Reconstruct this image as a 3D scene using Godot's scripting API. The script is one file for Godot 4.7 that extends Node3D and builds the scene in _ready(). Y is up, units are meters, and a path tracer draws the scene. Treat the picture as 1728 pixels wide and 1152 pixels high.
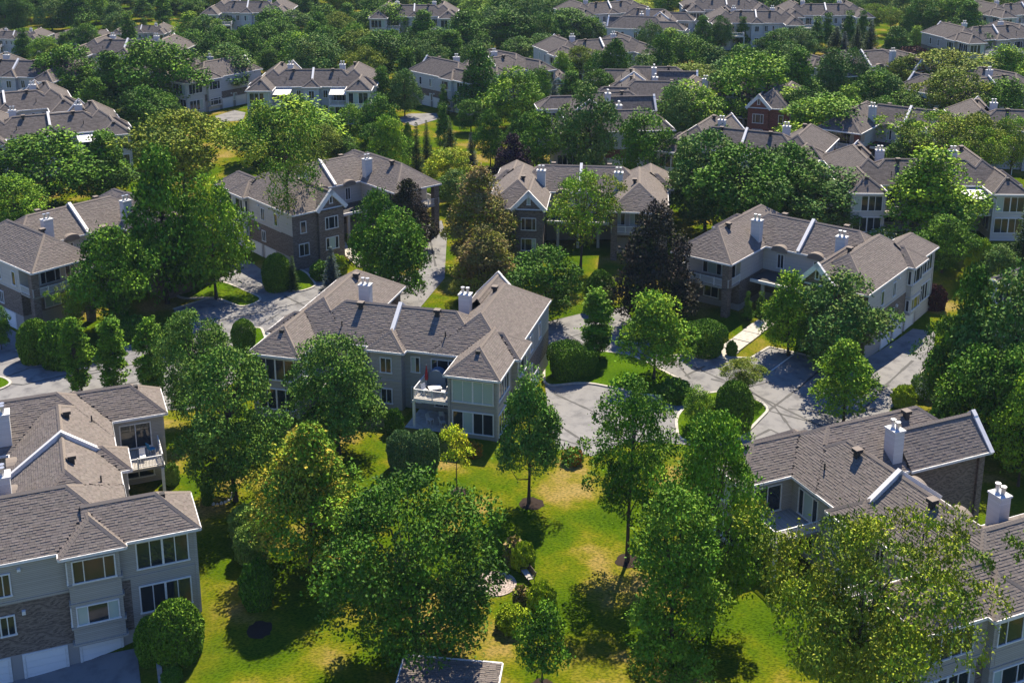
extends Node3D
# A neighbourhood of townhouse blocks among trees, seen from the air. x right, y up, -z away from the camera, metres.

const W := 27.0
const EAVE := 7.4
const CAM := Vector3(0, 57.4, 0)
var rng := RandomNumberGenerator.new()
var M := {}
var taken := {}
var house_rects := []

class MB:
	var v := PackedVector3Array()
	var n := PackedVector3Array()
	var c := PackedColorArray()
	var tint := Color(1, 1, 1)
	func tri(a: Vector3, b: Vector3, d: Vector3) -> void:
		var nn := (b - a).cross(d - a).normalized()
		v.append(a); v.append(d); v.append(b)
		for i in 3:
			n.append(nn); c.append(tint)
	func quad(a: Vector3, b: Vector3, d: Vector3, e: Vector3) -> void:
		var nn := (d - a).cross(e - b).normalized()
		v.append(a); v.append(d); v.append(b); v.append(a); v.append(e); v.append(d)
		for i in 6:
			n.append(nn); c.append(tint)
	func hexa(p: Array) -> void:   # 0-3 the lower ring seen from above counter-clockwise, 4-7 the upper
		quad(p[3], p[2], p[1], p[0]); quad(p[4], p[5], p[6], p[7])
		for i in 4:
			var j := (i + 1) % 4
			quad(p[i], p[j], p[j + 4], p[i + 4])
	func box(x0: float, x1: float, y0: float, y1: float, z0: float, z1: float) -> void:
		var a := minf(x0, x1); var b := maxf(x0, x1); var e := minf(z0, z1); var f := maxf(z0, z1)
		hexa([Vector3(a, y0, f), Vector3(b, y0, f), Vector3(b, y0, e), Vector3(a, y0, e), Vector3(a, y1, f), Vector3(b, y1, f), Vector3(b, y1, e), Vector3(a, y1, e)])
	func bar(p: Vector3, q: Vector3, wide: float, high: float) -> void:   # a straight bar of rectangular section, its top face along p-q
		var d := (q - p).normalized()
		var s := d.cross(Vector3.UP)
		if s.length() < 0.01:
			s = Vector3.RIGHT
		s = s.normalized() * wide * 0.5
		var u := s.cross(d).normalized() * high
		hexa([p - s - u, p + s - u, q + s - u, q - s - u, p - s, p + s, q + s, q - s])
	func tube(p: Vector3, q: Vector3, r0: float, r1: float, sides := 6) -> void:
		var d := (q - p).normalized()
		var s := d.cross(Vector3(0.31, 0.2, 0.93)).normalized()
		var u := d.cross(s)
		for i in sides:
			var a := TAU * i / sides; var b := TAU * (i + 1) / sides
			var e := s * cos(a) + u * sin(a); var f := s * cos(b) + u * sin(b)
			quad(p + e * r0, p + f * r0, q + f * r1, q + e * r1)
	func disc(p: Vector3, r: float, sides := 10) -> void:
		for i in sides:
			var a := TAU * i / sides; var b := TAU * (i + 1) / sides
			tri(p, p + Vector3(cos(b), 0, sin(b)) * r, p + Vector3(cos(a), 0, sin(a)) * r)
	func mesh(mat: Material) -> ArrayMesh:
		var m := ArrayMesh.new()
		var a := []
		a.resize(Mesh.ARRAY_MAX)
		a[Mesh.ARRAY_VERTEX] = v; a[Mesh.ARRAY_NORMAL] = n; a[Mesh.ARRAY_COLOR] = c
		m.add_surface_from_arrays(Mesh.PRIMITIVE_TRIANGLES, a)
		m.surface_set_material(0, mat)
		return m

func numbered(called: String) -> String:
	if not taken.has(called):
		taken[called] = 0
		return called
	taken[called] += 1
	return "%s_%03d" % [called, taken[called]]

func put(mb: MB, called: String, mat: Material, parent: Node3D) -> MeshInstance3D:
	var o := MeshInstance3D.new()
	o.mesh = mb.mesh(mat)
	o.name = called
	parent.add_child(o, true)
	return o

func top(called: String, at: Vector3, turn: float, label: String, category: String, group := "") -> Node3D:
	var o := Node3D.new()
	o.name = numbered(called)
	add_child(o)
	o.position = at
	o.rotation.y = turn
	o.set_meta("label", label); o.set_meta("category", category)
	if group != "":
		o.set_meta("group", group)
	return o

func setting(mb: MB, called: String, mat: Material, kind := "structure") -> MeshInstance3D:
	var o := MeshInstance3D.new()
	o.mesh = mb.mesh(mat)
	o.name = numbered(called)
	add_child(o)
	o.set_meta("kind", kind)
	return o

# ---------------------------------------------------------------- materials
func srgb(r: float, g: float, b: float) -> Color:
	return Color(r, g, b).linear_to_srgb()

func noise_tex(freq: float, stops: Array, octaves := 4, size := 512, seed_ := 1, normal := false, bump := 4.0) -> NoiseTexture2D:
	var f := FastNoiseLite.new()
	f.noise_type = FastNoiseLite.TYPE_SIMPLEX_SMOOTH
	f.frequency = freq; f.fractal_octaves = octaves; f.seed = seed_; f.fractal_gain = 0.6
	var t := NoiseTexture2D.new()
	t.width = size; t.height = size; t.seamless = true; t.noise = f; t.generate_mipmaps = false
	if normal:
		t.as_normal_map = true; t.bump_strength = bump
	else:
		var g := Gradient.new()
		var off := PackedFloat32Array(); var col := PackedColorArray()
		for s in stops:
			off.append(s[0]); col.append(srgb(s[1], s[2], s[3]))
		g.offsets = off; g.colors = col
		t.color_ramp = g
	return t

func mat(r: float, g: float, b: float, rough := 0.85, spec := 0.4) -> StandardMaterial3D:
	var m := StandardMaterial3D.new()
	m.albedo_color = srgb(r, g, b)
	m.roughness = rough
	m.metallic_specular = spec
	return m

func tex(m: StandardMaterial3D, t: Texture2D, metres: float, world := false) -> StandardMaterial3D:
	m.albedo_texture = t
	m.uv1_triplanar = true
	m.uv1_world_triplanar = world
	m.uv1_scale = Vector3.ONE / metres
	return m

func rows_tex(period: int, line: int, size: int, dark: float, seed_: int, jitter: float, joint := 0) -> ImageTexture:
	# horizontal laps or courses with a thin darker joint; fine, under a pixel or two from the camera
	var r := RandomNumberGenerator.new()
	r.seed = seed_
	var im := Image.create(size, size, false, Image.FORMAT_RGB8)
	var rows := size / period
	for k in rows:
		var cuts := joint if joint > 0 else size
		var shift := (k % 2) * cuts / 2
		for x in size:
			var id := int((x + shift) / cuts) % maxi(1, size / cuts)
			var tone := 0.9 + jitter * (float(hash(Vector2i(k, id)) % 1000) / 1000.0 - 0.5)
			for y in period:
				var t := tone + r.randf_range(-0.03, 0.03)
				if y < line or (joint > 0 and (x + shift) % cuts < line):
					t *= dark
				im.set_pixel(x, k * period + y, Color(t, t, t))
	return ImageTexture.create_from_image(im)

func materials() -> void:
	var grain := noise_tex(0.09, [[0.0, 0.62, 0.62, 0.62], [0.5, 0.85, 0.85, 0.85], [1.0, 1.0, 1.0, 1.0]], 3, 512, 3)
	M.shingle = tex(mat(1, 1, 1, 0.93, 0.25), grain, 3.0)
	M.shingle.vertex_color_use_as_albedo = true
	M.underlay = mat(0.055, 0.047, 0.042, 0.95, 0.2)
	M.roof_far = tex(mat(0.148, 0.13, 0.121, 0.93, 0.25), rows_tex(8, 2, 256, 0.66, 5, 0.34, 32), 4.2)
	M.cap = tex(mat(0.23, 0.195, 0.165, 0.92, 0.25), grain, 2.0)
	M.white = tex(mat(0.72, 0.715, 0.70, 0.5, 0.4), noise_tex(0.05, [[0.0, 0.8, 0.79, 0.77], [1.0, 1.0, 1.0, 1.0]], 3, 256, 8), 4.0)
	M.siding = tex(mat(0.44, 0.41, 0.36, 0.75), rows_tex(16, 2, 256, 0.72, 6, 0.06), 2.4)
	M.siding_pale = tex(mat(0.60, 0.60, 0.59, 0.7), rows_tex(16, 2, 256, 0.75, 6, 0.06), 2.4)
	M.siding_cream = tex(mat(0.58, 0.55, 0.50, 0.7), rows_tex(16, 2, 256, 0.75, 6, 0.06), 2.4)
	M.brick = tex(mat(0.21, 0.165, 0.135, 0.9), rows_tex(8, 1, 256, 0.8, 7, 0.4, 24), 2.4)
	M.brick_red = tex(mat(0.24, 0.085, 0.06, 0.9), rows_tex(8, 1, 256, 0.85, 7, 0.4, 24), 2.4)
	M.base = tex(mat(0.36, 0.34, 0.32, 0.9), grain, 2.0)
	M.concrete = tex(mat(0.42, 0.395, 0.35, 0.9), noise_tex(0.02, [[0.0, 0.6, 0.58, 0.55], [0.5, 0.9, 0.9, 0.88], [1.0, 1.0, 1.0, 1.0]], 5, 512, 12), 6.0, true)
	M.glass = mat(0.018, 0.024, 0.03, 0.06, 0.6)
	M.blind = mat(0.34, 0.42, 0.38, 0.16, 0.55)
	M.dark = mat(0.03, 0.028, 0.027, 0.7, 0.4)
	M.steel = mat(0.55, 0.56, 0.58, 0.35, 0.5)
	M.steel.metallic = 0.8
	M.chimney = tex(mat(0.62, 0.62, 0.61, 0.75), rows_tex(16, 1, 256, 0.85, 9, 0.05), 2.4)
	M.garage = mat(0.7, 0.7, 0.69, 0.45)
	M.deck = tex(mat(0.42, 0.39, 0.35, 0.8), rows_tex(16, 2, 256, 0.5, 10, 0.15), 2.2)
	M.flatroof = tex(mat(0.06, 0.055, 0.052, 0.95), grain, 2.0)
	M.asphalt = tex(mat(0.205, 0.202, 0.2, 0.97, 0.12), noise_tex(0.01, [[0.0, 0.5, 0.5, 0.52], [0.4, 0.82, 0.82, 0.82], [0.55, 0.94, 0.94, 0.93], [1.0, 1.0, 0.99, 0.97]], 6, 1024, 14), 26.0, true)
	M.seal = mat(0.05, 0.05, 0.05, 0.8, 0.4)
	M.line = mat(0.62, 0.61, 0.58, 0.8)
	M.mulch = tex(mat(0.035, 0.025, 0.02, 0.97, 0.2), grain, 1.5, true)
	M.paver = tex(mat(0.42, 0.35, 0.31, 0.9), grain, 1.1, true)
	M.paver.vertex_color_use_as_albedo = true
	M.bark = tex(mat(0.075, 0.06, 0.048, 0.95, 0.2), grain, 1.2)
	M.wood = mat(0.09, 0.055, 0.035, 0.6)
	M.red = mat(0.25, 0.012, 0.015, 0.8)
	M.bluecloth = mat(0.09, 0.13, 0.17, 0.8)
	M.blueseat = mat(0.02, 0.2, 0.36, 0.5)
	M.stone = tex(mat(0.45, 0.42, 0.38, 0.9), grain, 1.0)
	M.leaf = mat(1, 1, 1, 0.6, 0.18)
	M.leaf.vertex_color_use_as_albedo = true
	M.leaf.backlight = Color(0.62, 0.68, 0.14)
	M.petal = mat(1, 1, 1, 0.7, 0.3)
	M.petal.vertex_color_use_as_albedo = true
	# lawn: broad patches of lush and sun-dried turf, over a fine grain of blades
	M.lawn = tex(mat(1, 1, 1, 1.0, 0.04), noise_tex(0.0045, [[0.0, 0.035, 0.075, 0.003], [0.36, 0.062, 0.105, 0.004], [0.52, 0.105, 0.125, 0.006], [0.64, 0.165, 0.15, 0.018], [0.78, 0.235, 0.175, 0.05], [1.0, 0.27, 0.2, 0.075]], 7, 1024, 21), 52.0, true)
	M.lawn.detail_enabled = true
	M.lawn.detail_blend_mode = BaseMaterial3D.BLEND_MODE_MUL
	M.lawn.detail_uv_layer = BaseMaterial3D.DETAIL_UV_2
	M.lawn.uv2_triplanar = true; M.lawn.uv2_world_triplanar = true
	M.lawn.uv2_scale = Vector3(1.0 / 9.0, 1.0 / 9.0, 1.0 / 5.0)
	M.lawn.detail_albedo = noise_tex(0.022, [[0.0, 0.25, 0.3, 0.25], [0.42, 0.62, 0.68, 0.6], [0.6, 1.0, 0.97, 0.92], [1.0, 1.0, 1.0, 1.0]], 6, 1024, 23)
	M.lush = M.lawn.duplicate()
	M.lush.albedo_texture = noise_tex(0.008, [[0.0, 0.038, 0.088, 0.004], [0.5, 0.065, 0.125, 0.005], [1.0, 0.125, 0.155, 0.01]], 5, 512, 31)

# ---------------------------------------------------------------- the lie of the land
const CONTROL := [
	[-4.8, -106.4, 1.00, 8.0],
	[-13.7, -104.3, 0.90, 9.0],
	[1.9, -96.7, 0.90, 9.0],
	[9.5, -88.5, 0.80, 9.0],
	[-8.0, -88.5, 0.80, 9.0],
	[-18.5, -93.0, 0.80, 8.0],
	[-24.0, -90.6, 0.60, 7.0],
	[1.6, -77.3, 0.60, 9.0],
	[20.1, -83.0, 0.70, 8.0],
	[-19.5, -78.4, 0.30, 7.0],
	[-33.0, -78.3, -2.70, 5.5],
	[-29.6, -79.0, -2.70, 5.0],
	[-36.3, -77.7, -2.80, 6.0],
	[-23.3, -84.2, 0.90, 4.0],
	[6.4, -118.6, -0.60, 7.0],
	[4.9, -142.2, -0.80, 7.0],
	[10.0, -141.7, -0.60, 7.0],
	[16.9, -125.1, -0.20, 7.0],
	[26.6, -139.7, 0.20, 7.0],
	[21.1, -118.8, 0.00, 7.0],
	[28.9, -125.8, -0.50, 7.0],
	[31.8, -118.6, -0.60, 7.0],
	[48.6, -139.8, -1.40, 7.0],
	[52.1, -143.9, -1.50, 7.0],
	[39.8, -122.3, -1.00, 8.0],
	[27.4, -136.0, 0.20, 6.0],
	[-60.9, -138.2, -1.50, 8.0],
	[-54.8, -129.6, -1.50, 8.0],
	[-41.8, -129.4, -1.40, 9.0],
	[-38.7, -136.2, -1.40, 8.0],
	[-33.1, -143.4, -1.30, 8.0],
	[-29.0, -154.0, -1.40, 8.0],
	[-38.5, -161.3, -1.50, 8.0],
	[-33.4, -156.3, -1.40, 7.0],
	[-26.0, -167.1, -0.90, 7.0],
	[-12.7, -172.4, -0.90, 8.0],
	[-20.6, -164.8, -1.00, 7.0],
	[-47.0, -162.3, -1.00, 8.0],
	[-36.1, -123.4, -0.80, 5.0],
	[-32.3, -113.8, 0.40, 6.0],
	[-32.6, -108.2, 0.70, 5.0],
]
const GX0 := -360.0
const GZ0 := -24.0
const CELL := 4.0
const NX := 180
const NZ := 150
var land := PackedFloat32Array()

func smooth_height(x: float, z: float) -> float:
	var sw := 0.06; var sh := 0.0
	for k in CONTROL:
		var d2: float = (x - k[0]) * (x - k[0]) + (z - k[1]) * (z - k[1])
		if d2 < 1600.0:
			var w := exp(-d2 / (2.0 * k[3] * k[3]))
			sw += w; sh += w * k[2]
	return sh / sw

func survey() -> void:
	land.resize((NX + 1) * (NZ + 1))
	for j in NZ + 1:
		for i in NX + 1:
			land[j * (NX + 1) + i] = smooth_height(GX0 + i * CELL, GZ0 - j * CELL)

func corner(i: int, j: int) -> Vector3:
	return Vector3(GX0 + i * CELL, land[j * (NX + 1) + i], GZ0 - j * CELL)

func ground_at(x: float, z: float) -> float:
	var fi := (x - GX0) / CELL; var fj := (GZ0 - z) / CELL
	var i := int(floor(fi)); var j := int(floor(fj))
	if i < 0 or j < 0 or i >= NX or j >= NZ:
		return 0.0
	var a := fi - i; var b := fj - j
	var r := NX + 1
	var h00 := land[j * r + i]; var h10 := land[j * r + i + 1]; var h01 := land[(j + 1) * r + i]; var h11 := land[(j + 1) * r + i + 1]
	if a + b <= 1.0:
		return h00 + (h10 - h00) * a + (h01 - h00) * b
	return h11 + (h01 - h11) * (1.0 - a) + (h10 - h11) * (1.0 - b)

func ground_sheet() -> void:
	var mb := MB.new()
	for j in NZ:
		for i in NX:
			mb.tri(corner(i, j), corner(i + 1, j), corner(i, j + 1))
			mb.tri(corner(i + 1, j), corner(i + 1, j + 1), corner(i, j + 1))
	var x0 := GX0; var x1 := GX0 + NX * CELL; var z0 := GZ0; var z1 := GZ0 - NZ * CELL; var far := 4000.0
	mb.quad(Vector3(-far, 0, 400), Vector3(far, 0, 400), Vector3(far, 0, z0), Vector3(-far, 0, z0))
	mb.quad(Vector3(-far, 0, z1), Vector3(far, 0, z1), Vector3(far, 0, -far), Vector3(-far, 0, -far))
	mb.quad(Vector3(-far, 0, z0), Vector3(x0, 0, z0), Vector3(x0, 0, z1), Vector3(-far, 0, z1))
	mb.quad(Vector3(x1, 0, z0), Vector3(far, 0, z0), Vector3(far, 0, z1), Vector3(x1, 0, z1))
	var o := setting(mb, "ground", M.lawn)
	o.set_meta("label", "grass ground with lush and sun-dried patches")

func drape(mb: MB, poly: PackedVector2Array, lift: float) -> void:   # a sheet that follows the land, cut out along poly (x, z)
	var lo := poly[0]; var hi := poly[0]
	for p in poly:
		lo = lo.min(p); hi = hi.max(p)
	var i0 := maxi(0, int((lo.x - GX0) / CELL)); var i1 := mini(NX - 1, int((hi.x - GX0) / CELL))
	var j0 := maxi(0, int((GZ0 - hi.y) / CELL)); var j1 := mini(NZ - 1, int((GZ0 - lo.y) / CELL))
	for j in range(j0, j1 + 1):
		for i in range(i0, i1 + 1):
			var a := Vector2(GX0 + i * CELL, GZ0 - j * CELL); var b := a + Vector2(CELL, 0); var d := a + Vector2(0, -CELL); var e := b + Vector2(0, -CELL)
			for t in [PackedVector2Array([a, b, d]), PackedVector2Array([b, e, d])]:
				for piece in Geometry2D.intersect_polygons(t, poly):
					var ids := Geometry2D.triangulate_polygon(piece)
					for k in range(0, ids.size(), 3):
						var q := []
						for m in 3:
							var p2: Vector2 = piece[ids[k + m]]
							q.append(Vector3(p2.x, ground_at(p2.x, p2.y) + lift, p2.y))
						if (q[1] - q[0]).cross(q[2] - q[0]).y < 0:
							mb.tri(q[0], q[2], q[1])
						else:
							mb.tri(q[0], q[1], q[2])

func rounded(points: Array, steps := 6) -> PackedVector2Array:   # closed outline with softened corners
	var out := PackedVector2Array()
	var m := points.size()
	for i in m:
		var p := Vector2(points[i][0], points[i][1]); var a := Vector2(points[(i + m - 1) % m][0], points[(i + m - 1) % m][1]); var b := Vector2(points[(i + 1) % m][0], points[(i + 1) % m][1])
		var r := minf(2.2, minf(p.distance_to(a), p.distance_to(b)) * 0.45)
		var s := p + (a - p).normalized() * r; var e := p + (b - p).normalized() * r
		for k in steps + 1:
			var t := float(k) / steps
			out.append(s.lerp(p, t).lerp(p.lerp(e, t), t))
	return out

func kerb_round(poly: PackedVector2Array, lift: float) -> void:
	var mb := MB.new()
	var m := poly.size()
	for i in m:
		var a := poly[i]; var b := poly[(i + 1) % m]
		var parts := maxi(1, int(a.distance_to(b) / 1.5))
		for k in parts:
			var p := a.lerp(b, float(k) / parts); var q := a.lerp(b, float(k + 1) / parts)
			if p.distance_to(q) < 0.02:
				continue
			mb.bar(Vector3(p.x, ground_at(p.x, p.y) + lift, p.y), Vector3(q.x, ground_at(q.x, q.y) + lift, q.y), 0.3, 0.3)
	setting(mb, "kerb", M.concrete)

func strip(mb: MB, points: Array, wide: float, lift: float) -> void:
	for i in points.size() - 1:
		var a := Vector2(points[i][0], points[i][1]); var b := Vector2(points[i + 1][0], points[i + 1][1])
		var parts := maxi(1, int(a.distance_to(b) / 1.0))
		for k in parts:
			var p := a.lerp(b, float(k) / parts); var q := a.lerp(b, float(k + 1) / parts)
			var s := (q - p).orthogonal().normalized() * wide * 0.5 * rng.randf_range(0.6, 1.3)
			mb.quad(Vector3(p.x + s.x, ground_at(p.x + s.x, p.y + s.y) + lift, p.y + s.y), Vector3(p.x - s.x, ground_at(p.x - s.x, p.y - s.y) + lift, p.y - s.y), Vector3(q.x - s.x, ground_at(q.x - s.x, q.y - s.y) + lift, q.y - s.y), Vector3(q.x + s.x, ground_at(q.x + s.x, q.y + s.y) + lift, q.y + s.y))

# ---------------------------------------------------------------- houses
# A block stands in its own frame: u along the garden front (0 to 27), v from the garden front to the entrance side (0 to 23).
# Local x = u, local z = -v.
class Hip:
	var u0: float; var u1: float; var v0: float; var v1: float; var t: float; var y: float
	var g := true; var e := true; var l := true; var r := true   # which edges slope: garden, entrance, left, right
	func _init(a: float, b: float, c: float, d: float, pitch := 0.72, eave := 7.4) -> void:
		u0 = minf(a, b); u1 = maxf(a, b); v0 = c; v1 = d; t = pitch; y = eave
	func half() -> float:
		var a := (u1 - u0) * (0.5 if (l and r) else 1.0) if (l or r) else 1e6
		var b := (v1 - v0) * (0.5 if (g and e) else 1.0) if (g or e) else 1e6
		return minf(a, b)
	func at(u: float, v: float) -> float:
		if u < u0 - 0.001 or u > u1 + 0.001 or v < v0 - 0.001 or v > v1 + 0.001:
			return -99.0
		var d := half()
		if l: d = minf(d, u - u0)
		if r: d = minf(d, u1 - u)
		if g: d = minf(d, v - v0)
		if e: d = minf(d, v1 - v)
		return y + d * t

class House:
	var node: Node3D
	var hips: Array = []
	var flip := false
	var near := false
	var lit := []   # which of the four sides the camera can see
	func mu(u: float) -> float:
		return 27.0 - u if flip else u
	func mn(side: String) -> String:
		if flip and side == "l": return "r"
		if flip and side == "r": return "l"
		return side
	func roof_y(u: float, v: float) -> float:
		var h := -99.0
		for k in hips: h = maxf(h, k.at(u, v))
		return h

func face_box(mb: MB, side: String, pos: float, a0: float, a1: float, y0: float, y1: float, d0: float, d1: float) -> void:
	match side:
		"g": mb.box(a0, a1, y0, y1, -(pos - d1), -(pos - d0))
		"e": mb.box(a0, a1, y0, y1, -(pos + d0), -(pos + d1))
		"l": mb.box(pos - d1, pos - d0, y0, y1, -a0, -a1)
		"r": mb.box(pos + d0, pos + d1, y0, y1, -a0, -a1)

func window(h: House, side: String, pos: float, mid: float, y0: float, wide: float, high: float, panes: int, blinds := false) -> void:
	# mid and pos in the unflipped plan
	if side == "g" or side == "e":
		mid = h.mu(mid)
	else:
		pos = h.mu(pos)
	side = h.mn(side)
	if not h.lit.has(side):
		return
	var f := MB.new()
	var a0 := mid - wide * 0.5; var a1 := mid + wide * 0.5; var y1 := y0 + high; var b := 0.1
	face_box(f, side, pos, a0 - b, a1 + b, y1, y1 + b, 0.0, 0.1)
	face_box(f, side, pos, a0 - b - 0.05, a1 + b + 0.05, y0 - b, y0, 0.0, 0.14)
	face_box(f, side, pos, a0 - b, a0, y0, y1, 0.0, 0.1)
	face_box(f, side, pos, a1, a1 + b, y0, y1, 0.0, 0.1)
	var step := wide / panes
	var cut := []
	for i in panes + 1:
		cut.append(a0 + i * step)
	if panes == 3:
		cut = [a0, a0 + wide * 0.25, a0 + wide * 0.75, a1]
	for i in range(1, panes):
		var bar := 0.16 if (panes == 4 and i == 2) else 0.07
		face_box(f, side, pos, cut[i] - bar * 0.5, cut[i] + bar * 0.5, y0, y1, 0.0, 0.09)
	var w := put(f, "window", M.white, h.node)
	for i in panes:
		var p := MB.new()
		face_box(p, side, pos, cut[i] + 0.02, cut[i + 1] - 0.02, y0 + 0.01, y1 - 0.01, 0.01, 0.035)
		put(p, "pane", M.blind if (blinds or rng.randf() < 0.12) else M.glass, w)

func garage(h: House, side: String, pos: float, mid: float, floor_y: float) -> void:
	pos = h.mu(pos)
	side = h.mn(side)
	if not h.lit.has(side):
		return
	var f := MB.new()
	face_box(f, side, pos, mid - 1.6, mid - 1.4, floor_y, floor_y + 2.35, 0.0, 0.1)
	face_box(f, side, pos, mid + 1.4, mid + 1.6, floor_y, floor_y + 2.35, 0.0, 0.1)
	face_box(f, side, pos, mid - 1.4, mid + 1.4, floor_y + 2.2, floor_y + 2.35, 0.0, 0.1)
	var o := put(f, "garage_door", M.white, h.node)
	for k in 4:
		var p := MB.new()
		face_box(p, side, pos, mid - 1.39, mid + 1.39, floor_y + k * 0.55, floor_y + k * 0.55 + 0.535, 0.01, 0.05)
		face_box(p, side, pos, mid - 1.2, mid - 0.1, floor_y + k * 0.55 + 0.1, floor_y + k * 0.55 + 0.43, 0.04, 0.058)
		face_box(p, side, pos, mid + 0.1, mid + 1.2, floor_y + k * 0.55 + 0.1, floor_y + k * 0.55 + 0.43, 0.04, 0.058)
		put(p, "panel", M.garage, o)

func roof_faces(k: Hip) -> Array:   # each: [edge, run along, start, end, hip at start, hip at end]
	var out := []
	if k.l: out.append(["l", k.v0, k.v1, k.g, k.e])
	if k.r: out.append(["r", k.v0, k.v1, k.g, k.e])
	if k.g: out.append(["g", k.u0, k.u1, k.l, k.r])
	if k.e: out.append(["e", k.u0, k.u1, k.l, k.r])
	return out

func on_face(k: Hip, edge: String, along: float, s: float, lift: float) -> Vector3:
	var y := k.y + s * k.t + lift
	match edge:
		"l": return Vector3(k.u0 + s, y, -along)
		"r": return Vector3(k.u1 - s, y, -along)
		"g": return Vector3(along, y, -(k.v0 + s))
	return Vector3(along, y, -(k.v1 - s))

func out_quad(mb: MB, a: Vector3, b: Vector3, c: Vector3, d: Vector3) -> void:   # wound so that it looks upwards
	if (c - a).cross(d - b).y < 0:
		mb.quad(d, c, b, a)
	else:
		mb.quad(a, b, c, d)

func shingle_roof(h: House) -> void:
	var under := MB.new(); var sh := MB.new(); var cap := MB.new(); var trim := MB.new()
	for hi in h.hips.size():
		var k: Hip = h.hips[hi]
		var half := k.half()
		for f in roof_faces(k):
			var edge: String = f[0]
			var sa := 1.0 if f[3] else 0.0; var sb := 1.0 if f[4] else 0.0
			var drop := -0.03 - 0.012 * hi
			var tgt := under if h.near else sh
			tgt.tint = Color(1, 1, 1)
			out_quad(tgt, on_face(k, edge, f[1], 0, drop), on_face(k, edge, f[2], 0, drop), on_face(k, edge, f[2] - sb * half, half, drop), on_face(k, edge, f[1] + sa * half, half, drop))
			# fascia and gutter along the eave
			var p := on_face(k, edge, f[1], 0, 0.03); var q := on_face(k, edge, f[2], 0, 0.03)
			trim.bar(p, q, 0.14, 0.22)
			if not h.near:
				continue
			var step := 0.175
			var s := 0.0
			while s < half:
				var s1 := minf(s + step + 0.03, half)
				var a: float = f[1] + sa * s; var b: float = f[2] - sb * s
				var x := a - rng.randf_range(0.0, 0.6)
				while x < b:
					var x1 := x + rng.randf_range(0.22, 0.5)
					var e0 := maxf(x, a); var e1 := minf(x1, b)
					x = x1 + 0.012
					if e1 - e0 < 0.03:
						continue
					var mid := on_face(k, edge, (e0 + e1) * 0.5, (s + s1) * 0.5, 0.0)
					var hidden := false
					for hj in h.hips.size():
						if hj != hi:
							var oh: float = h.hips[hj].at(mid.x, -mid.z)
							if oh > mid.y + 0.04 or (absf(oh - mid.y) <= 0.04 and hj < hi):
								hidden = true
								break
					if hidden:
						continue
					var lift := 0.05 if rng.randf() < 0.5 else 0.026
					var tone := 1.0 + rng.randf_range(-0.13, 0.13)
					sh.tint = Color(0.176 * tone, 0.153 * tone, 0.137 * tone)
					var t0 := minf(e0 + sa * (s1 - s), e1); var t1 := maxf(e1 - sb * (s1 - s), e0)
					if e0 > a + sa * (s1 - s): t0 = e0
					if e1 < b - sb * (s1 - s): t1 = e1
					var A := on_face(k, edge, e0, s, lift); var B := on_face(k, edge, e1, s, lift)
					var C := on_face(k, edge, t1, s1, 0.006); var D := on_face(k, edge, t0, s1, 0.006)
					out_quad(sh, A, B, C, D)
					var dn := Vector3(0, -lift - 0.02, 0)
					if edge == "g" or edge == "r":
						sh.quad(A + dn, B + dn, B, A)
					else:
						sh.quad(B + dn, A + dn, A, B)
				s += step
		# soffit
		under.tint = Color(1, 1, 1)
		under.quad(Vector3(k.u0, k.y - 0.16, -k.v1), Vector3(k.u1, k.y - 0.16, -k.v1), Vector3(k.u1, k.y - 0.16, -k.v0), Vector3(k.u0, k.y - 0.16, -k.v0))
		# ridge and hip caps
		var lines := []
		var um := (k.u0 + k.u1) * 0.5; var vm := (k.v0 + k.v1) * 0.5
		var top_y := k.y + half * k.t
		if k.l and k.r and (k.u1 - k.u0) * 0.5 <= half + 0.01:
			var ra := k.v0 + (half if k.g else 0.0); var rb := k.v1 - (half if k.e else 0.0)
			lines.append([Vector3(um, top_y, -ra), Vector3(um, top_y, -rb)])
			if k.g:
				lines.append([Vector3(k.u0, k.y, -k.v0), Vector3(um, top_y, -ra)]); lines.append([Vector3(k.u1, k.y, -k.v0), Vector3(um, top_y, -ra)])
			if k.e:
				lines.append([Vector3(k.u0, k.y, -k.v1), Vector3(um, top_y, -rb)]); lines.append([Vector3(k.u1, k.y, -k.v1), Vector3(um, top_y, -rb)])
		else:
			var ra := k.u0 + (half if k.l else 0.0); var rb := k.u1 - (half if k.r else 0.0)
			lines.append([Vector3(ra, top_y, -vm), Vector3(rb, top_y, -vm)])
			if k.l:
				lines.append([Vector3(k.u0, k.y, -k.v0), Vector3(ra, top_y, -vm)]); lines.append([Vector3(k.u0, k.y, -k.v1), Vector3(ra, top_y, -vm)])
			if k.r:
				lines.append([Vector3(k.u1, k.y, -k.v0), Vector3(rb, top_y, -vm)]); lines.append([Vector3(k.u1, k.y, -k.v1), Vector3(rb, top_y, -vm)])
		for ln in lines:
			var p: Vector3 = ln[0]; var q: Vector3 = ln[1]
			var len := p.distance_to(q)
			if len < 0.3:
				continue
			var cnt := int(len / (0.3 if h.near else 1.2)) + 1
			for i in cnt:
				var a := p.lerp(q, float(i) / cnt); var b := p.lerp(q, (i + 1.0) / cnt)
				var m := (a + b) * 0.5
				var hidden := false
				for hj in h.hips.size():
					if hj != hi and h.hips[hj].at(m.x, -m.z) > m.y - 0.06:
						hidden = true
						break
				if hidden:
					continue
				var d := (b - a).normalized()
				var sd := d.cross(Vector3.UP).normalized() * 0.2
				var la := Vector3(0, 0.12, 0); var lb := Vector3(0, 0.1, 0); var low := Vector3(0, -0.06, 0)
				out_quad(cap, a + la, b + lb, b + sd + low, a + sd + low)
				out_quad(cap, a + la, b + lb, b - sd + low, a - sd + low)
	var ro := put(under, "roof", M.underlay, h.node)
	var so := put(sh, "shingles", M.shingle if h.near else M.roof_far, ro)
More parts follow.
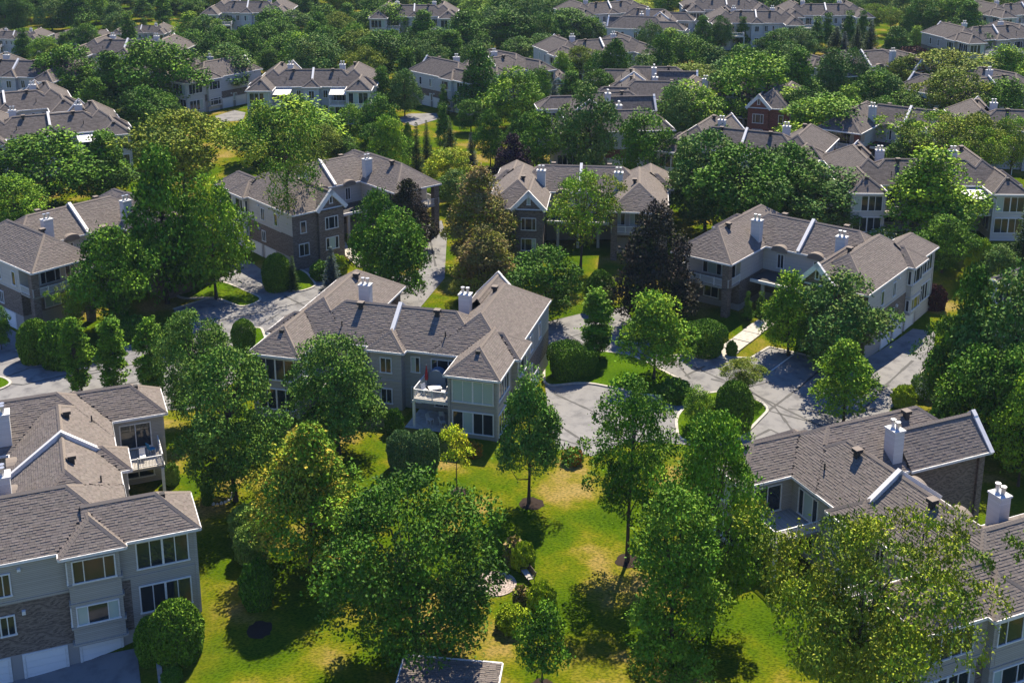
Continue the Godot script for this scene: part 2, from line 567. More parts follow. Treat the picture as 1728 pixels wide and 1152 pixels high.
	so.set_meta("kind", "stuff")
	var cpo := put(cap, "ridge_cap", M.cap, ro)
	cpo.set_meta("kind", "stuff")
	put(trim, "gutter", M.white, ro)

func wall_run(mb: MB, pts: Array, y0: float, y1: float) -> void:
	for i in pts.size() - 1:
		var a: Vector2 = pts[i]; var b: Vector2 = pts[i + 1]
		mb.quad(Vector3(a.x, y0, -a.y), Vector3(b.x, y0, -b.y), Vector3(b.x, y1, -b.y), Vector3(a.x, y1, -a.y))

func railing(h: House, pts: Array, y: float, glass := false) -> void:   # pts: (u, v) corners in the unflipped plan
	var rails := MB.new(); var bal := MB.new()
	for i in pts.size() - 1:
		var a := Vector3(h.mu(pts[i].x), y, -pts[i].y); var b := Vector3(h.mu(pts[i + 1].x), y, -pts[i + 1].y)
		rails.bar(a + Vector3(0, 1.02, 0), b + Vector3(0, 1.02, 0), 0.1, 0.07)
		rails.bar(a + Vector3(0, 0.17, 0), b + Vector3(0, 0.17, 0), 0.07, 0.06)
		var posts := maxi(1, int(a.distance_to(b) / 1.9))
		for j in posts + 1:
			var p := a.lerp(b, float(j) / posts)
			rails.box(p.x - 0.055, p.x + 0.055, y, y + 1.08, p.z - 0.055, p.z + 0.055)
		var count := int(a.distance_to(b) / 0.13)
		for j in range(1, count):
			var p := a.lerp(b, float(j) / count)
			bal.box(p.x - 0.018, p.x + 0.018, y + 0.12, y + 0.98, p.z - 0.018, p.z + 0.018)
	var o := put(rails, "railing", M.white, h.node)
	if h.near:
		var s := put(bal, "balusters", M.white, o)
		s.set_meta("kind", "stuff")
	else:
		put(bal, "balusters", M.white, o)

func house(x: float, z: float, deg: float, gable_left: bool, near: bool, style: int, label: String, floor_y := -1.5, lot := 1.0) -> Node3D:
	var h := House.new()
	h.node = top("townhouse", Vector3(x, 0, z), -deg_to_rad(deg), label, "house", "townhouse blocks")
	h.node.scale = Vector3.ONE * lot
	h.near = near
	h.flip = not gable_left
	var a := deg_to_rad(deg)
	var ud := Vector2(cos(a), sin(a)); var vd := Vector2(sin(a), -cos(a))
	var mid := Vector2(x, z) + ud * 13.5 * lot + vd * 11.5 * lot
	house_rects.append([mid, ud, 14.3 * lot, 12.6 * lot])
	var to_cam := (-mid).normalized()
	for s in [["g", -vd], ["e", vd], ["l", -ud], ["r", ud]]:
		if to_cam.dot(s[1]) > -0.12:
			h.lit.append(s[0])
	var siding: Material = [M.siding, M.siding_pale, M.siding_cream, M.siding_pale][style]
	var bricks: Material = [M.brick, M.brick, M.brick, M.brick_red][style]
	# --- roof
	var ws := 5.8
	h.hips.append(Hip.new(0.3, 9.0, 4.9, 23.0))
	h.hips.append(Hip.new(18.0, 26.7, 4.9, 23.0))
	h.hips.append(Hip.new(3.0, 24.0, 4.92, 13.5))
	var k := Hip.new(0.0, ws, 0.0, 8.4); k.e = false
	h.hips.append(k)
	k = Hip.new(W - ws, W, 0.0, 8.4); k.e = false
	h.hips.append(k)
	k = Hip.new(11.4, 15.6, 4.0, 8.0); k.e = false
	h.hips.append(k)
	for s in [0, 1]:   # bays on the two ends
		k = Hip.new(-0.6 if s == 0 else 22.6, 4.4 if s == 0 else 27.6, 5.5, 10.3, 0.72)
		if s == 0: k.r = false
		else: k.l = false
		h.hips.append(k)
	# the gable on the entrance side
	k = Hip.new(h.mu(4.1), h.mu(9.2), 14.5, 23.35, 1.0)
	k.e = false; k.g = false
	h.hips.append(k)
	shingle_roof(h)
	# --- walls
	var gable_v := 22.55
	var sid := MB.new(); var brk := MB.new(); var bas := MB.new()
	var L := func(u: float, v: float) -> Vector2: return Vector2(h.mu(u), v)
	var pts := [L.call(0.45, 5.4), L.call(0.45, 0.45), L.call(5.35, 0.45), L.call(5.35, 5.4), L.call(11.8, 5.4), L.call(11.8, 4.4), L.call(15.2, 4.4), L.call(15.2, 5.4), L.call(21.65, 5.4), L.call(21.65, 0.45), L.call(26.55, 0.45), L.call(26.55, 5.4)]
	var deep := 19.4   # the wing without the gable steps back behind a balcony
	var rest := [L.call(26.55, 5.4), L.call(26.55, deep), L.call(18.5, deep), L.call(18.5, 13.0), L.call(8.5, 13.0)]
	var front := [L.call(8.5, 13.0), L.call(8.5, 22.5), L.call(0.45, 22.5)]
	var side_l := [L.call(0.45, 22.5), L.call(0.45, 5.4)]
	if h.flip:
		for r in [pts, rest, front, side_l]:
			r.reverse()
	var low := -4.5
	wall_run(sid, pts, low, EAVE - 0.1)
	wall_run(sid, rest, 4.1, EAVE - 0.1)
	wall_run(sid, side_l, 4.1, EAVE - 0.1)
	wall_run(brk, front, low, EAVE - 0.1)
	wall_run(brk, rest, floor_y + 2.4, 4.1)
	wall_run(brk, side_l, floor_y + 2.4, 4.1)
	wall_run(bas, rest, low, floor_y + 2.4)
	wall_run(bas, side_l, low, floor_y + 2.4)
	put(sid, "siding_wall", siding, h.node)
	put(brk, "brick_wall", bricks, h.node)
	put(bas, "base_wall", M.base, h.node)
	for e in [["l", 0.45], ["r", 26.55]]:
		var band := MB.new()
		face_box(band, h.mn(e[0]), h.mu(e[1]), 0.6, 19.3, 4.0, 4.2, 0.0, 0.06)
		put(band, "trim_band", siding, h.node)
	for su in [0.45, 21.65]:
		var band := MB.new()
		face_box(band, "g", 0.45, su, su + 4.9, 4.0, 4.15, 0.0, 0.05)
		put(band, "trim_band", siding, h.node)
	for cu in [0.45, 5.35, 21.65, 26.55]:
		var band := MB.new()
		band.box(cu - 0.12, cu + 0.12, -2.0, EAVE - 0.12, -0.33, -0.57)
		put(band, "corner_board", siding, h.node)
	# --- gable wall with its raised white verge
	var gw := MB.new()
	var g0 := h.mu(4.55); var g1 := h.mu(8.75); var gm := (g0 + g1) * 0.5
	gw.box(g0, g1, low, EAVE, -22.4, -23.0)
	var ga := minf(g0, g1); var gb := maxf(g0, g1)
	var apex := EAVE + (gb - ga) * 0.5
	for vv in [-23.0]:
		gw.tri(Vector3(gb, EAVE, vv), Vector3(ga, EAVE, vv), Vector3(gm, apex, vv))
		gw.tri(Vector3(ga, EAVE, -22.4), Vector3(gb, EAVE, -22.4), Vector3(gm, apex, -22.4))
	put(gw, "gable_wall", bricks, h.node)
	var verge := MB.new()
	verge.bar(Vector3(ga - 0.6, EAVE + 0.0, -23.2), Vector3(gm, apex + 0.75, -23.2), 0.42, 0.6)
	verge.bar(Vector3(gm, apex + 0.75, -23.2), Vector3(gb + 0.6, EAVE + 0.0, -23.2), 0.42, 0.6)
	put(verge, "verge", M.white, h.node)
	window(h, "e", 23.0, 6.65, 4.3, 2.0, 1.7, 3)
	window(h, "e", 23.0, 6.65, 1.2, 2.0, 1.7, 3)
	window(h, "e", 23.0, 6.65, EAVE + 0.7, 0.35, 1.0, 1)
	window(h, "e", 22.5, 2.2, 1.0, 1.5, 1.7, 2)
	window(h, "e", 22.5, 2.2, 4.4, 0.8, 1.6, 1)
	# --- party wall standing proud of the roof
	var pw := MB.new()
	var ridge := Vector3(13.5, EAVE + 4.29 * 0.72 + 0.45, -9.21)
	pw.bar(Vector3(13.5, EAVE + 0.3, -4.75), ridge, 0.42, 0.75)
	pw.bar(ridge, Vector3(13.5, EAVE + 0.3, -13.65), 0.42, 0.75)
	put(pw, "party_wall", M.white, h.node)
	# --- chimneys, roof vents, pipes
	for c in [[7.7, 13.7], [19.3, 13.7]]:
		var ch := MB.new()
		var cu: float = c[0]; var cv: float = c[1]
		var cy: float = h.roof_y(cu, cv)
		ch.box(cu - 0.62, cu + 0.62, 5.5, 10.7, -cv + 0.5, -cv - 0.5)
		ch.box(cu - 0.7, cu + 0.7, 10.7, 10.84, -cv + 0.58, -cv - 0.58)
		var co := put(ch, "chimney", M.chimney, h.node)
		for d in [-0.28, 0.28]:
			var fl := MB.new()
			fl.tube(Vector3(cu + d, 10.8, -cv), Vector3(cu + d, 11.4, -cv), 0.16, 0.16, 9)
			fl.tube(Vector3(cu + d, 11.4, -cv), Vector3(cu + d, 11.55, -cv), 0.22, 0.22, 9)
			fl.disc(Vector3(cu + d, 11.55, -cv), 0.22, 9)
			put(fl, "flue", M.steel, co)
	for c in [[9.2, 8.6], [17.8, 8.6], [5.3, 17.0], [21.7, 17.0]]:
		var cy: float = h.roof_y(c[0], c[1])
		var vb := MB.new()
		vb.box(c[0] - 0.2, c[0] + 0.2, cy - 0.25, cy + 0.42, -c[1] + 0.2, -c[1] - 0.2)
		vb.box(c[0] - 0.33, c[0] + 0.33, cy + 0.42, cy + 0.68, -c[1] + 0.33, -c[1] - 0.33)
		var vo := put(vb, "roof_vent", M.dark, h.node)
		var vt := MB.new()
		vt.box(c[0] - 0.35, c[0] + 0.35, cy + 0.68, cy + 0.72, -c[1] + 0.35, -c[1] - 0.35)
		put(vt, "cap", M.cap, vo)
	for c in [[7.8, 6.6], [19.3, 6.6], [2.9, 2.4], [24.1, 2.4]]:
		var cy: float = h.roof_y(c[0], c[1])
		var vp := MB.new()
		if c[1] > 5.0:
			vp.tube(Vector3(c[0], cy - 0.2, -c[1]), Vector3(c[0], cy + 0.6, -c[1]), 0.07, 0.07, 7)
			vp.disc(Vector3(c[0], cy + 0.6, -c[1]), 0.07, 7)
		else:
			vp.box(c[0] - 0.22, c[0] + 0.22, cy - 0.3, cy + 0.22, -c[1] + 0.2, -c[1] - 0.2)
		put(vp, "roof_pipe", M.dark, h.node)
	# --- bays on the ends, garages below
	for e in [["l", 0.45], ["r", 26.55]]:
		var sd: String = h.mn(e[0]); var pos: float = h.mu(e[1])
		if not h.lit.has(sd):
			continue
		var bay := MB.new()
		face_box(bay, sd, pos, 6.05, 9.75, floor_y + 2.55, EAVE - 0.1, 0.0, 0.62)
		for yy in [floor_y + 2.4, 3.0, 3.55, 6.0 - 2.35]:
			pass
		face_box(bay, sd, pos, 5.9, 9.9, floor_y + 2.42, floor_y + 2.62, 0.0, 0.74)
		face_box(bay, sd, pos, 5.93, 9.87, 1.12, 1.28, 0.0, 0.72)
		face_box(bay, sd, pos, 5.93, 9.87, 3.15, 3.3, 0.0, 0.7)
		face_box(bay, sd, pos, 5.93, 9.87, 4.72, 4.88, 0.0, 0.72)
		face_box(bay, sd, pos, 6.4, 9.4, 3.45, 4.55, 0.62, 0.65)
		face_box(bay, sd, pos, 6.4, 9.4, floor_y + 2.75, 1.0, 0.62, 0.65)
		var bo := put(bay, "bay", siding, h.node)
		var off := 0.62 if sd == "r" else -0.62
		var pu: float = e[1] + (0.62 if e[0] == "r" else -0.62)
		window(h, e[0], pu, 7.9, 5.0, 2.9, 1.75, 3)
		window(h, e[0], pu, 7.9, 1.45, 2.9, 1.45, 3)
		window(h, "e", 9.75, e[1] + (0.31 if e[0] == "r" else -0.31), 5.0, 0.34, 1.7, 1)
		window(h, "e", 9.75, e[1] + (0.31 if e[0] == "r" else -0.31), 1.45, 0.34, 1.4, 1)
		# sunroom end
		for yy in [[4.75, 2.15], [0.95, 2.2]]:
			window(h, e[0], e[1], 2.9, yy[0], 3.7, yy[1], 4)
		window(h, e[0], e[1], 14.2, 4.75, 0.9, 1.7, 2)
		window(h, e[0], e[1], 14.2, 1.5, 0.9, 1.5, 2)
		window(h, e[0], e[1], 18.0, 4.75, 0.8, 1.7, 1)
		for gv in [7.9, 11.9, 15.9]:
			garage(h, e[0], e[1], gv, floor_y)
		for lp in [[3.0, 3.3], [6.6, 6.8]]:
			var lamp := MB.new()
			face_box(lamp, sd, pos, 12.9, 13.15, lp[0], lp[1], 0.0, 0.25)
			put(lamp, "wall_lamp", M.white, h.node)
	# --- garden front
	for su in [2.9, 24.1]:
		window(h, "g", 0.45, su, 4.6, 4.1, 2.25, 4, near and h.mu(su) > 13.0)
		window(h, "g", 0.45, su, 1.3, 4.1, 2.2, 4)
	for e in [["r", 5.35, 1], ["l", 21.65, -1]]:
		window(h, e[0], e[1], 2.9, 4.3, 2.6, 2.3, 2)
		window(h, e[0], e[1], 2.9, 1.3, 2.6, 2.1, 2)
	for su in [7.6, 19.4]:
		window(h, "g", 5.4, su, 4.3, 2.4, 2.2, 3)
		window(h, "g", 5.4, su, 1.3, 1.8, 2.1, 2)
	for su in [10.6, 16.4]:
		window(h, "g", 5.4, su, 4.9, 0.85, 1.6, 2)
		window(h, "g", 5.4, su, 1.5, 0.85, 1.6, 2)
	window(h, "g", 4.4, 13.5, 4.95, 1.1, 1.55, 2)
	window(h, "g", 4.4, 13.5, 1.5, 1.1, 1.55, 2)
	if h.lit.has("g") or near:
		for e in [[5.35, 9.3, 1], [21.65, 17.7, -1]]:
			var dk := MB.new()
			var d0: float = h.mu(e[0]); var d1: float = h.mu(e[1])
			dk.box(d0, d1, 3.82, 4.08, -5.4, -0.9)
			put(dk, "balcony_floor", M.deck, h.node)
			var fr := MB.new()
			face_box(fr, "g", 0.9, minf(d0, d1), maxf(d0, d1), 3.75, 4.1, 0.0, 0.05)
			var pu: float = e[1]
			fr.box(h.mu(pu) - 0.13, h.mu(pu) + 0.13, low, 3.82, -0.95, -1.21)
			put(fr, "post", M.white, h.node)
			railing(h, [Vector2(e[0], 0.98), Vector2(e[1], 0.98), Vector2(e[1], 5.3)], 4.08)
		var sc := MB.new()   # privacy screens and patio below
		face_box(sc, "g", 4.4, 11.8, 15.2, 3.9, 4.1, 0.0, 0.08)
		put(sc, "trim_band", siding, h.node)
	# --- entrance court
	if h.lit.has("e") or near:
		var cn := MB.new()
		cn.box(h.mu(9.0), h.mu(18.0), 3.7, 3.95, -13.0, -17.2)
		var co := put(cn, "canopy", M.flatroof, h.node)
		var edge := MB.new()
		edge.box(h.mu(8.9), h.mu(18.1), 3.62, 4.02, -17.2, -17.38)
		put(edge, "fascia", M.white, co)
		for cu in [10.5, 13.5, 16.5]:
			var po := MB.new()
			po.box(h.mu(cu) - 0.2, h.mu(cu) + 0.2, low, 3.7, -16.6, -17.0)
			put(po, "column", siding, h.node)
		var dr := MB.new()
		face_box(dr, "e", 13.0, h.mu(13.5) - 1.0, h.mu(13.5) + 1.0, 0.5, 2.9, 0.0, 0.08)
		put(dr, "door", M.dark, h.node)
		for cu in [11.0, 16.0]:
			var eb := MB.new()
			var n := 8
			var cuf := h.mu(cu)
			for i in n:
				var t0 := PI * i / n; var t1 := PI * (i + 1) / n
				var p0 := Vector3(cuf + cos(t0) * 1.1, EAVE - 0.1 + sin(t0) * 0.6, 0); var p1 := Vector3(cuf + cos(t1) * 1.1, EAVE - 0.1 + sin(t1) * 0.6, 0)
				for pr_ in [[p0, p1]]:
					eb.quad(p0 + Vector3(0, 0, -13.75), p1 + Vector3(0, 0, -13.75), p1 + Vector3(0, 0, -11.2), p0 + Vector3(0, 0, -11.2))
					eb.quad(p0 + Vector3(0, -0.3, -13.75), p0 + Vector3(0, 0, -13.75), p1 + Vector3(0, 0, -13.75), p1 + Vector3(0, -0.3, -13.75))
					eb.quad(Vector3(p0.x, EAVE - 0.4, -13.6), p0 + Vector3(0, 0, -13.6), p1 + Vector3(0, 0, -13.6), Vector3(p1.x, EAVE - 0.4, -13.6))
			put(eb, "eyebrow_dormer", M.cap, h.node)
			window(h, "e", 13.0, cu, 4.7, 0.8, 1.8, 2)
		window(h, "e", deep, 22.5, 4.4, 2.6, 2.1, 3)
		window(h, "e", deep, 22.5, 1.2, 2.0, 1.8, 2)
		window(h, "e", deep, 19.8, 4.4, 1.2, 2.1, 2)
		var bl := MB.new()
		bl.box(h.mu(18.5), h.mu(26.55), 3.8, 4.08, -deep, -22.55)
		put(bl, "balcony_floor", M.deck, h.node)
		for cu in [18.5, 25.65]:
			var pl := MB.new()
			pl.box(h.mu(cu), h.mu(cu + 0.9), low, EAVE - 0.1, -21.65, -22.55)
			put(pl, "pillar", bricks, h.node)
		railing(h, [Vector2(26.5, deep), Vector2(26.5, 22.5), Vector2(18.55, 22.5), Vector2(18.55, deep)], 4.08)
	return h.node

func awning(hs: Node3D, u: float, v0: float, wide: float) -> void:   # white sheet roof over a balcony
	var mb := MB.new()
	for i in 8:
		var a := u + wide * i / 8.0
		mb.hexa([Vector3(a, 6.35, -v0), Vector3(a + wide / 8.0 - 0.03, 6.35, -v0), Vector3(a + wide / 8.0 - 0.03, 6.95, -5.3), Vector3(a, 6.95, -5.3), Vector3(a, 6.42, -v0), Vector3(a + wide / 8.0 - 0.03, 6.42, -v0), Vector3(a + wide / 8.0 - 0.03, 7.02, -5.3), Vector3(a, 7.02, -5.3)])
	mb.box(u, u + 0.08, 4.1, 6.36, -v0, -v0 - 0.08)
	mb.box(u + wide - 0.1, u + wide - 0.02, 4.1, 6.36, -v0, -v0 - 0.08)
	put(mb, "awning", M.white, hs)

# ---------------------------------------------------------------- trees
class Leaves:
	var v := PackedVector3Array()
	var n := PackedVector3Array()
	var c := PackedColorArray()
	var ix := PackedInt32Array()
	func leaf(p: Vector3, ax: Vector3, nn: Vector3, ln: float, wd: float, col: Color) -> void:
		var k := v.size()
		var sd := ax.cross(nn).normalized() * wd * 0.5
		var a := ax * ln * 0.5
		var bend := nn * ln * 0.1
		v.append(p - a - bend); v.append(p + sd); v.append(p + a - bend); v.append(p - sd)
		n.append(nn); n.append(nn); n.append(nn); n.append(nn)
		c.append(col); c.append(col); c.append(col); c.append(col)
		ix.append(k); ix.append(k + 2); ix.append(k + 1); ix.append(k); ix.append(k + 3); ix.append(k + 2)
	func mesh(mat: Material) -> ArrayMesh:
		var m := ArrayMesh.new()
		var a := []
		a.resize(Mesh.ARRAY_MAX)
		a[Mesh.ARRAY_VERTEX] = v; a[Mesh.ARRAY_NORMAL] = n; a[Mesh.ARRAY_COLOR] = c; a[Mesh.ARRAY_INDEX] = ix
		m.add_surface_from_arrays(Mesh.PRIMITIVE_TRIANGLES, a)
		m.surface_set_material(0, mat)
		return m

func rdir() -> Vector3:
	var y := rng.randf_range(-1, 1); var a := rng.randf() * TAU; var r := sqrt(1.0 - y * y)
	return Vector3(r * cos(a), y, r * sin(a))

func profile(shape: String, t: float) -> float:
	match shape:
		"oval": return pow(sin(PI * clampf(t * 0.9 + 0.06, 0, 1)), 0.65)
		"round": return sqrt(maxf(0.0, 1.0 - pow(2.0 * t - 1.0, 2.0)))
		"egg": return pow(maxf(0.0, 1.0 - t), 0.62) * minf(1.0, 0.55 + t * 3.0)
		"pyr": return pow(maxf(0.0, 1.0 - t), 0.8) * minf(1.0, 0.5 + t * 5.0)
		"col": return pow(sin(PI * clampf(t * 0.93 + 0.05, 0, 1)), 0.45)
		"vase": return minf(1.0, 0.22 + 1.15 * t) * sqrt(maxf(0.0, 1.0 - pow(maxf(0.0, (t - 0.55) / 0.45), 2.4)))
		"dome": return sqrt(maxf(0.0, 1.0 - t * t))
	return 1.0

# spec: h height, r crown radius, b crown base share, shape, n clumps, cr clump radius, sp sprays a clump, lv leaves a spray,
# ls leaf length, cols base colours, fill how far clumps reach inwards, droop, up how far sprays turn upwards
func broadleaf(s: Dictionary, seed_: int) -> Array:
	rng.seed = seed_
	var lf := Leaves.new()
	var tr := MB.new()
	var h: float = s.h; var R: float = s.r; var y0: float = h * s.b
	var cols: Array = s.cols
	var ls: float = s.ls
	var droop: float = s.droop
	var lift: float = s.get("lift", 0.0)
	var lvn: int = s.lv
	var flat: float = s.get("flat", 0.78)
	var lw: float = s.get("lw", 0.62)
	var ph1 := rng.randf() * TAU; var ph2 := rng.randf() * TAU; var ph3 := rng.randf() * TAU
	var lean := Vector3(rng.randf_range(-0.03, 0.03), 0, rng.randf_range(-0.03, 0.03)) * h
	var tw: float = s.get("trunk", h * 0.017)
	var fork := lerpf(y0, h, s.get("fork", 0.5))
	var spine := []
	for i in 7:
		var t := i / 6.0
		spine.append(Vector3(lean.x * t + sin(t * 5.0 + ph1) * 0.012 * h * t, t * fork, lean.z * t + cos(t * 4.0 + ph2) * 0.012 * h * t))
	for i in 6:
		tr.tube(spine[i], spine[i + 1], tw * (1.35 if i == 0 else lerpf(1.0, 0.45, i / 6.0)), tw * lerpf(1.0, 0.45, (i + 1) / 6.0), 8)
	var clumps := []
	var amp: float = s.get("lobe", 0.2)
	var i := 0
	var guard := 0
	while clumps.size() < s.n and guard < s.n * 40:
		guard += 1
		var t := rng.randf()
		if rng.randf() > profile(s.shape, t) + 0.12:
			continue
		var ang := i * 2.39996 + rng.randf_range(-0.5, 0.5)
		i += 1
		var lobe := 1.0 + amp * sin(3.0 * ang + ph1 + 4.0 * t) + amp * 0.7 * sin(5.0 * ang + ph2 - 7.0 * t) + amp * 0.5 * sin(9.0 * t + ph3)
		var edge := R * profile(s.shape, t) * lobe
		var f := sqrt(rng.randf_range(s.fill, 1.0))
		var rr: float = maxf(0.0, edge - s.cr * 0.5) * f
		clumps.append([Vector3(cos(ang) * rr, lerpf(y0 + s.cr * 0.4, h - s.cr * 0.6, t), sin(ang) * rr) + lean * (0.5 + 0.5 * t), f, t])
	for ci in clumps.size():
		var cl: Array = clumps[ci]
		var cp: Vector3 = cl[0]
		var outd: Vector3 = (Vector3(cp.x, 0, cp.z).normalized() * 0.9 + Vector3.UP * s.get("up", 0.45)).normalized()
		if cl[2] > 0.85:
			outd = (outd + Vector3.UP).normalized()
		var cr: float = s.cr * rng.randf_range(0.75, 1.45)
		if ci % s.get("limbs", 3) == 0:
			var from_y := clampf(cp.y - Vector2(cp.x, cp.z).length() * s.get("rise", 0.8), fork * 0.3, fork * 0.98)
			var k := from_y / fork
			var st: Vector3 = spine[mini(6, int(k * 6.0))]
			st.y = from_y
			var m1 := st.lerp(cp, 0.5) + Vector3(0, -0.06 * h * (1.0 - k), 0) + rdir() * 0.2
			var bw: float = tw * s.get("bw", 0.35)
			tr.tube(st, m1, bw, bw * 0.6, 5)
			tr.tube(m1, cp, bw * 0.6, bw * 0.2, 5)
		var base_col: Color = cols[rng.randi() % cols.size()]
		var tone := rng.randf_range(0.8, 1.2)
		# a lobe: most leaves on its upper, outer skin, the rest on twigs that break the outline
		var count: int = s.sp * lvn
		var twigs: float = s.get("twigs", 0.35)
		var j := 0
		while j < count:
			if rng.randf() < twigs * 0.25:
				var dir: Vector3 = (outd * 0.75 + rdir()).normalized()
				dir.y = dir.y * 0.8 + lift
				var base := cp + rdir() * cr * 0.5
				var ln: float = cr * rng.randf_range(0.6, 1.15)
				var col: Color = base_col if rng.randf() < 0.8 else cols[rng.randi() % cols.size()]
				for q in 6:
					var w: float = (q + rng.randf()) / 6.0
					var p: Vector3 = base + dir * ln * w + rdir() * ls * 0.5
					p.y -= droop * ln * w * w
					put_leaf(lf, p, (dir + rdir() * 0.9).normalized(), Vector3.UP * 0.75 + outd * 0.35 + rdir() * 0.8, ls, lw, col, tone)
				j += 6
				continue
			var d := rdir()
			if d.dot(outd) < -0.35 or d.y < -0.55:
				d = (d + outd * 0.9 + Vector3.UP * 0.3).normalized()
			var rad := cr * rng.randf_range(0.72, 1.04)
			var p2 := cp + Vector3(d.x * rad, d.y * rad * flat, d.z * rad)
			var c2: Color = base_col if rng.randf() < 0.85 else cols[rng.randi() % cols.size()]
			put_leaf(lf, p2, (d + rdir() * 1.2).normalized(), d * 0.9 + Vector3.UP * 0.35 + rdir() * 0.5, ls, lw, c2, tone)
			j += 1
	return [tr.mesh(M.bark), lf.mesh(M.leaf), h, R]

func put_leaf(lf: Leaves, p: Vector3, ax: Vector3, nn: Vector3, ls: float, lw: float, col: Color, tone: float) -> void:
	nn = (nn - ax * nn.dot(ax)).normalized()
	var l := ls * rng.randf_range(0.65, 1.3)
	var b := tone * rng.randf_range(0.75, 1.25)
	lf.leaf(p, ax, nn, l, l * lw, Color(col.r * b * rng.randf_range(0.85, 1.15), col.g * b, col.b * b))

func conifer(s: Dictionary, seed_: int) -> Array:
	rng.seed = seed_
	var lf := Leaves.new()
	var tr := MB.new()
	var h: float = s.h; var R: float = s.r
	tr.tube(Vector3.ZERO, Vector3(0, h * 0.95, 0), h * 0.018, 0.02, 7)
	var cols: Array = s.cols
	var y: float = h * s.b
	while y < h * 0.985:
		var t: float = (y - h * s.b) / (h * (1.0 - s.b))
		var r := R * pow(1.0 - t, 0.85) * rng.randf_range(0.8, 1.12) + 0.08
		var arms := 5 + int(7.0 * (1.0 - t))
		var turn := rng.randf() * TAU
		for a in arms:
			var ang := turn + TAU * a / arms + rng.randf_range(-0.25, 0.25)
			var d := Vector3(cos(ang), 0, sin(ang))
			var len := r * rng.randf_range(0.75, 1.1)
			var col: Color = cols[rng.randi() % cols.size()]
			var tone := rng.randf_range(0.75, 1.25)
			var steps := maxi(3, int(len / s.ls * 2.6))
			for q in steps:
				var w := (q + 0.6) / steps
				var c := Vector3(0, y - 0.28 * len * w + 0.16 * len * w * w * 1.6, 0) + d * len * w
				for side in [-1, 0, 1]:
					var sd: Vector3 = (d * 0.9 + d.cross(Vector3.UP) * side * 0.9 + rdir() * 0.35).normalized()
					var nn := (Vector3.UP + rdir() * 0.5).normalized()
					nn = (nn - sd * nn.dot(sd)).normalized()
					var l: float = s.ls * rng.randf_range(0.7, 1.2)
					var b := tone * rng.randf_range(0.75, 1.25)
					lf.leaf(c + sd * l * 0.4 + rdir() * 0.05, sd, nn, l, l * 0.36, Color(col.r * b, col.g * b, col.b * b))
		y += h * s.get("gap", 0.028)
	return [tr.mesh(M.bark), lf.mesh(M.leaf), h, R]

func clipped(s: Dictionary, seed_: int) -> Array:   # a sheared shrub: a dense skin of small leaves over twigs
	rng.seed = seed_
	var lf := Leaves.new()
	var tr := MB.new()
	var h: float = s.h; var R: float = s.r
	for i in 7:
		var a := TAU * i / 7.0
		tr.tube(Vector3(cos(a) * 0.08, 0, sin(a) * 0.08), Vector3(cos(a) * R * 0.3, h * 0.5, sin(a) * R * 0.3), 0.03, 0.01, 4)
	var cols: Array = s.cols
	var ph := rng.randf() * TAU
	for k in s.n:
		var d := rdir()
		var e: float = s.get("square", 2.0)
		var q := pow(pow(absf(d.x), e) + pow(absf(d.y), e) + pow(absf(d.z), e), -1.0 / e)
		var wob: float = 1.0 + s.rough * (sin(d.x * 7.0 + ph) * sin(d.z * 8.0 - ph) + 0.6 * sin(d.y * 11.0 + ph * 2.0 + d.x * 6.0))
		var dep := 1.0 - rng.randf() * rng.randf() * 0.45
		var p: Vector3 = Vector3(d.x * R, d.y * h * 0.5, d.z * R) * q * wob * dep
		if d.y < 0.0:
			var flat2 := Vector2(d.x, d.z).normalized() * R * (1.0 - 0.22 * d.y * d.y) * wob * dep
			p = Vector3(flat2.x, d.y * h * 0.5, flat2.y)
		p.y += h * 0.5
		var ax := (d + rdir() * 1.1).normalized()
		var nn := (d * 0.7 + Vector3.UP * 0.4 + rdir() * 0.7).normalized()
		nn = (nn - ax * nn.dot(ax)).normalized()
		var col: Color = cols[rng.randi() % cols.size()]
		var b := rng.randf_range(0.7, 1.3)
		var l: float = s.ls * rng.randf_range(0.7, 1.3)
		lf.leaf(p, ax, nn, l, l * 0.6, Color(col.r * b, col.g * b, col.b * b))
	return [tr.mesh(M.bark), lf.mesh(M.leaf), h, R]

var protos := {}

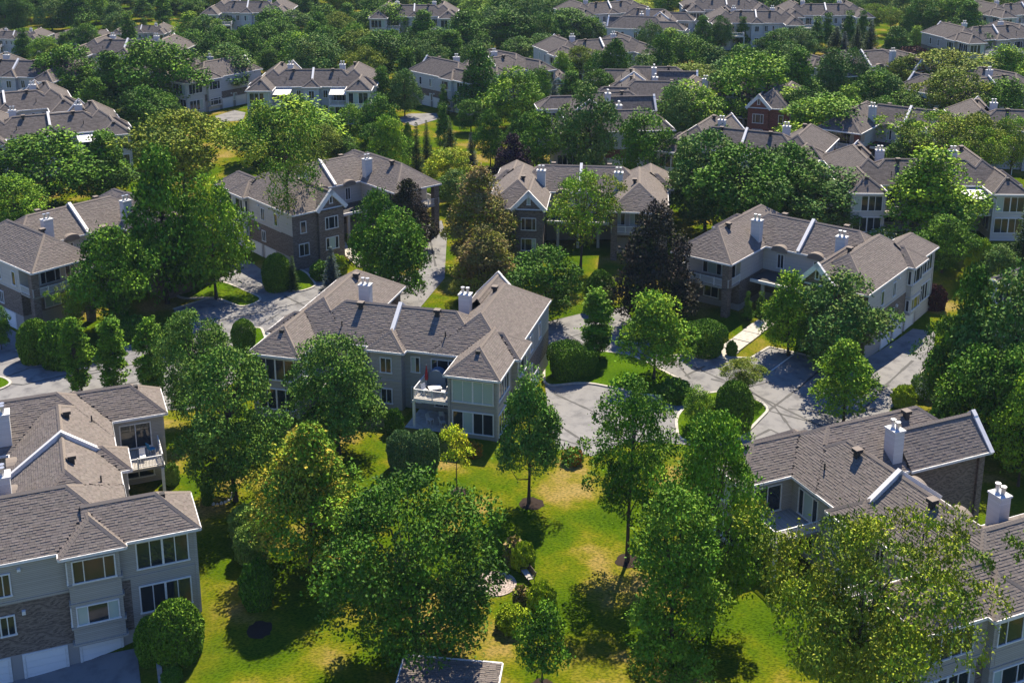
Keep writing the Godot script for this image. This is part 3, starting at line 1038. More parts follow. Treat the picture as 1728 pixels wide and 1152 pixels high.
func proto(kind: String, seed_: int) -> Array:
	var s := {}
	var dark := [Color(0.058, 0.135, 0.012), Color(0.075, 0.166, 0.014), Color(0.045, 0.099, 0.014)]
	var mid := [Color(0.109, 0.218, 0.016), Color(0.139, 0.253, 0.017), Color(0.088, 0.183, 0.016)]
	var lime := [Color(0.206, 0.340, 0.019), Color(0.256, 0.375, 0.020), Color(0.167, 0.288, 0.019)]
	var olive := [Color(0.167, 0.218, 0.020), Color(0.217, 0.253, 0.022), Color(0.128, 0.183, 0.019)]
	var gold := [Color(0.190, 0.165, 0.045), Color(0.155, 0.150, 0.042), Color(0.215, 0.155, 0.055), Color(0.206, 0.218, 0.020)]
	match kind:
		# near trees, in their own shapes
		"oak_near": s = {h = 13.5, r = 6.6, b = 0.08, shape = "oval", n = 133, cr = 1.52, sp = 35, lv = 8, ls = 0.27, cols = dark, fill = 0.3, droop = 0.25, lobe = 0.2}
		"maple_tips": s = {h = 11.5, r = 4.9, b = 0.12, shape = "egg", n = 99, cr = 1.22, sp = 32, lv = 8, ls = 0.25, cols = mid + [Color(0.269, 0.288, 0.025), Color(0.36, 0.30, 0.03), Color(0.224, 0.258, 0.025)], fill = 0.3, droop = 0.2}
		"ash_near": s = {h = 12.0, r = 4.1, b = 0.1, shape = "oval", n = 99, cr = 1.16, sp = 32, lv = 8, ls = 0.25, cols = [Color(0.075, 0.152, 0.020), Color(0.097, 0.192, 0.025), Color(0.128, 0.218, 0.032)], fill = 0.3, droop = 0.35, lobe = 0.22}
		"linden_near": s = {h = 11.5, r = 3.5, b = 0.26, shape = "egg", n = 70, cr = 1.04, sp = 32, lv = 8, ls = 0.24, cols = [Color(0.069, 0.157, 0.019), Color(0.097, 0.209, 0.025), Color(0.139, 0.244, 0.037)], fill = 0.3, droop = 0.3, trunk = 0.16}
		"maple_open": s = {h = 15.0, r = 4.2, b = 0.28, shape = "oval", n = 72, cr = 1.16, sp = 30, lv = 8, ls = 0.25, cols = mid + dark, fill = 0.15, droop = 0.35, lobe = 0.3, trunk = 0.2}
		"maple_bright": s = {h = 14.5, r = 5.2, b = 0.1, shape = "oval", n = 110, cr = 1.28, sp = 32, lv = 8, ls = 0.26, cols = mid + [Color(0.176, 0.313, 0.019)], fill = 0.3, droop = 0.3, lobe = 0.22}
		"poplar_near": s = {h = 15.0, r = 3.1, b = 0.05, shape = "col", n = 99, cr = 1.04, sp = 32, lv = 8, ls = 0.23, cols = [Color(0.088, 0.192, 0.016), Color(0.118, 0.227, 0.019), Color(0.157, 0.262, 0.021)], fill = 0.4, droop = -0.1, up = 1.3, lift = 0.25, lobe = 0.12}
		"locust_near": s = {h = 11.5, r = 9.5, b = 0.22, shape = "vase", n = 133, cr = 1.40, sp = 35, lv = 8, ls = 0.26, lw = 0.5, flat = 0.5, cols = olive + [Color(0.256, 0.331, 0.021), Color(0.097, 0.157, 0.019)], fill = 0.08, droop = 0.1, lobe = 0.3, up = 0.25, limbs = 6, fork = 0.45, rise = 0.55, bw = 0.3, trunk = 0.22}
		"sapling": s = {h = 6.0, r = 1.5, b = 0.28, shape = "oval", n = 15, cr = 0.67, sp = 19, lv = 6, ls = 0.2, cols = [Color(0.373, 0.452, 0.019), Color(0.472, 0.487, 0.021)], fill = 0.3, droop = 0.1, trunk = 0.06, limbs = 1, lobe = 0.3, up = 0.8}
		"young_oak": s = {h = 7.0, r = 2.2, b = 0.2, shape = "pyr", n = 27, cr = 0.85, sp = 24, lv = 7, ls = 0.24, cols = dark + mid, fill = 0.2, droop = 0.35, trunk = 0.08, limbs = 1, lobe = 0.3}
		# kinds shared by many trees
		"dark": s = {h = 11.0, r = 4.2, b = 0.1, shape = "oval", n = 70, cr = 1.34, sp = 26, lv = 7, ls = 0.34, cols = dark + [Color(0.097, 0.192, 0.019)], fill = 0.3, droop = 0.25, lobe = 0.22}
		"mid": s = {h = 11.0, r = 4.2, b = 0.1, shape = "egg", n = 70, cr = 1.34, sp = 26, lv = 7, ls = 0.34, cols = mid + dark, fill = 0.3, droop = 0.25, lobe = 0.22}
		"bluish": s = {h = 11.0, r = 4.2, b = 0.1, shape = "round", n = 70, cr = 1.34, sp = 26, lv = 7, ls = 0.34, cols = [Color(0.069, 0.148, 0.025), Color(0.097, 0.183, 0.031), Color(0.139, 0.209, 0.040)], fill = 0.3, droop = 0.25, lobe = 0.22}
		"lime": s = {h = 11.0, r = 4.2, b = 0.12, shape = "egg", n = 70, cr = 1.28, sp = 26, lv = 7, ls = 0.32, cols = lime + mid, fill = 0.3, droop = 0.2, lobe = 0.22}
		"olive": s = {h = 11.0, r = 4.6, b = 0.15, shape = "vase", flat = 0.6, n = 72, cr = 1.28, sp = 26, lv = 7, ls = 0.3, cols = olive, fill = 0.15, droop = 0.15, lobe = 0.28, limbs = 2}
		"locust": s = {h = 11.0, r = 5.0, b = 0.25, shape = "vase", flat = 0.6, n = 61, cr = 1.28, sp = 24, lv = 7, ls = 0.27, cols = lime + olive, fill = 0.1, droop = 0.1, lobe = 0.32, limbs = 2, fork = 0.4}
		"gold": s = {h = 12.0, r = 4.6, b = 0.08, shape = "egg", n = 99, cr = 1.16, sp = 30, lv = 8, ls = 0.27, cols = gold, fill = 0.4, droop = 0.1, up = 0.8, lift = 0.1, lobe = 0.1}
		"yellow": s = {h = 9.0, r = 4.0, b = 0.12, shape = "round", n = 64, cr = 1.16, sp = 26, lv = 7, ls = 0.3, cols = [Color(0.26, 0.27, 0.025), Color(0.373, 0.418, 0.017), Color(0.217, 0.313, 0.019)], fill = 0.3, droop = 0.1}
		"purple": s = {h = 12.0, r = 5.0, b = 0.06, shape = "egg", n = 99, cr = 1.28, sp = 30, lv = 8, ls = 0.3, cols = [Color(0.034, 0.033, 0.019), Color(0.042, 0.036, 0.026), Color(0.045, 0.055, 0.014), Color(0.07, 0.05, 0.032)], fill = 0.35, droop = 0.2, lobe = 0.16}
		"plum": s = {h = 10.0, r = 4.2, b = 0.06, shape = "egg", n = 70, cr = 1.22, sp = 26, lv = 7, ls = 0.32, cols = [Color(0.028, 0.014, 0.026), Color(0.040, 0.018, 0.034), Color(0.03, 0.02, 0.02)], fill = 0.35, droop = 0.2}
		"column": s = {h = 9.0, r = 1.35, b = 0.04, shape = "col", n = 150, cr = 0.45, sp = 13, lv = 7, ls = 0.22, cols = mid + [Color(0.157, 0.288, 0.019)], fill = 0.15, droop = -0.05, up = 1.4, lift = 0.2, lobe = 0.1, trunk = 0.1}
		"street": s = {h = 9.0, r = 3.3, b = 0.18, shape = "egg", n = 55, cr = 1.04, sp = 28, lv = 7, ls = 0.25, cols = lime + mid, fill = 0.25, droop = 0.15, trunk = 0.12, up = 0.7}
		"elm": s = {h = 17.0, r = 6.0, b = 0.34, shape = "vase", n = 49, cr = 1.34, sp = 26, lv = 7, ls = 0.25, cols = olive + mid, fill = 0.1, droop = 0.3, lobe = 0.35, limbs = 9, fork = 0.35, rise = 1.4, bw = 0.4, trunk = 0.22}
		"slim": s = {h = 11.0, r = 2.4, b = 0.06, shape = "pyr", n = 46, cr = 0.98, sp = 26, lv = 7, ls = 0.3, cols = mid + dark, fill = 0.3, droop = 0.1, up = 0.8}
		"spruce":
			return conifer({h = 10.0, r = 2.7, b = 0.03, ls = 0.42, cols = [Color(0.030, 0.069, 0.014), Color(0.045, 0.090, 0.016)], gap = 0.03}, seed_)
		"blue_spruce":
			return conifer({h = 8.0, r = 2.3, b = 0.02, ls = 0.36, cols = [Color(0.055, 0.085, 0.085), Color(0.075, 0.11, 0.11)], gap = 0.03}, seed_)
		"globe":
			return clipped({h = 2.6, r = 1.4, n = 13500, ls = 0.138, rough = 0.03, cols = [Color(0.097, 0.183, 0.014), Color(0.139, 0.244, 0.019), Color(0.069, 0.139, 0.012)]}, seed_)
		"shrub":
			return clipped({h = 2.2, r = 1.5, n = 9750, ls = 0.196, rough = 0.12, cols = mid + dark}, seed_)
		"pale_shrub":
			return clipped({h = 2.0, r = 1.4, n = 9000, ls = 0.172, rough = 0.1, cols = [Color(0.197, 0.296, 0.052), Color(0.148, 0.262, 0.037), Color(0.256, 0.348, 0.067)]}, seed_)
		"lime_shrub":
			return clipped({h = 1.6, r = 1.2, n = 6750, ls = 0.196, rough = 0.14, cols = [Color(0.335, 0.418, 0.019), Color(0.256, 0.348, 0.019)]}, seed_)
		"pale_globe":
			return clipped({h = 2.6, r = 1.4, n = 12000, ls = 0.149, rough = 0.04, square = 2.6, cols = [Color(0.112, 0.196, 0.060), Color(0.084, 0.160, 0.043), Color(0.146, 0.227, 0.076)]}, seed_)
		"block":
			return clipped({h = 2.4, r = 1.8, n = 15000, ls = 0.149, rough = 0.025, square = 5.0, cols = mid + dark}, seed_)
		"flowers":
			return clipped({h = 1.0, r = 1.0, n = 3900, ls = 0.149, rough = 0.15, cols = [Color(0.45, 0.13, 0.02), Color(0.4, 0.2, 0.02), Color(0.118, 0.209, 0.019), Color(0.097, 0.174, 0.019)]}, seed_)
		"hydrangea":
			return clipped({h = 1.6, r = 1.5, n = 6300, ls = 0.207, rough = 0.14, cols = [Color(0.6, 0.6, 0.42), Color(0.118, 0.227, 0.019), Color(0.157, 0.262, 0.019), Color(0.097, 0.192, 0.019)]}, seed_)
		"red_shrub":
			return clipped({h = 2.2, r = 1.7, n = 7500, ls = 0.207, rough = 0.13, cols = [Color(0.09, 0.022, 0.025), Color(0.06, 0.02, 0.022), Color(0.05, 0.035, 0.02)]}, seed_)
		"reed":
			return clipped({h = 1.7, r = 0.5, n = 1350, ls = 0.460, rough = 0.1, cols = [Color(0.28, 0.2, 0.08), Color(0.2, 0.17, 0.06), Color(0.197, 0.262, 0.025)]}, seed_)
	if kind in ["mid", "dark", "lime", "bluish"]:
		s.shape = ["oval", "round", "egg"][seed_ % 3]
	return broadleaf(s, seed_)

func plant(kind: String, variant: int, x: float, z: float, high: float, radius: float, turn: float, called: String, label: String, category: String, group: String) -> void:
	var key := "%s%d" % [kind, variant]
	if not protos.has(key):
		protos[key] = proto(kind, hash(key) % 100000)
	var p: Array = protos[key]
	var o := top(called, Vector3(x, ground_at(x, z) - 0.05, z), turn, label, category, group)
	o.scale = Vector3(radius / p[3], high / p[2], radius / p[3])
	var names := ["trunk", "crown"] if category == "tree" else ["stem", "foliage"]
	for i in 2:
		var m := MeshInstance3D.new()
		m.mesh = p[i]
		m.name = names[i]
		o.add_child(m)

# ---------------------------------------------------------------- small things
func bench(at: Vector3, turn: float) -> void:
	var o := top("park_bench", at, turn, "brown slatted bench with curved iron sides beside the paver circle", "bench")
	for i in 6:
		var s := MB.new()
		s.box(-0.75, 0.75, 0.43, 0.46, -0.02 - i * 0.085, 0.05 - i * 0.085)
		put(s, "seat_slat", M.steel if i > 5 else M.stone, o)
	for i in 5:
		var s := MB.new()
		var y := 0.52 + i * 0.09; var zz := -0.5 - i * 0.028
		s.box(-0.75, 0.75, y, y + 0.07, zz, zz - 0.03)
		put(s, "back_slat", M.wood, o)
	for x in [-0.72, 0.72]:
		var l := MB.new()
		l.bar(Vector3(x, 0, 0.06), Vector3(x, 0.45, 0.0), 0.06, 0.05); l.bar(Vector3(x, 0, -0.6), Vector3(x, 0.45, -0.48), 0.06, 0.05)
		l.bar(Vector3(x, 0.45, -0.48), Vector3(x, 0.98, -0.66), 0.06, 0.05)
		l.bar(Vector3(x, 0.43, 0.06), Vector3(x, 0.43, -0.5), 0.06, 0.05)
		l.bar(Vector3(x, 0.45, 0.04), Vector3(x, 0.66, 0.06), 0.06, 0.05); l.bar(Vector3(x, 0.68, 0.1), Vector3(x, 0.7, -0.56), 0.08, 0.05)
		put(l, "side_frame", M.dark, o)

func chair(at: Vector3, turn: float, label: String, m: Material, lounge := false) -> void:
	var o := top("patio_chair", at, turn, label, "chair", "patio chairs")
	var seat := MB.new(); seat.box(-0.26, 0.26, 0.4, 0.45, -0.26, 0.26)
	put(seat, "seat", m, o)
	var back := MB.new(); back.bar(Vector3(0, 0.43, -0.25), Vector3(0, 1.0 if not lounge else 1.1, -0.4), 0.52, 0.05)
	put(back, "backrest", m, o)
	for x in [-0.24, 0.24]:
		for zz in [-0.24, 0.24]:
			var l := MB.new(); l.box(x - 0.02, x + 0.02, 0, 0.4, zz - 0.02, zz + 0.02)
			put(l, "leg", M.white, o)

func patio_table(at: Vector3, label: String) -> void:
	var o := top("patio_table", at, 0.3, label, "table")
	var t := MB.new(); t.box(-0.65, 0.65, 0.7, 0.74, -0.45, 0.45)
	put(t, "table_top", M.white, o)
	for x in [-0.55, 0.55]:
		for zz in [-0.36, 0.36]:
			var l := MB.new(); l.box(x - 0.03, x + 0.03, 0, 0.7, zz - 0.03, zz + 0.03)
			put(l, "leg", M.white, o)

func mulch_ring(x: float, z: float, r: float, label: String) -> void:
	var mb := MB.new()
	var y := ground_at(x, z)
	var n := 22
	var rr := []
	for i in n:
		rr.append(r * rng.randf_range(0.82, 1.06))
	for i in n:
		var a := TAU * i / n; var b := TAU * (i + 1) / n
		var p := Vector2(x + cos(a) * rr[i], z + sin(a) * rr[i]); var q := Vector2(x + cos(b) * rr[(i + 1) % n], z + sin(b) * rr[(i + 1) % n])
		mb.tri(Vector3(x, y + 0.13, z), Vector3(q.x, ground_at(q.x, q.y) + 0.02, q.y), Vector3(p.x, ground_at(p.x, p.y) + 0.02, p.y))
	var o := setting(mb, "mulch_bed", M.mulch)
	o.set_meta("label", label)

func paved(points: Array, called: String, lift: float, m: Material) -> MeshInstance3D:
	var mb := MB.new()
	var poly := PackedVector2Array()
	for p in points:
		poly.append(Vector2(p[0], p[1]))
	drape(mb, poly, lift)
	return setting(mb, called, m)

func kerb_line(points: Array, lift := 0.14) -> void:
	var mb := MB.new()
	for i in points.size() - 1:
		var a := Vector2(points[i][0], points[i][1]); var b := Vector2(points[i + 1][0], points[i + 1][1])
		var parts := maxi(1, int(a.distance_to(b) / 1.5))
		for k in parts:
			var p := a.lerp(b, float(k) / parts); var q := a.lerp(b, float(k + 1) / parts)
			mb.bar(Vector3(p.x, ground_at(p.x, p.y) + lift, p.y), Vector3(q.x, ground_at(q.x, q.y) + lift, q.y), 0.28, 0.3)
	setting(mb, "kerb", M.concrete)

func walk(a: Vector2, b: Vector2, wide: float, slabs: int, label: String) -> void:
	var o := Node3D.new()
	o.name = numbered("footpath")
	add_child(o)
	o.set_meta("kind", "structure"); o.set_meta("label", label)
	var d := (b - a).normalized(); var s := d.orthogonal() * wide * 0.5
	var len := a.distance_to(b) / slabs
	for i in slabs:
		var p := a + d * len * i + s * rng.randf_range(-0.04, 0.04); var q := p + d * (len - 0.12)
		var y := ground_at((p.x + q.x) * 0.5, (p.y + q.y) * 0.5) + 0.14
		var mb := MB.new()
		var ring := [p + s, p - s, q - s, q + s]
		var pts := []
		for yy in [y - 0.5, y]:
			for r in ring:
				pts.append(Vector3(r.x, yy, r.y))
		if (ring[1] - ring[0]).cross(ring[2] - ring[1]) > 0:
			pts = [pts[3], pts[2], pts[1], pts[0], pts[7], pts[6], pts[5], pts[4]]
		mb.hexa(pts)
		put(mb, "slab", M.concrete, o)


func isle(points: Array) -> void:
	var poly := rounded(points)
	var mb := MB.new()
	drape(mb, poly, 0.16)
	setting(mb, "lawn_island", M.lush)
	kerb_round(poly, 0.19)

func paver_circle(x: float, z: float, r: float) -> void:
	var mb := MB.new()
	var y := ground_at(x, z) + 0.05
	for ring in 8:
		var r0 := r * ring / 8.0; var r1 := r * (ring + 1) / 8.0 - 0.02
		var n := maxi(4, int(TAU * r1 / 0.3))
		for i in n:
			var a := TAU * i / n + ring * 0.3; var b := TAU * (i + 1) / n + ring * 0.3 - 0.02 / maxf(r1, 0.1)
			var tone := rng.randf_range(0.75, 1.1)
			mb.tint = Color(tone, tone * 0.97, tone * 0.94)
			var lift := Vector3(x, y + rng.randf_range(0.0, 0.012), z)
			var p := [Vector3(cos(b) * r0, 0, sin(b) * r0) + lift, Vector3(cos(a) * r0, 0, sin(a) * r0) + lift, Vector3(cos(a) * r1, 0, sin(a) * r1) + lift, Vector3(cos(b) * r1, 0, sin(b) * r1) + lift]
			out_quad(mb, p[0], p[1], p[2], p[3])
			mb.quad(p[2] - Vector3(0, 0.08, 0), p[3] - Vector3(0, 0.08, 0), p[3], p[2])
	var o := setting(mb, "paver_circle", M.paver)
	o.set_meta("label", "round paved spot of pinkish pavers beside the bench")

func parasol(at: Vector3) -> void:
	var o := top("parasol", at, 0.0, "closed red parasol on the balcony of the beige house", "parasol")
	var a := MB.new(); a.tube(Vector3.ZERO, Vector3(0, 2.6, 0), 0.025, 0.025, 6)
	put(a, "pole", M.white, o)
	var b := MB.new()
	b.tube(Vector3(0, 0.9, 0), Vector3(0, 1.3, 0), 0.16, 0.19, 8); b.tube(Vector3(0, 1.3, 0), Vector3(0, 2.5, 0), 0.19, 0.03, 8)
	put(b, "canopy", M.red, o)
	var c := MB.new(); c.tube(Vector3.ZERO, Vector3(0, 0.12, 0), 0.3, 0.25, 10); c.disc(Vector3(0, 0.12, 0), 0.25)
	put(c, "base", M.dark, o)

func covered_seat(at: Vector3) -> void:
	var o := top("covered_swing_seat", at, -0.26, "grey-blue covered swing seat on the balcony of the beige house", "swing seat")
	var mb := MB.new()
	var n := 8
	for i in n:
		var t0 := PI * i / n; var t1 := PI * (i + 1) / n
		var p0 := Vector3(cos(t0) * 1.0, 0.9 + sin(t0) * 1.1, 0); var p1 := Vector3(cos(t1) * 1.0, 0.9 + sin(t1) * 1.1, 0)
		mb.quad(p0 + Vector3(0, 0, 0.5), p1 + Vector3(0, 0, 0.5), p1 + Vector3(0, 0, -0.5), p0 + Vector3(0, 0, -0.5))
		mb.tri(Vector3(0, 0.9, 0.5), p0 + Vector3(0, 0, 0.5), p1 + Vector3(0, 0, 0.5))
	mb.box(-1.0, 1.0, 0.05, 0.9, -0.5, 0.5)
	put(mb, "cover", M.bluecloth, o)

func retaining_wall(a: Vector2, b: Vector2) -> void:
	var o := top("retaining_wall", Vector3.ZERO, 0, "stepped retaining wall beside the near-left garage drive", "wall")
	for i in 6:
		var p := a.lerp(b, i / 6.0); var q := a.lerp(b, (i + 1) / 6.0)
		var y := lerpf(1.0, -1.8, i / 6.0)
		var mb := MB.new()
		mb.bar(Vector3(p.x, y, p.y), Vector3(q.x, y, q.y), 0.35, 4.5)
		put(mb, "block", M.base, o)

func shed(x: float, z: float) -> void:
	var o := top("garden_pavilion", Vector3(x, 0, z), -0.13, "shingled pavilion roof cut by the bottom edge", "pavilion")
	var w := MB.new(); w.box(-3.0, 3.0, -1.0, 2.7, -0.3, 5.6)
	put(w, "wall", M.siding, o)
	var h := House.new()
	h.node = o; h.near = true
	var k := Hip.new(-3.4, 3.4, -6.0, 0.7, 0.12, 2.84)
	k.e = false; k.l = false; k.r = false
	h.hips.append(k)
	var save := k
	shingle_roof(h)
	var t := MB.new()
	t.bar(Vector3(-3.4, 3.66, -0.72), Vector3(3.4, 3.66, -0.72), 0.16, 0.22)
	t.bar(Vector3(-3.42, 3.66, -0.7), Vector3(-3.42, 2.86, 6.0), 0.14, 0.2); t.bar(Vector3(3.42, 3.66, -0.7), Vector3(3.42, 2.86, 6.0), 0.14, 0.2)
	put(t, "verge", M.white, o)

func stone_ring(x: float, z: float, r: float) -> void:
	for i in 16:
		var a := -0.5 + PI * 1.3 * i / 15.0
		var px := x + cos(a) * r; var pz := z + sin(a) * r
		var o := top("edging_stone", Vector3(px, ground_at(px, pz) - 0.03, pz), rng.randf() * 3.0, "pale edging stone in the ring around the dark shrub", "stone", "ring of edging stones")
		var mb := MB.new()
		var s := rng.randf_range(0.13, 0.2)
		mb.tube(Vector3.ZERO, Vector3(0, s * 0.8, 0), s, s * 0.8, 7); mb.tube(Vector3(0, s * 0.8, 0), Vector3(0.02, s * 1.2, 0), s * 0.8, s * 0.3, 7); mb.disc(Vector3(0.02, s * 1.2, 0), s * 0.3, 7)
		put(mb, "stone", M.white, o)

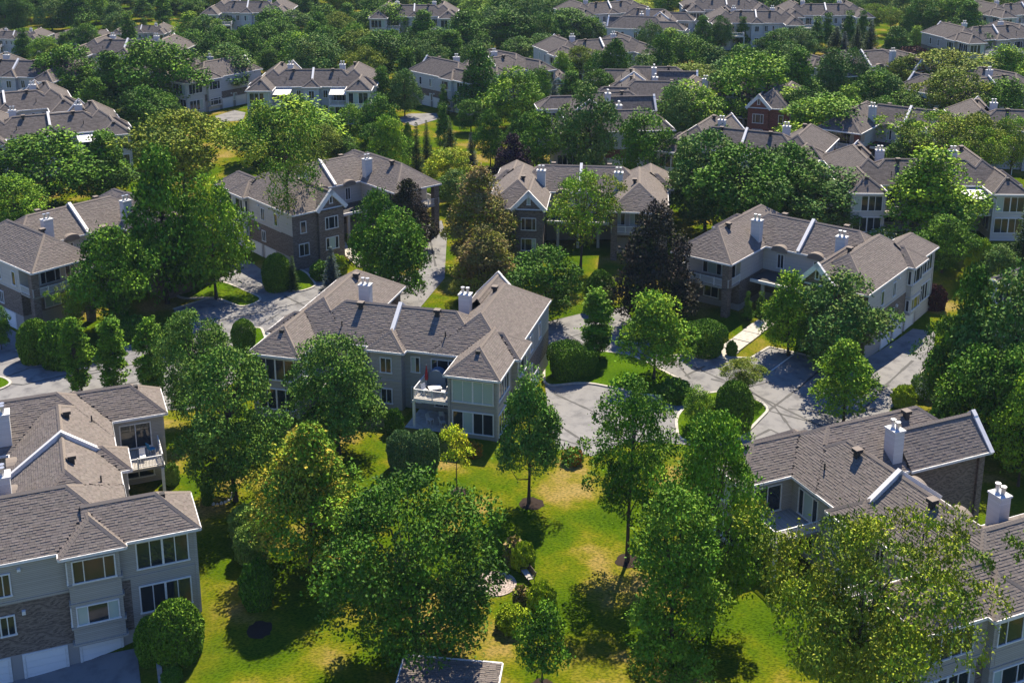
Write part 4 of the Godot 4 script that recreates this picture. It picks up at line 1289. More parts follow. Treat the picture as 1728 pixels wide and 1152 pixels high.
const PLANTS := [
	["oak_near", 0, -6.8, -76.0, 14.6, 6.29, 3.93, "oak_tree", "big dark green oak in the middle of the near lawn", "tree"],
	["maple_tips", 0, -16.4, -87.8, 13.3, 5.58, 5.18, "maple_tree", "maple with yellow tips on the lawn, left of the big oak", "tree"],
	["ash_near", 0, -32.4, -115.0, 12.8, 3.62, 1.51, "ash_tree", "dark ash behind the near-left house, beside the road bend", "tree"],
	["ash_near", 1, -24.9, -98.6, 14.9, 4.32, 0.86, "ash_tree", "broad grey-green ash at the lawn edge by the near-left house", "tree"],
	["ash_near", 2, -16.8, -107.3, 12.9, 4.24, 5.91, "ash_tree", "ash tree standing before the balcony of the middle beige house", "tree"],
	["linden_near", 0, 1.5, -97.8, 13.5, 3.18, 0.53, "linden_tree", "small linden on bare trunk before the sunroom of the beige house", "tree"],
	["maple_open", 0, 9.5, -88.8, 16.3, 3.58, 4.35, "maple_tree", "tall open maple with dark bare trunk right of the bench", "tree"],
	["maple_bright", 0, 15.0, -80.0, 18.1, 4.02, 1.05, "maple_tree", "bright green maple crowding the balcony of the near-right house", "tree"],
	["poplar_near", 0, 11.0, -72.7, 16.4, 3.02, 5.39, "poplar_tree", "dense columnar poplar at the bottom, right of the bench lawn", "tree"],
	["locust_near", 0, 22.8, -68.6, 16.0, 8.63, 2.61, "locust_tree", "spreading honey locust overhanging the near-right house roof", "tree"],
	["sapling", 0, -5.0, -99.9, 7.2, 1.50, 1.18, "sapling", "yellow-green sapling in a mulch ring before the beige house", "tree"],
	["young_oak", 0, 2.1, -73.3, 8.1, 1.95, 2.94, "oak_tree", "young dark tree at the bottom edge below the bench", "tree"],
	["column", 0, 10.0, -133.0, 8.7, 1.86, 3.40, "columnar_tree", "narrow upright maple by the hedge right of the beige house", "tree"],
	["street", 0, 16.0, -126.8, 11.7, 4.35, 0.62, "maple_tree", "light green maple on the verge beside the driveway", "tree"],
	["lime", 0, 32.5, -133.4, 10.7, 3.63, 3.47, "maple_tree", "lime-green maple half before the entrance of the right-hand house", "tree"],
	["bluish", 0, 37.5, -129.6, 12.2, 4.88, 5.92, "broadleaf_tree", "round maple covering the corner of the right-hand house", "tree"],
	["street", 1, 34.8, -117.0, 9.5, 3.85, 0.02, "maple_tree", "yellow-green maple between the parking bay and the driveway", "tree"],
	["column", 1, -48.2, -125.8, 9.2, 1.64, 2.93, "columnar_tree", "first columnar oak from the left behind the near-left roof", "tree"],
	["column", 2, -44.4, -125.6, 8.8, 1.77, 4.17, "columnar_tree", "second columnar oak from the left behind the near-left roof", "tree"],
	["column", 0, -39.6, -123.3, 9.5, 1.61, 1.16, "columnar_tree", "third columnar oak from the left behind the near-left roof", "tree"],
	["mid", 0, -49.8, -143.1, 14.5, 4.12, 4.34, "broadleaf_tree", "maple before the curved gable of the left-hand house", "tree"],
	["locust", 0, -54.0, -141.7, 7.8, 2.75, 4.02, "locust_tree", "small lime-green locust by the white balcony of the left-hand house", "tree"],
	["mid", 1, -46.0, -153.1, 21.7, 5.83, 2.19, "broadleaf_tree", "tall dark tree towering between the two left houses", "tree"],
	["lime", 1, -39.9, -154.9, 17.6, 4.81, 2.81, "maple_tree", "bright lime maple on the island beside the grey entrance house", "tree"],
	["elm", 0, -31.9, -167.3, 24.4, 7.15, 0.26, "elm_tree", "slender elm rising before the grey entrance house", "tree"],
	["mid", 2, -15.2, -150.0, 14.0, 4.41, 5.10, "broadleaf_tree", "green maple between the grey entrance house and the beige house", "tree"],
	["purple", 0, -15.4, -173.8, 11.7, 4.18, 1.89, "maple_tree", "dark bronze maple right of the grey entrance house", "tree"],
	["mid", 3, -17.9, -156.6, 14.7, 3.59, 0.29, "broadleaf_tree", "green tree touching the right wing of the grey entrance house", "tree"],
	["blue_spruce", 0, -24.7, -158.1, 6.4, 1.70, 1.43, "spruce_tree", "small blue spruce at the parking bay of the grey entrance house", "tree"],
	["spruce", 0, -30.1, -158.3, 5.2, 1.06, 1.94, "spruce_tree", "tiny pine on the round lawn island", "tree"],
	["gold", 0, -4.2, -166.8, 15.0, 6.13, 3.34, "linden_tree", "tall golden-brown linden beside the road behind the beige house", "tree"],
	["gold", 1, -3.3, -153.2, 10.5, 5.29, 2.42, "linden_tree", "lower golden linden right behind the white gable", "tree"],
	["locust", 1, 9.7, -163.9, 14.6, 5.32, 1.89, "locust_tree", "airy light green locust before the long brown roof", "tree"],
	["purple", 1, 17.6, -143.9, 16.1, 5.96, 2.49, "maple_tree", "dark purple-leaved maple left of the right-hand house", "tree"],
	["dark", 0, 4.1, -144.8, 10.3, 4.17, 6.01, "broadleaf_tree", "dark green maple right behind the white gable of the beige house", "tree"],
	["dark", 1, -176.6, -425.6, 15.3, 5.69, 5.94, "broadleaf_tree", "dark green tree behind the far brick bungalow, second such from left", "tree"],
	["mid", 0, -170.6, -427.1, 14.3, 5.19, 0.78, "broadleaf_tree", "mid green tree behind the far brick bungalow, fifth such from left", "tree"],
	["dark", 2, -162.4, -424.1, 16.7, 5.80, 4.40, "broadleaf_tree", "dark green tree behind the far brick bungalow, sixth such from left", "tree"],
	["mid", 1, -156.6, -425.6, 15.3, 5.17, 4.08, "broadleaf_tree", "mid green tree behind the far brick bungalow, sixth such from left", "tree"],
	["dark", 3, -151.7, -427.1, 14.3, 4.67, 5.67, "broadleaf_tree", "dark green tree behind the far brick bungalow, tenth such from left", "tree"],
	["mid", 2, -147.1, -428.7, 13.3, 4.69, 4.34, "broadleaf_tree", "mid green tree behind the far hip-roofed cottage", "tree"],
	["slim", 0, -137.1, -339.5, 9.5, 3.30, 2.78, "upright_tree", "slim upright tree before the far brick bungalow", "tree"],
	["lime", 2, -127.3, -329.8, 8.4, 4.26, 4.86, "maple_tree", "lime green tree before the far brick bungalow", "tree"],
	["slim", 1, -130.0, -351.8, 6.3, 2.34, 2.31, "upright_tree", "slim upright tree right of the far brick bungalow", "tree"],
	["dark", 0, -128.2, -356.0, 6.9, 3.06, 5.92, "broadleaf_tree", "dark green tree left of the far small roof", "tree"],
	["slim", 0, -134.1, -376.7, 7.2, 1.92, 5.72, "upright_tree", "slim upright tree behind the far brick bungalow, the right one", "tree"],
	["mid", 3, -121.9, -349.6, 8.9, 3.86, 4.03, "broadleaf_tree", "mid green tree before the far small roof", "tree"],
	["bluish", 1, -122.5, -379.1, 8.4, 3.94, 1.44, "broadleaf_tree", "grey-green tree left of the far hip-roofed cottage", "tree"],
	["mid", 0, -116.5, -369.5, 6.7, 3.62, 4.34, "broadleaf_tree", "mid green tree behind the far small roof", "tree"],
	["slim", 1, -116.8, -386.6, 5.9, 1.77, 2.93, "upright_tree", "slim upright tree behind the far hip-roofed cottage, the left one", "tree"],
	["slim", 0, -109.3, -384.1, 6.8, 2.54, 3.90, "upright_tree", "slim upright tree behind the far hip-roofed cottage, the right one", "tree"],
	["mid", 1, -127.4, -422.6, 7.6, 4.64, 5.63, "broadleaf_tree", "mid green tree left of the top-left roofs, the left one", "tree"],
	["mid", 2, -122.8, -438.2, 7.0, 5.34, 4.12, "broadleaf_tree", "mid green tree behind the top-left roofs, second such from left", "tree"],
	["mid", 3, -111.8, -425.6, 7.3, 4.67, 3.15, "broadleaf_tree", "mid green tree behind the top-left roofs, fourth such from left", "tree"],
	["lime", 3, -97.7, -371.9, 9.8, 5.92, 5.39, "maple_tree", "lime green tree right of the far hip-roofed cottage, the left one", "tree"],
	["mid", 0, -93.1, -389.1, 8.4, 5.23, 3.20, "broadleaf_tree", "mid green tree left of the top-left roofs, the right one", "tree"],
	["plum", 0, -90.1, -399.7, 6.9, 3.66, 5.39, "plum_tree", "purple-leaved tree behind the top-left roofs", "tree"],
	["mid", 1, -90.8, -329.8, 9.6, 3.85, 0.05, "broadleaf_tree", "mid green tree left of the half-hidden chimney roof", "tree"],
	["mid", 2, -84.1, -324.3, 10.9, 5.18, 2.28, "broadleaf_tree", "mid green tree before the half-hidden chimney roof, first such from left", "tree"],
	["bluish", 2, -82.2, -337.5, 7.9, 3.53, 2.46, "broadleaf_tree", "grey-green tree left of the half-hidden chimney roof", "tree"],
	["mid", 3, -102.2, -277.3, 14.0, 7.55, 2.09, "broadleaf_tree", "mid green tree right of the pale left-edge house", "tree"],
	["dark", 1, -89.4, -266.3, 14.8, 6.76, 0.74, "broadleaf_tree", "dark green tree before the white garage house", "tree"],
	["mid", 0, -79.5, -269.5, 17.0, 8.67, 2.21, "broadleaf_tree", "mid green tree before the white garage house, the left one", "tree"],
	["dark", 2, -101.2, -272.7, 7.8, 3.72, 2.82, "broadleaf_tree", "dark green tree right of the pale left-edge house", "tree"],
	["mid", 1, -90.0, -260.2, 9.8, 4.85, 1.27, "broadleaf_tree", "mid green tree behind the cropped left-edge roof", "tree"],
	["dark", 3, -76.7, -247.1, 10.1, 3.39, 1.15, "broadleaf_tree", "dark green tree right of the cropped left-edge roof", "tree"],
	["mid", 2, -73.4, -256.1, 7.0, 3.19, 1.38, "broadleaf_tree", "mid green tree before the white garage house, the right one", "tree"],
	["bluish", 3, -67.0, -284.2, 13.2, 7.38, 5.22, "broadleaf_tree", "grey-green tree right of the white garage house", "tree"],
	["mid", 3, -69.2, -337.5, 10.7, 5.18, 5.38, "broadleaf_tree", "mid green tree right of the half-hidden chimney roof, first such from left", "tree"],
	["dark", 0, -67.6, -346.5, 10.9, 5.31, 4.56, "broadleaf_tree", "dark green tree right of the half-hidden chimney roof, first such from left", "tree"],
	["bluish", 0, -67.9, -379.1, 9.2, 5.56, 1.75, "broadleaf_tree", "grey-green tree right of the top-left roofs", "tree"],
	["lime", 0, -59.1, -362.7, 7.7, 4.22, 3.13, "maple_tree", "lime green tree behind the half-hidden chimney roof", "tree"],
	["dark", 1, -70.1, -413.7, 9.1, 5.04, 0.74, "broadleaf_tree", "dark green tree behind the top-left roofs, twelfth such from left", "tree"],
	["mid", 0, -60.8, -393.0, 9.3, 5.04, 6.08, "broadleaf_tree", "mid green tree right of the top-left roofs", "tree"],
	["mid", 1, -53.1, -393.0, 9.7, 5.04, 2.58, "broadleaf_tree", "mid green tree left of the top middle roofs, the left one", "tree"],
	["dark", 2, -48.0, -318.9, 12.9, 5.29, 3.28, "broadleaf_tree", "dark green tree right of the half-hidden chimney roof, second such from left", "tree"],
	["mid", 2, -58.2, -326.1, 10.2, 6.22, 2.70, "broadleaf_tree", "mid green tree right of the half-hidden chimney roof, second such from left", "tree"],
	["mid", 3, -63.8, -318.9, 6.9, 3.93, 0.13, "broadleaf_tree", "mid green tree before the half-hidden chimney roof, third such from left", "tree"],
	["olive", 0, -38.9, -318.9, 12.1, 6.67, 2.87, "locust_tree", "olive green tree right of the half-hidden chimney roof", "tree"],
	["lime", 1, -38.6, -379.1, 11.5, 6.72, 3.84, "maple_tree", "lime green tree left of the top middle roofs", "tree"],
	["mid", 0, -46.5, -379.1, 9.2, 5.10, 5.89, "broadleaf_tree", "mid green tree left of the top middle roofs, the right one", "tree"],
	["dark", 3, -32.1, -327.9, 10.4, 4.44, 3.83, "broadleaf_tree", "dark green tree right of the half-hidden chimney roof, third such from left", "tree"],
	["bluish", 1, -25.7, -318.9, 9.2, 4.52, 4.15, "broadleaf_tree", "grey-green tree behind the balcony garage house, first such from left", "tree"],
	["lime", 2, -28.6, -386.6, 10.1, 5.67, 2.01, "maple_tree", "lime green tree behind the top middle roofs, second such from left", "tree"],
	["dark", 0, -20.1, -331.7, 10.5, 5.71, 4.52, "broadleaf_tree", "dark green tree left of the twin far roofs", "tree"],
	["dark", 1, -13.9, -341.4, 13.9, 7.53, 6.10, "broadleaf_tree", "dark green tree before the top middle roofs, the left one", "tree"],
	["mid", 1, -16.5, -329.8, 10.1, 5.47, 2.89, "broadleaf_tree", "mid green tree left of the twin far roofs", "tree"],
	["bluish", 2, -6.3, -379.1, 11.1, 5.56, 0.40, "broadleaf_tree", "grey-green tree right of the top middle roofs, the left one", "tree"],
	["dark", 2, -1.4, -351.8, 12.8, 6.89, 2.06, "broadleaf_tree", "dark green tree before the top middle roofs, the right one", "tree"],
	["lime", 3, -13.1, -422.6, 8.5, 7.98, 0.10, "maple_tree", "lime green tree behind the top middle roofs, fifth such from left", "tree"],
	["dark", 3, -48.9, -431.8, 8.2, 5.52, 3.45, "broadleaf_tree", "dark green tree behind the top middle roofs, first such from left", "tree"],
	["lime", 0, -4.5, -425.6, 8.5, 5.70, 0.74, "maple_tree", "lime green tree behind the top-edge roofs, first such from left", "tree"],
	["dark", 0, -36.9, -438.2, 8.3, 5.60, 0.07, "broadleaf_tree", "dark green tree behind the top middle roofs, third such from left", "tree"],
	["mid", 2, -21.8, -431.8, 8.7, 4.47, 5.02, "broadleaf_tree", "mid green tree behind the top middle roofs, second such from left", "tree"],
	["mid", 3, -61.8, -441.5, 8.0, 5.37, 2.66, "broadleaf_tree", "mid green tree behind the top-left roofs, ninth such from left", "tree"],
	["mid", 0, -83.6, -438.2, 8.3, 5.33, 1.39, "broadleaf_tree", "mid green tree behind the top-left roofs, fifth such from left", "tree"],
	["mid", 1, -28.7, -268.2, 10.9, 3.83, 0.55, "broadleaf_tree", "mid green tree right of the white awning house", "tree"],
	["bluish", 3, -23.8, -265.7, 10.9, 3.30, 2.43, "broadleaf_tree", "grey-green tree right of the white awning house", "tree"],
	["dark", 1, -7.7, -268.2, 15.6, 5.98, 6.12, "broadleaf_tree", "dark green tree before the balcony garage house", "tree"],
	["slim", 1, -15.4, -268.2, 6.9, 1.39, 1.38, "upright_tree", "slim upright tree before the balcony garage house", "tree"],
	["dark", 2, -8.6, -250.4, 7.1, 3.12, 3.43, "broadleaf_tree", "dark green tree left of the red-brick garage house, the right one", "tree"],
	["lime", 1, 0.5, -254.3, 13.1, 6.16, 5.60, "maple_tree", "lime green tree before the small hip roof", "tree"],
	["lime", 2, -32.3, -238.2, 8.4, 3.28, 5.67, "maple_tree", "lime green tree before the white awning house, the right one", "tree"],
	["slim", 0, -37.3, -247.1, 6.3, 1.54, 1.91, "upright_tree", "slim upright tree before the white awning house", "tree"],
	["dark", 3, -32.1, -223.4, 6.2, 3.09, 6.19, "broadleaf_tree", "dark green tree behind the grey entrance house, the left one", "tree"],
	["dark", 0, -26.6, -225.2, 7.4, 2.69, 1.70, "broadleaf_tree", "dark green tree behind the grey entrance house, the right one", "tree"],
	["mid", 2, -26.2, -234.7, 11.4, 3.81, 3.75, "broadleaf_tree", "mid green tree before the white awning house", "tree"],
	["street", 0, -21.9, -211.0, 13.5, 3.98, 0.82, "maple_tree", "light green tree behind the grey entrance house", "tree"],
	["dark", 1, -19.5, -223.4, 8.1, 1.68, 4.52, "broadleaf_tree", "dark green tree left of the red-brick garage house, the left one", "tree"],
	["spruce", 1, -17.4, -216.4, 9.9, 1.59, 2.33, "spruce_tree", "dark spruce behind the grey entrance house, the left one", "tree"],
	["spruce", 0, -16.2, -225.2, 8.3, 1.29, 3.17, "spruce_tree", "dark spruce left of the red-brick garage house, the left one", "tree"],
	["spruce", 1, -14.6, -213.9, 6.2, 1.12, 2.47, "spruce_tree", "dark spruce behind the grey entrance house, the right one", "tree"],
	["spruce", 0, -11.8, -227.0, 7.8, 1.78, 4.02, "spruce_tree", "dark spruce left of the red-brick garage house, the right one", "tree"],
	["slim", 1, -13.3, -234.7, 9.7, 1.83, 5.52, "upright_tree", "slim upright tree left of the red-brick garage house", "tree"],
	["blue_spruce", 0, -7.7, -223.4, 6.2, 1.40, 3.72, "spruce_tree", "blue spruce left of the red-brick garage house", "tree"],
	["mid", 3, -4.0, -221.6, 10.8, 2.92, 0.11, "broadleaf_tree", "mid green tree left of the red-brick garage house, the left one", "tree"],
	["mid", 0, 4.4, -215.2, 12.5, 4.19, 4.53, "broadleaf_tree", "mid green tree before the red-brick garage house", "tree"],
	["plum", 0, -0.2, -205.9, 10.3, 4.41, 0.62, "plum_tree", "purple-leaved tree behind the long brown roof", "tree"],
	["yellow", 0, -11.1, -204.4, 7.7, 4.13, 2.06, "maple_tree", "bright yellow tree behind the grey entrance house", "tree"],
	["bluish", 0, -9.5, -196.4, 6.1, 2.86, 0.76, "broadleaf_tree", "grey-green tree right of the grey entrance house", "tree"],
	["mid", 1, 0.9, -234.7, 8.0, 2.50, 5.33, "broadleaf_tree", "mid green tree left of the red-brick garage house, the right one", "tree"],
	["bluish", 1, -2.5, -360.4, 13.5, 5.73, 2.41, "broadleaf_tree", "grey-green tree right of the top middle roofs, the right one", "tree"],
	["mid", 2, 3.5, -405.2, 10.2, 5.19, 2.18, "broadleaf_tree", "mid green tree left of the top-edge roofs", "tree"],
	["mid", 3, 11.7, -416.6, 9.2, 5.59, 2.83, "broadleaf_tree", "mid green tree behind the top-edge roofs, third such from left", "tree"],
	["mid", 0, 21.4, -416.6, 9.2, 5.08, 1.43, "broadleaf_tree", "mid green tree behind the top-edge roofs, fifth such from left", "tree"],
	["bluish", 2, 5.5, -367.2, 9.7, 6.97, 5.06, "broadleaf_tree", "grey-green tree left of the top-edge roofs, the left one", "tree"],
	["dark", 2, 17.4, -371.9, 10.9, 6.82, 3.59, "broadleaf_tree", "dark green tree before the top-edge roofs", "tree"],
	["mid", 1, 13.9, -364.9, 9.6, 5.81, 3.35, "broadleaf_tree", "mid green tree left of the pale end-wall house, the left one", "tree"],
	["mid", 2, 24.3, -367.2, 8.9, 4.27, 1.26, "broadleaf_tree", "mid green tree left of the pale end-wall house, the right one", "tree"],
	["dark", 3, 2.3, -333.6, 7.7, 4.92, 4.84, "broadleaf_tree", "dark green tree behind the twin far roofs", "tree"],
	["bluish", 3, 9.2, -324.3, 10.1, 5.78, 0.74, "broadleaf_tree", "grey-green tree left of the twin far roofs", "tree"],
	["dark", 0, 32.0, -397.0, 8.8, 6.54, 4.24, "broadleaf_tree", "dark green tree behind the top-edge roofs, third such from left", "tree"],
	["mid", 3, 39.6, -384.1, 7.4, 4.46, 5.42, "broadleaf_tree", "mid green tree right of the top-edge roofs", "tree"],
	["lime", 3, 11.7, -293.0, 10.3, 3.98, 1.59, "maple_tree", "lime green tree right of the small hip roof", "tree"],
	["olive", 1, 16.6, -300.6, 10.5, 4.45, 1.35, "locust_tree", "olive green tree before the twin far roofs", "tree"],
	["mid", 0, 5.8, -264.4, 11.6, 3.12, 4.84, "broadleaf_tree", "mid green tree before the small hip roof", "tree"],
	["blue_spruce", 0, 9.0, -254.9, 10.7, 2.64, 4.57, "spruce_tree", "blue spruce left of the hidden middle roof", "tree"],
	["mid", 1, 13.4, -270.7, 9.3, 4.54, 5.24, "broadleaf_tree", "mid green tree right of the small hip roof", "tree"],
	["dark", 1, 23.9, -281.4, 15.1, 5.04, 1.59, "broadleaf_tree", "dark green tree behind the hidden middle roof", "tree"],
	["dark", 2, 20.9, -282.8, 12.0, 3.85, 2.45, "broadleaf_tree", "dark green tree right of the small hip roof", "tree"],
	["bluish", 0, 31.9, -291.5, 9.6, 4.50, 6.07, "broadleaf_tree", "grey-green tree before the twin far roofs", "tree"],
	["mid", 2, 30.3, -315.4, 9.1, 3.30, 2.14, "broadleaf_tree", "mid green tree right of the twin far roofs, first such from left", "tree"],
	["bluish", 1, 37.3, -329.8, 12.4, 3.85, 1.69, "broadleaf_tree", "grey-green tree behind the twin far roofs", "tree"],
	["mid", 3, 37.1, -299.1, 13.2, 4.06, 5.78, "broadleaf_tree", "mid green tree right of the twin far roofs, second such from left", "tree"],
	["mid", 0, 45.1, -310.3, 12.1, 6.12, 1.19, "broadleaf_tree", "mid green tree right of the twin far roofs, third such from left", "tree"],
	["bluish", 2, 51.3, -305.4, 10.4, 4.90, 3.40, "broadleaf_tree", "grey-green tree right of the twin far roofs", "tree"],
	["lime", 0, 45.0, -343.5, 8.7, 5.48, 4.56, "maple_tree", "lime green tree before the pale end-wall house", "tree"],
	["mid", 1, 55.6, -353.9, 10.8, 4.12, 5.81, "broadleaf_tree", "mid green tree right of the pale end-wall house", "tree"],
	["plum", 0, 56.7, -394.4, 9.1, 4.58, 5.27, "plum_tree", "purple-leaved tree left of the highest roofs", "tree"],
	["bluish", 3, 61.2, -356.0, 10.5, 3.27, 5.64, "broadleaf_tree", "grey-green tree before the far long row, the left one", "tree"],
	["slim", 0, 68.3, -362.7, 9.7, 2.59, 2.02, "upright_tree", "slim upright tree before the far long row, the left one", "tree"],
	["plum", 0, 73.0, -367.2, 6.0, 3.38, 5.14, "plum_tree", "purple-leaved tree before the far long row", "tree"],
	["olive", 0, 41.9, -282.8, 9.1, 7.88, 5.93, "locust_tree", "olive green tree behind the hidden middle roof", "tree"],
	["lime", 1, 36.1, -240.7, 12.9, 7.50, 2.11, "maple_tree", "lime green tree before the brick white-door house", "tree"],
	["lime", 2, 50.0, -250.4, 16.8, 8.70, 4.49, "maple_tree", "lime green tree right of the brick white-door house, the left one", "tree"],
	["bluish", 0, 13.3, -213.1, 17.2, 5.07, 1.32, "broadleaf_tree", "grey-green tree before the red-brick garage house", "tree"],
	["mid", 2, 23.3, -205.1, 14.2, 5.03, 1.66, "broadleaf_tree", "mid green tree left of the pale gabled house", "tree"],
	["yellow", 0, 46.1, -444.8, 4.2, 5.42, 3.79, "maple_tree", "bright yellow tree behind the highest roofs, the left one", "tree"],
	["yellow", 0, 84.3, -451.5, 4.2, 4.67, 3.39, "maple_tree", "bright yellow tree behind the highest roofs, the right one", "tree"],
	["slim", 1, 77.0, -364.9, 9.1, 2.42, 4.22, "upright_tree", "slim upright tree right of the far long row, the left one", "tree"],
	["slim", 0, 85.8, -376.7, 7.8, 2.30, 0.77, "upright_tree", "slim upright tree left of the far second row", "tree"],
	["slim", 1, 87.1, -349.6, 11.2, 2.86, 1.94, "upright_tree", "slim upright tree before the far long row, the right one", "tree"],
	["slim", 0, 93.9, -360.4, 11.1, 2.94, 5.85, "upright_tree", "slim upright tree right of the far long row, the right one", "tree"],
	["slim", 1, 99.2, -360.4, 11.5, 2.76, 1.80, "upright_tree", "slim upright tree before the far second row, the left one", "tree"],
	["slim", 0, 105.3, -367.2, 11.0, 2.62, 1.79, "upright_tree", "slim upright tree before the far second row, the right one", "tree"],
	["mid", 3, 74.2, -335.5, 9.6, 4.95, 1.13, "broadleaf_tree", "mid green tree before the far long row", "tree"],
	["bluish", 1, 81.1, -341.4, 9.2, 4.61, 5.21, "broadleaf_tree", "grey-green tree before the far long row, the right one", "tree"],
	["spruce", 1, 93.2, -349.6, 8.5, 3.75, 4.12, "spruce_tree", "dark spruce right of the far long row, the left one", "tree"],
	["blue_spruce", 0, 95.1, -347.6, 7.1, 2.13, 5.61, "spruce_tree", "blue spruce right of the far long row", "tree"],
	["spruce", 0, 99.2, -349.6, 9.1, 2.68, 4.44, "spruce_tree", "dark spruce right of the far long row, the right one", "tree"],
	["spruce", 1, 104.4, -353.9, 9.7, 3.07, 5.67, "spruce_tree", "dark spruce left of the three-storey far block", "tree"],
	["dark", 3, 70.1, -339.5, 6.6, 2.92, 1.97, "broadleaf_tree", "dark green tree before the far long row", "tree"],
	["locust", 0, 114.9, -386.6, 10.5, 4.72, 4.38, "locust_tree", "airy yellow-green tree right of the far second row, the left one", "tree"],
	["locust", 1, 121.5, -391.7, 8.5, 4.55, 0.47, "locust_tree", "airy yellow-green tree right of the far second row, the right one", "tree"],
	["dark", 0, 125.8, -376.7, 13.3, 4.83, 0.97, "broadleaf_tree", "dark green tree right of the far second row", "tree"],
	["slim", 1, 134.7, -389.1, 12.9, 3.17, 4.74, "upright_tree", "slim upright tree left of the top-right block, the left one", "tree"],
	["slim", 0, 141.6, -397.0, 12.0, 2.62, 3.39, "upright_tree", "slim upright tree left of the top-right block, the right one", "tree"],
	["slim", 1, 149.2, -406.6, 11.2, 2.68, 3.51, "upright_tree", "slim upright tree behind the top-right block, third such from left", "tree"],
	["mid", 0, 121.4, -374.3, 7.6, 2.52, 5.11, "broadleaf_tree", "mid green tree right of the far second row", "tree"],
	["dark", 1, 107.2, -339.5, 10.0, 5.21, 5.28, "broadleaf_tree", "dark green tree left of the three-storey far block", "tree"],
	["lime", 3, 116.5, -349.6, 8.5, 3.65, 3.30, "maple_tree", "lime green tree left of the three-storey far block", "tree"],
	["mid", 1, 62.8, -266.3, 15.3, 6.10, 2.96, "broadleaf_tree", "mid green tree right of the brick white-door house", "tree"],
	["bluish", 2, 72.0, -270.7, 16.0, 5.36, 3.09, "broadleaf_tree", "grey-green tree before the brick chimney house, the left one", "tree"],
	["bluish", 3, 78.5, -277.3, 13.5, 3.77, 5.10, "broadleaf_tree", "grey-green tree before the brick chimney house, the right one", "tree"],
	["mid", 2, 79.8, -263.2, 11.2, 5.23, 0.46, "broadleaf_tree", "mid green tree left of the shaded right roof, the left one", "tree"],
	["olive", 1, 99.6, -279.4, 13.1, 9.68, 1.52, "locust_tree", "olive green tree right of the brick chimney house, the right one", "tree"],
	["olive", 0, 91.6, -282.8, 10.7, 4.55, 0.58, "locust_tree", "olive green tree right of the brick chimney house, the left one", "tree"],
	["mid", 3, 126.7, -333.6, 9.9, 5.94, 4.02, "broadleaf_tree", "mid green tree left of the three-storey far block", "tree"],
	["lime", 0, 118.0, -290.0, 12.3, 6.99, 5.26, "maple_tree", "lime green tree right of the brick chimney house, the left one", "tree"],
	["lime", 1, 122.6, -290.0, 11.4, 4.84, 2.19, "maple_tree", "lime green tree right of the brick chimney house, the right one", "tree"],
	["lime", 2, 60.4, -227.0, 12.7, 8.66, 2.69, "maple_tree", "lime green tree left of the red-brick gable house", "tree"],
	["mid", 0, 84.1, -256.1, 7.8, 4.94, 2.62, "broadleaf_tree", "mid green tree left of the shaded right roof, the right one", "tree"],
	["dark", 2, 94.6, -258.4, 7.3, 3.38, 4.94, "broadleaf_tree", "dark green tree left of the shaded right roof", "tree"],
	["mid", 1, 102.8, -258.4, 7.8, 4.18, 1.46, "broadleaf_tree", "mid green tree right of the shaded right roof, the left one", "tree"],
	["mid", 2, 108.1, -260.2, 7.8, 3.40, 4.98, "broadleaf_tree", "mid green tree right of the shaded right roof, the right one", "tree"],
	["bluish", 0, 97.8, -253.8, 8.3, 4.90, 1.84, "broadleaf_tree", "grey-green tree before the shaded right roof", "tree"],
	["locust", 0, 73.4, -209.8, 13.4, 7.38, 3.17, "locust_tree", "airy yellow-green tree before the red-brick gable house", "tree"],
	["olive", 1, 81.5, -209.0, 13.1, 5.52, 5.01, "locust_tree", "olive green tree before the red-brick gable house", "tree"],
	["locust", 1, 88.1, -209.0, 12.5, 4.86, 0.29, "locust_tree", "airy yellow-green tree before the right-edge chimney roof", "tree"],
	["mid", 3, 72.4, -231.8, 8.6, 2.76, 2.56, "broadleaf_tree", "mid green tree behind the red-brick gable house", "tree"],
	["dark", 3, 43.3, -184.9, 13.2, 5.74, 5.74, "broadleaf_tree", "dark green tree left of the awning house at right", "tree"],
	["bluish", 1, 47.0, -180.6, 10.7, 6.43, 3.87, "broadleaf_tree", "grey-green tree left of the awning house at right, the right one", "tree"],
	["lime", 3, 53.1, -180.6, 7.3, 2.99, 6.23, "maple_tree", "lime green tree left of the awning house at right", "tree"],
	["lime", 0, 62.9, -175.9, 14.8, 8.38, 2.05, "maple_tree", "lime green tree before the awning house at right", "tree"],
	["mid", 0, 60.6, -162.8, 8.7, 3.45, 3.43, "broadleaf_tree", "mid green tree before the awning house at right", "tree"],
	["bluish", 2, 66.6, -158.0, 6.4, 3.16, 5.57, "broadleaf_tree", "grey-green tree behind the cropped right roof", "tree"],
	["spruce", 0, 70.4, -159.7, 12.4, 2.30, 5.92, "spruce_tree", "dark spruce behind the cropped right roof", "tree"],
	["bluish", 3, 29.9, -180.6, 16.6, 5.95, 1.74, "broadleaf_tree", "grey-green tree right of the long brown roof", "tree"],
	["dark", 0, 33.5, -173.9, 15.5, 6.74, 0.98, "broadleaf_tree", "dark green tree right of the long brown roof", "tree"],
	["mid", 1, 28.1, -190.8, 12.8, 3.62, 0.97, "broadleaf_tree", "mid green tree right of the long brown roof", "tree"],
	["bluish", 0, 38.6, -178.2, 13.4, 3.40, 0.06, "broadleaf_tree", "grey-green tree left of the awning house at right, the left one", "tree"],
	["dark", 1, 47.4, -118.4, 17.6, 3.58, 0.52, "broadleaf_tree", "dark green tree left of the cropped right roof", "tree"],
	["bluish", 1, 50.8, -114.9, 18.3, 4.92, 2.43, "broadleaf_tree", "grey-green tree left of the cropped right roof", "tree"],
	["mid", 2, 45.6, -109.7, 11.8, 3.66, 3.27, "broadleaf_tree", "mid green tree behind the near-right house", "tree"],
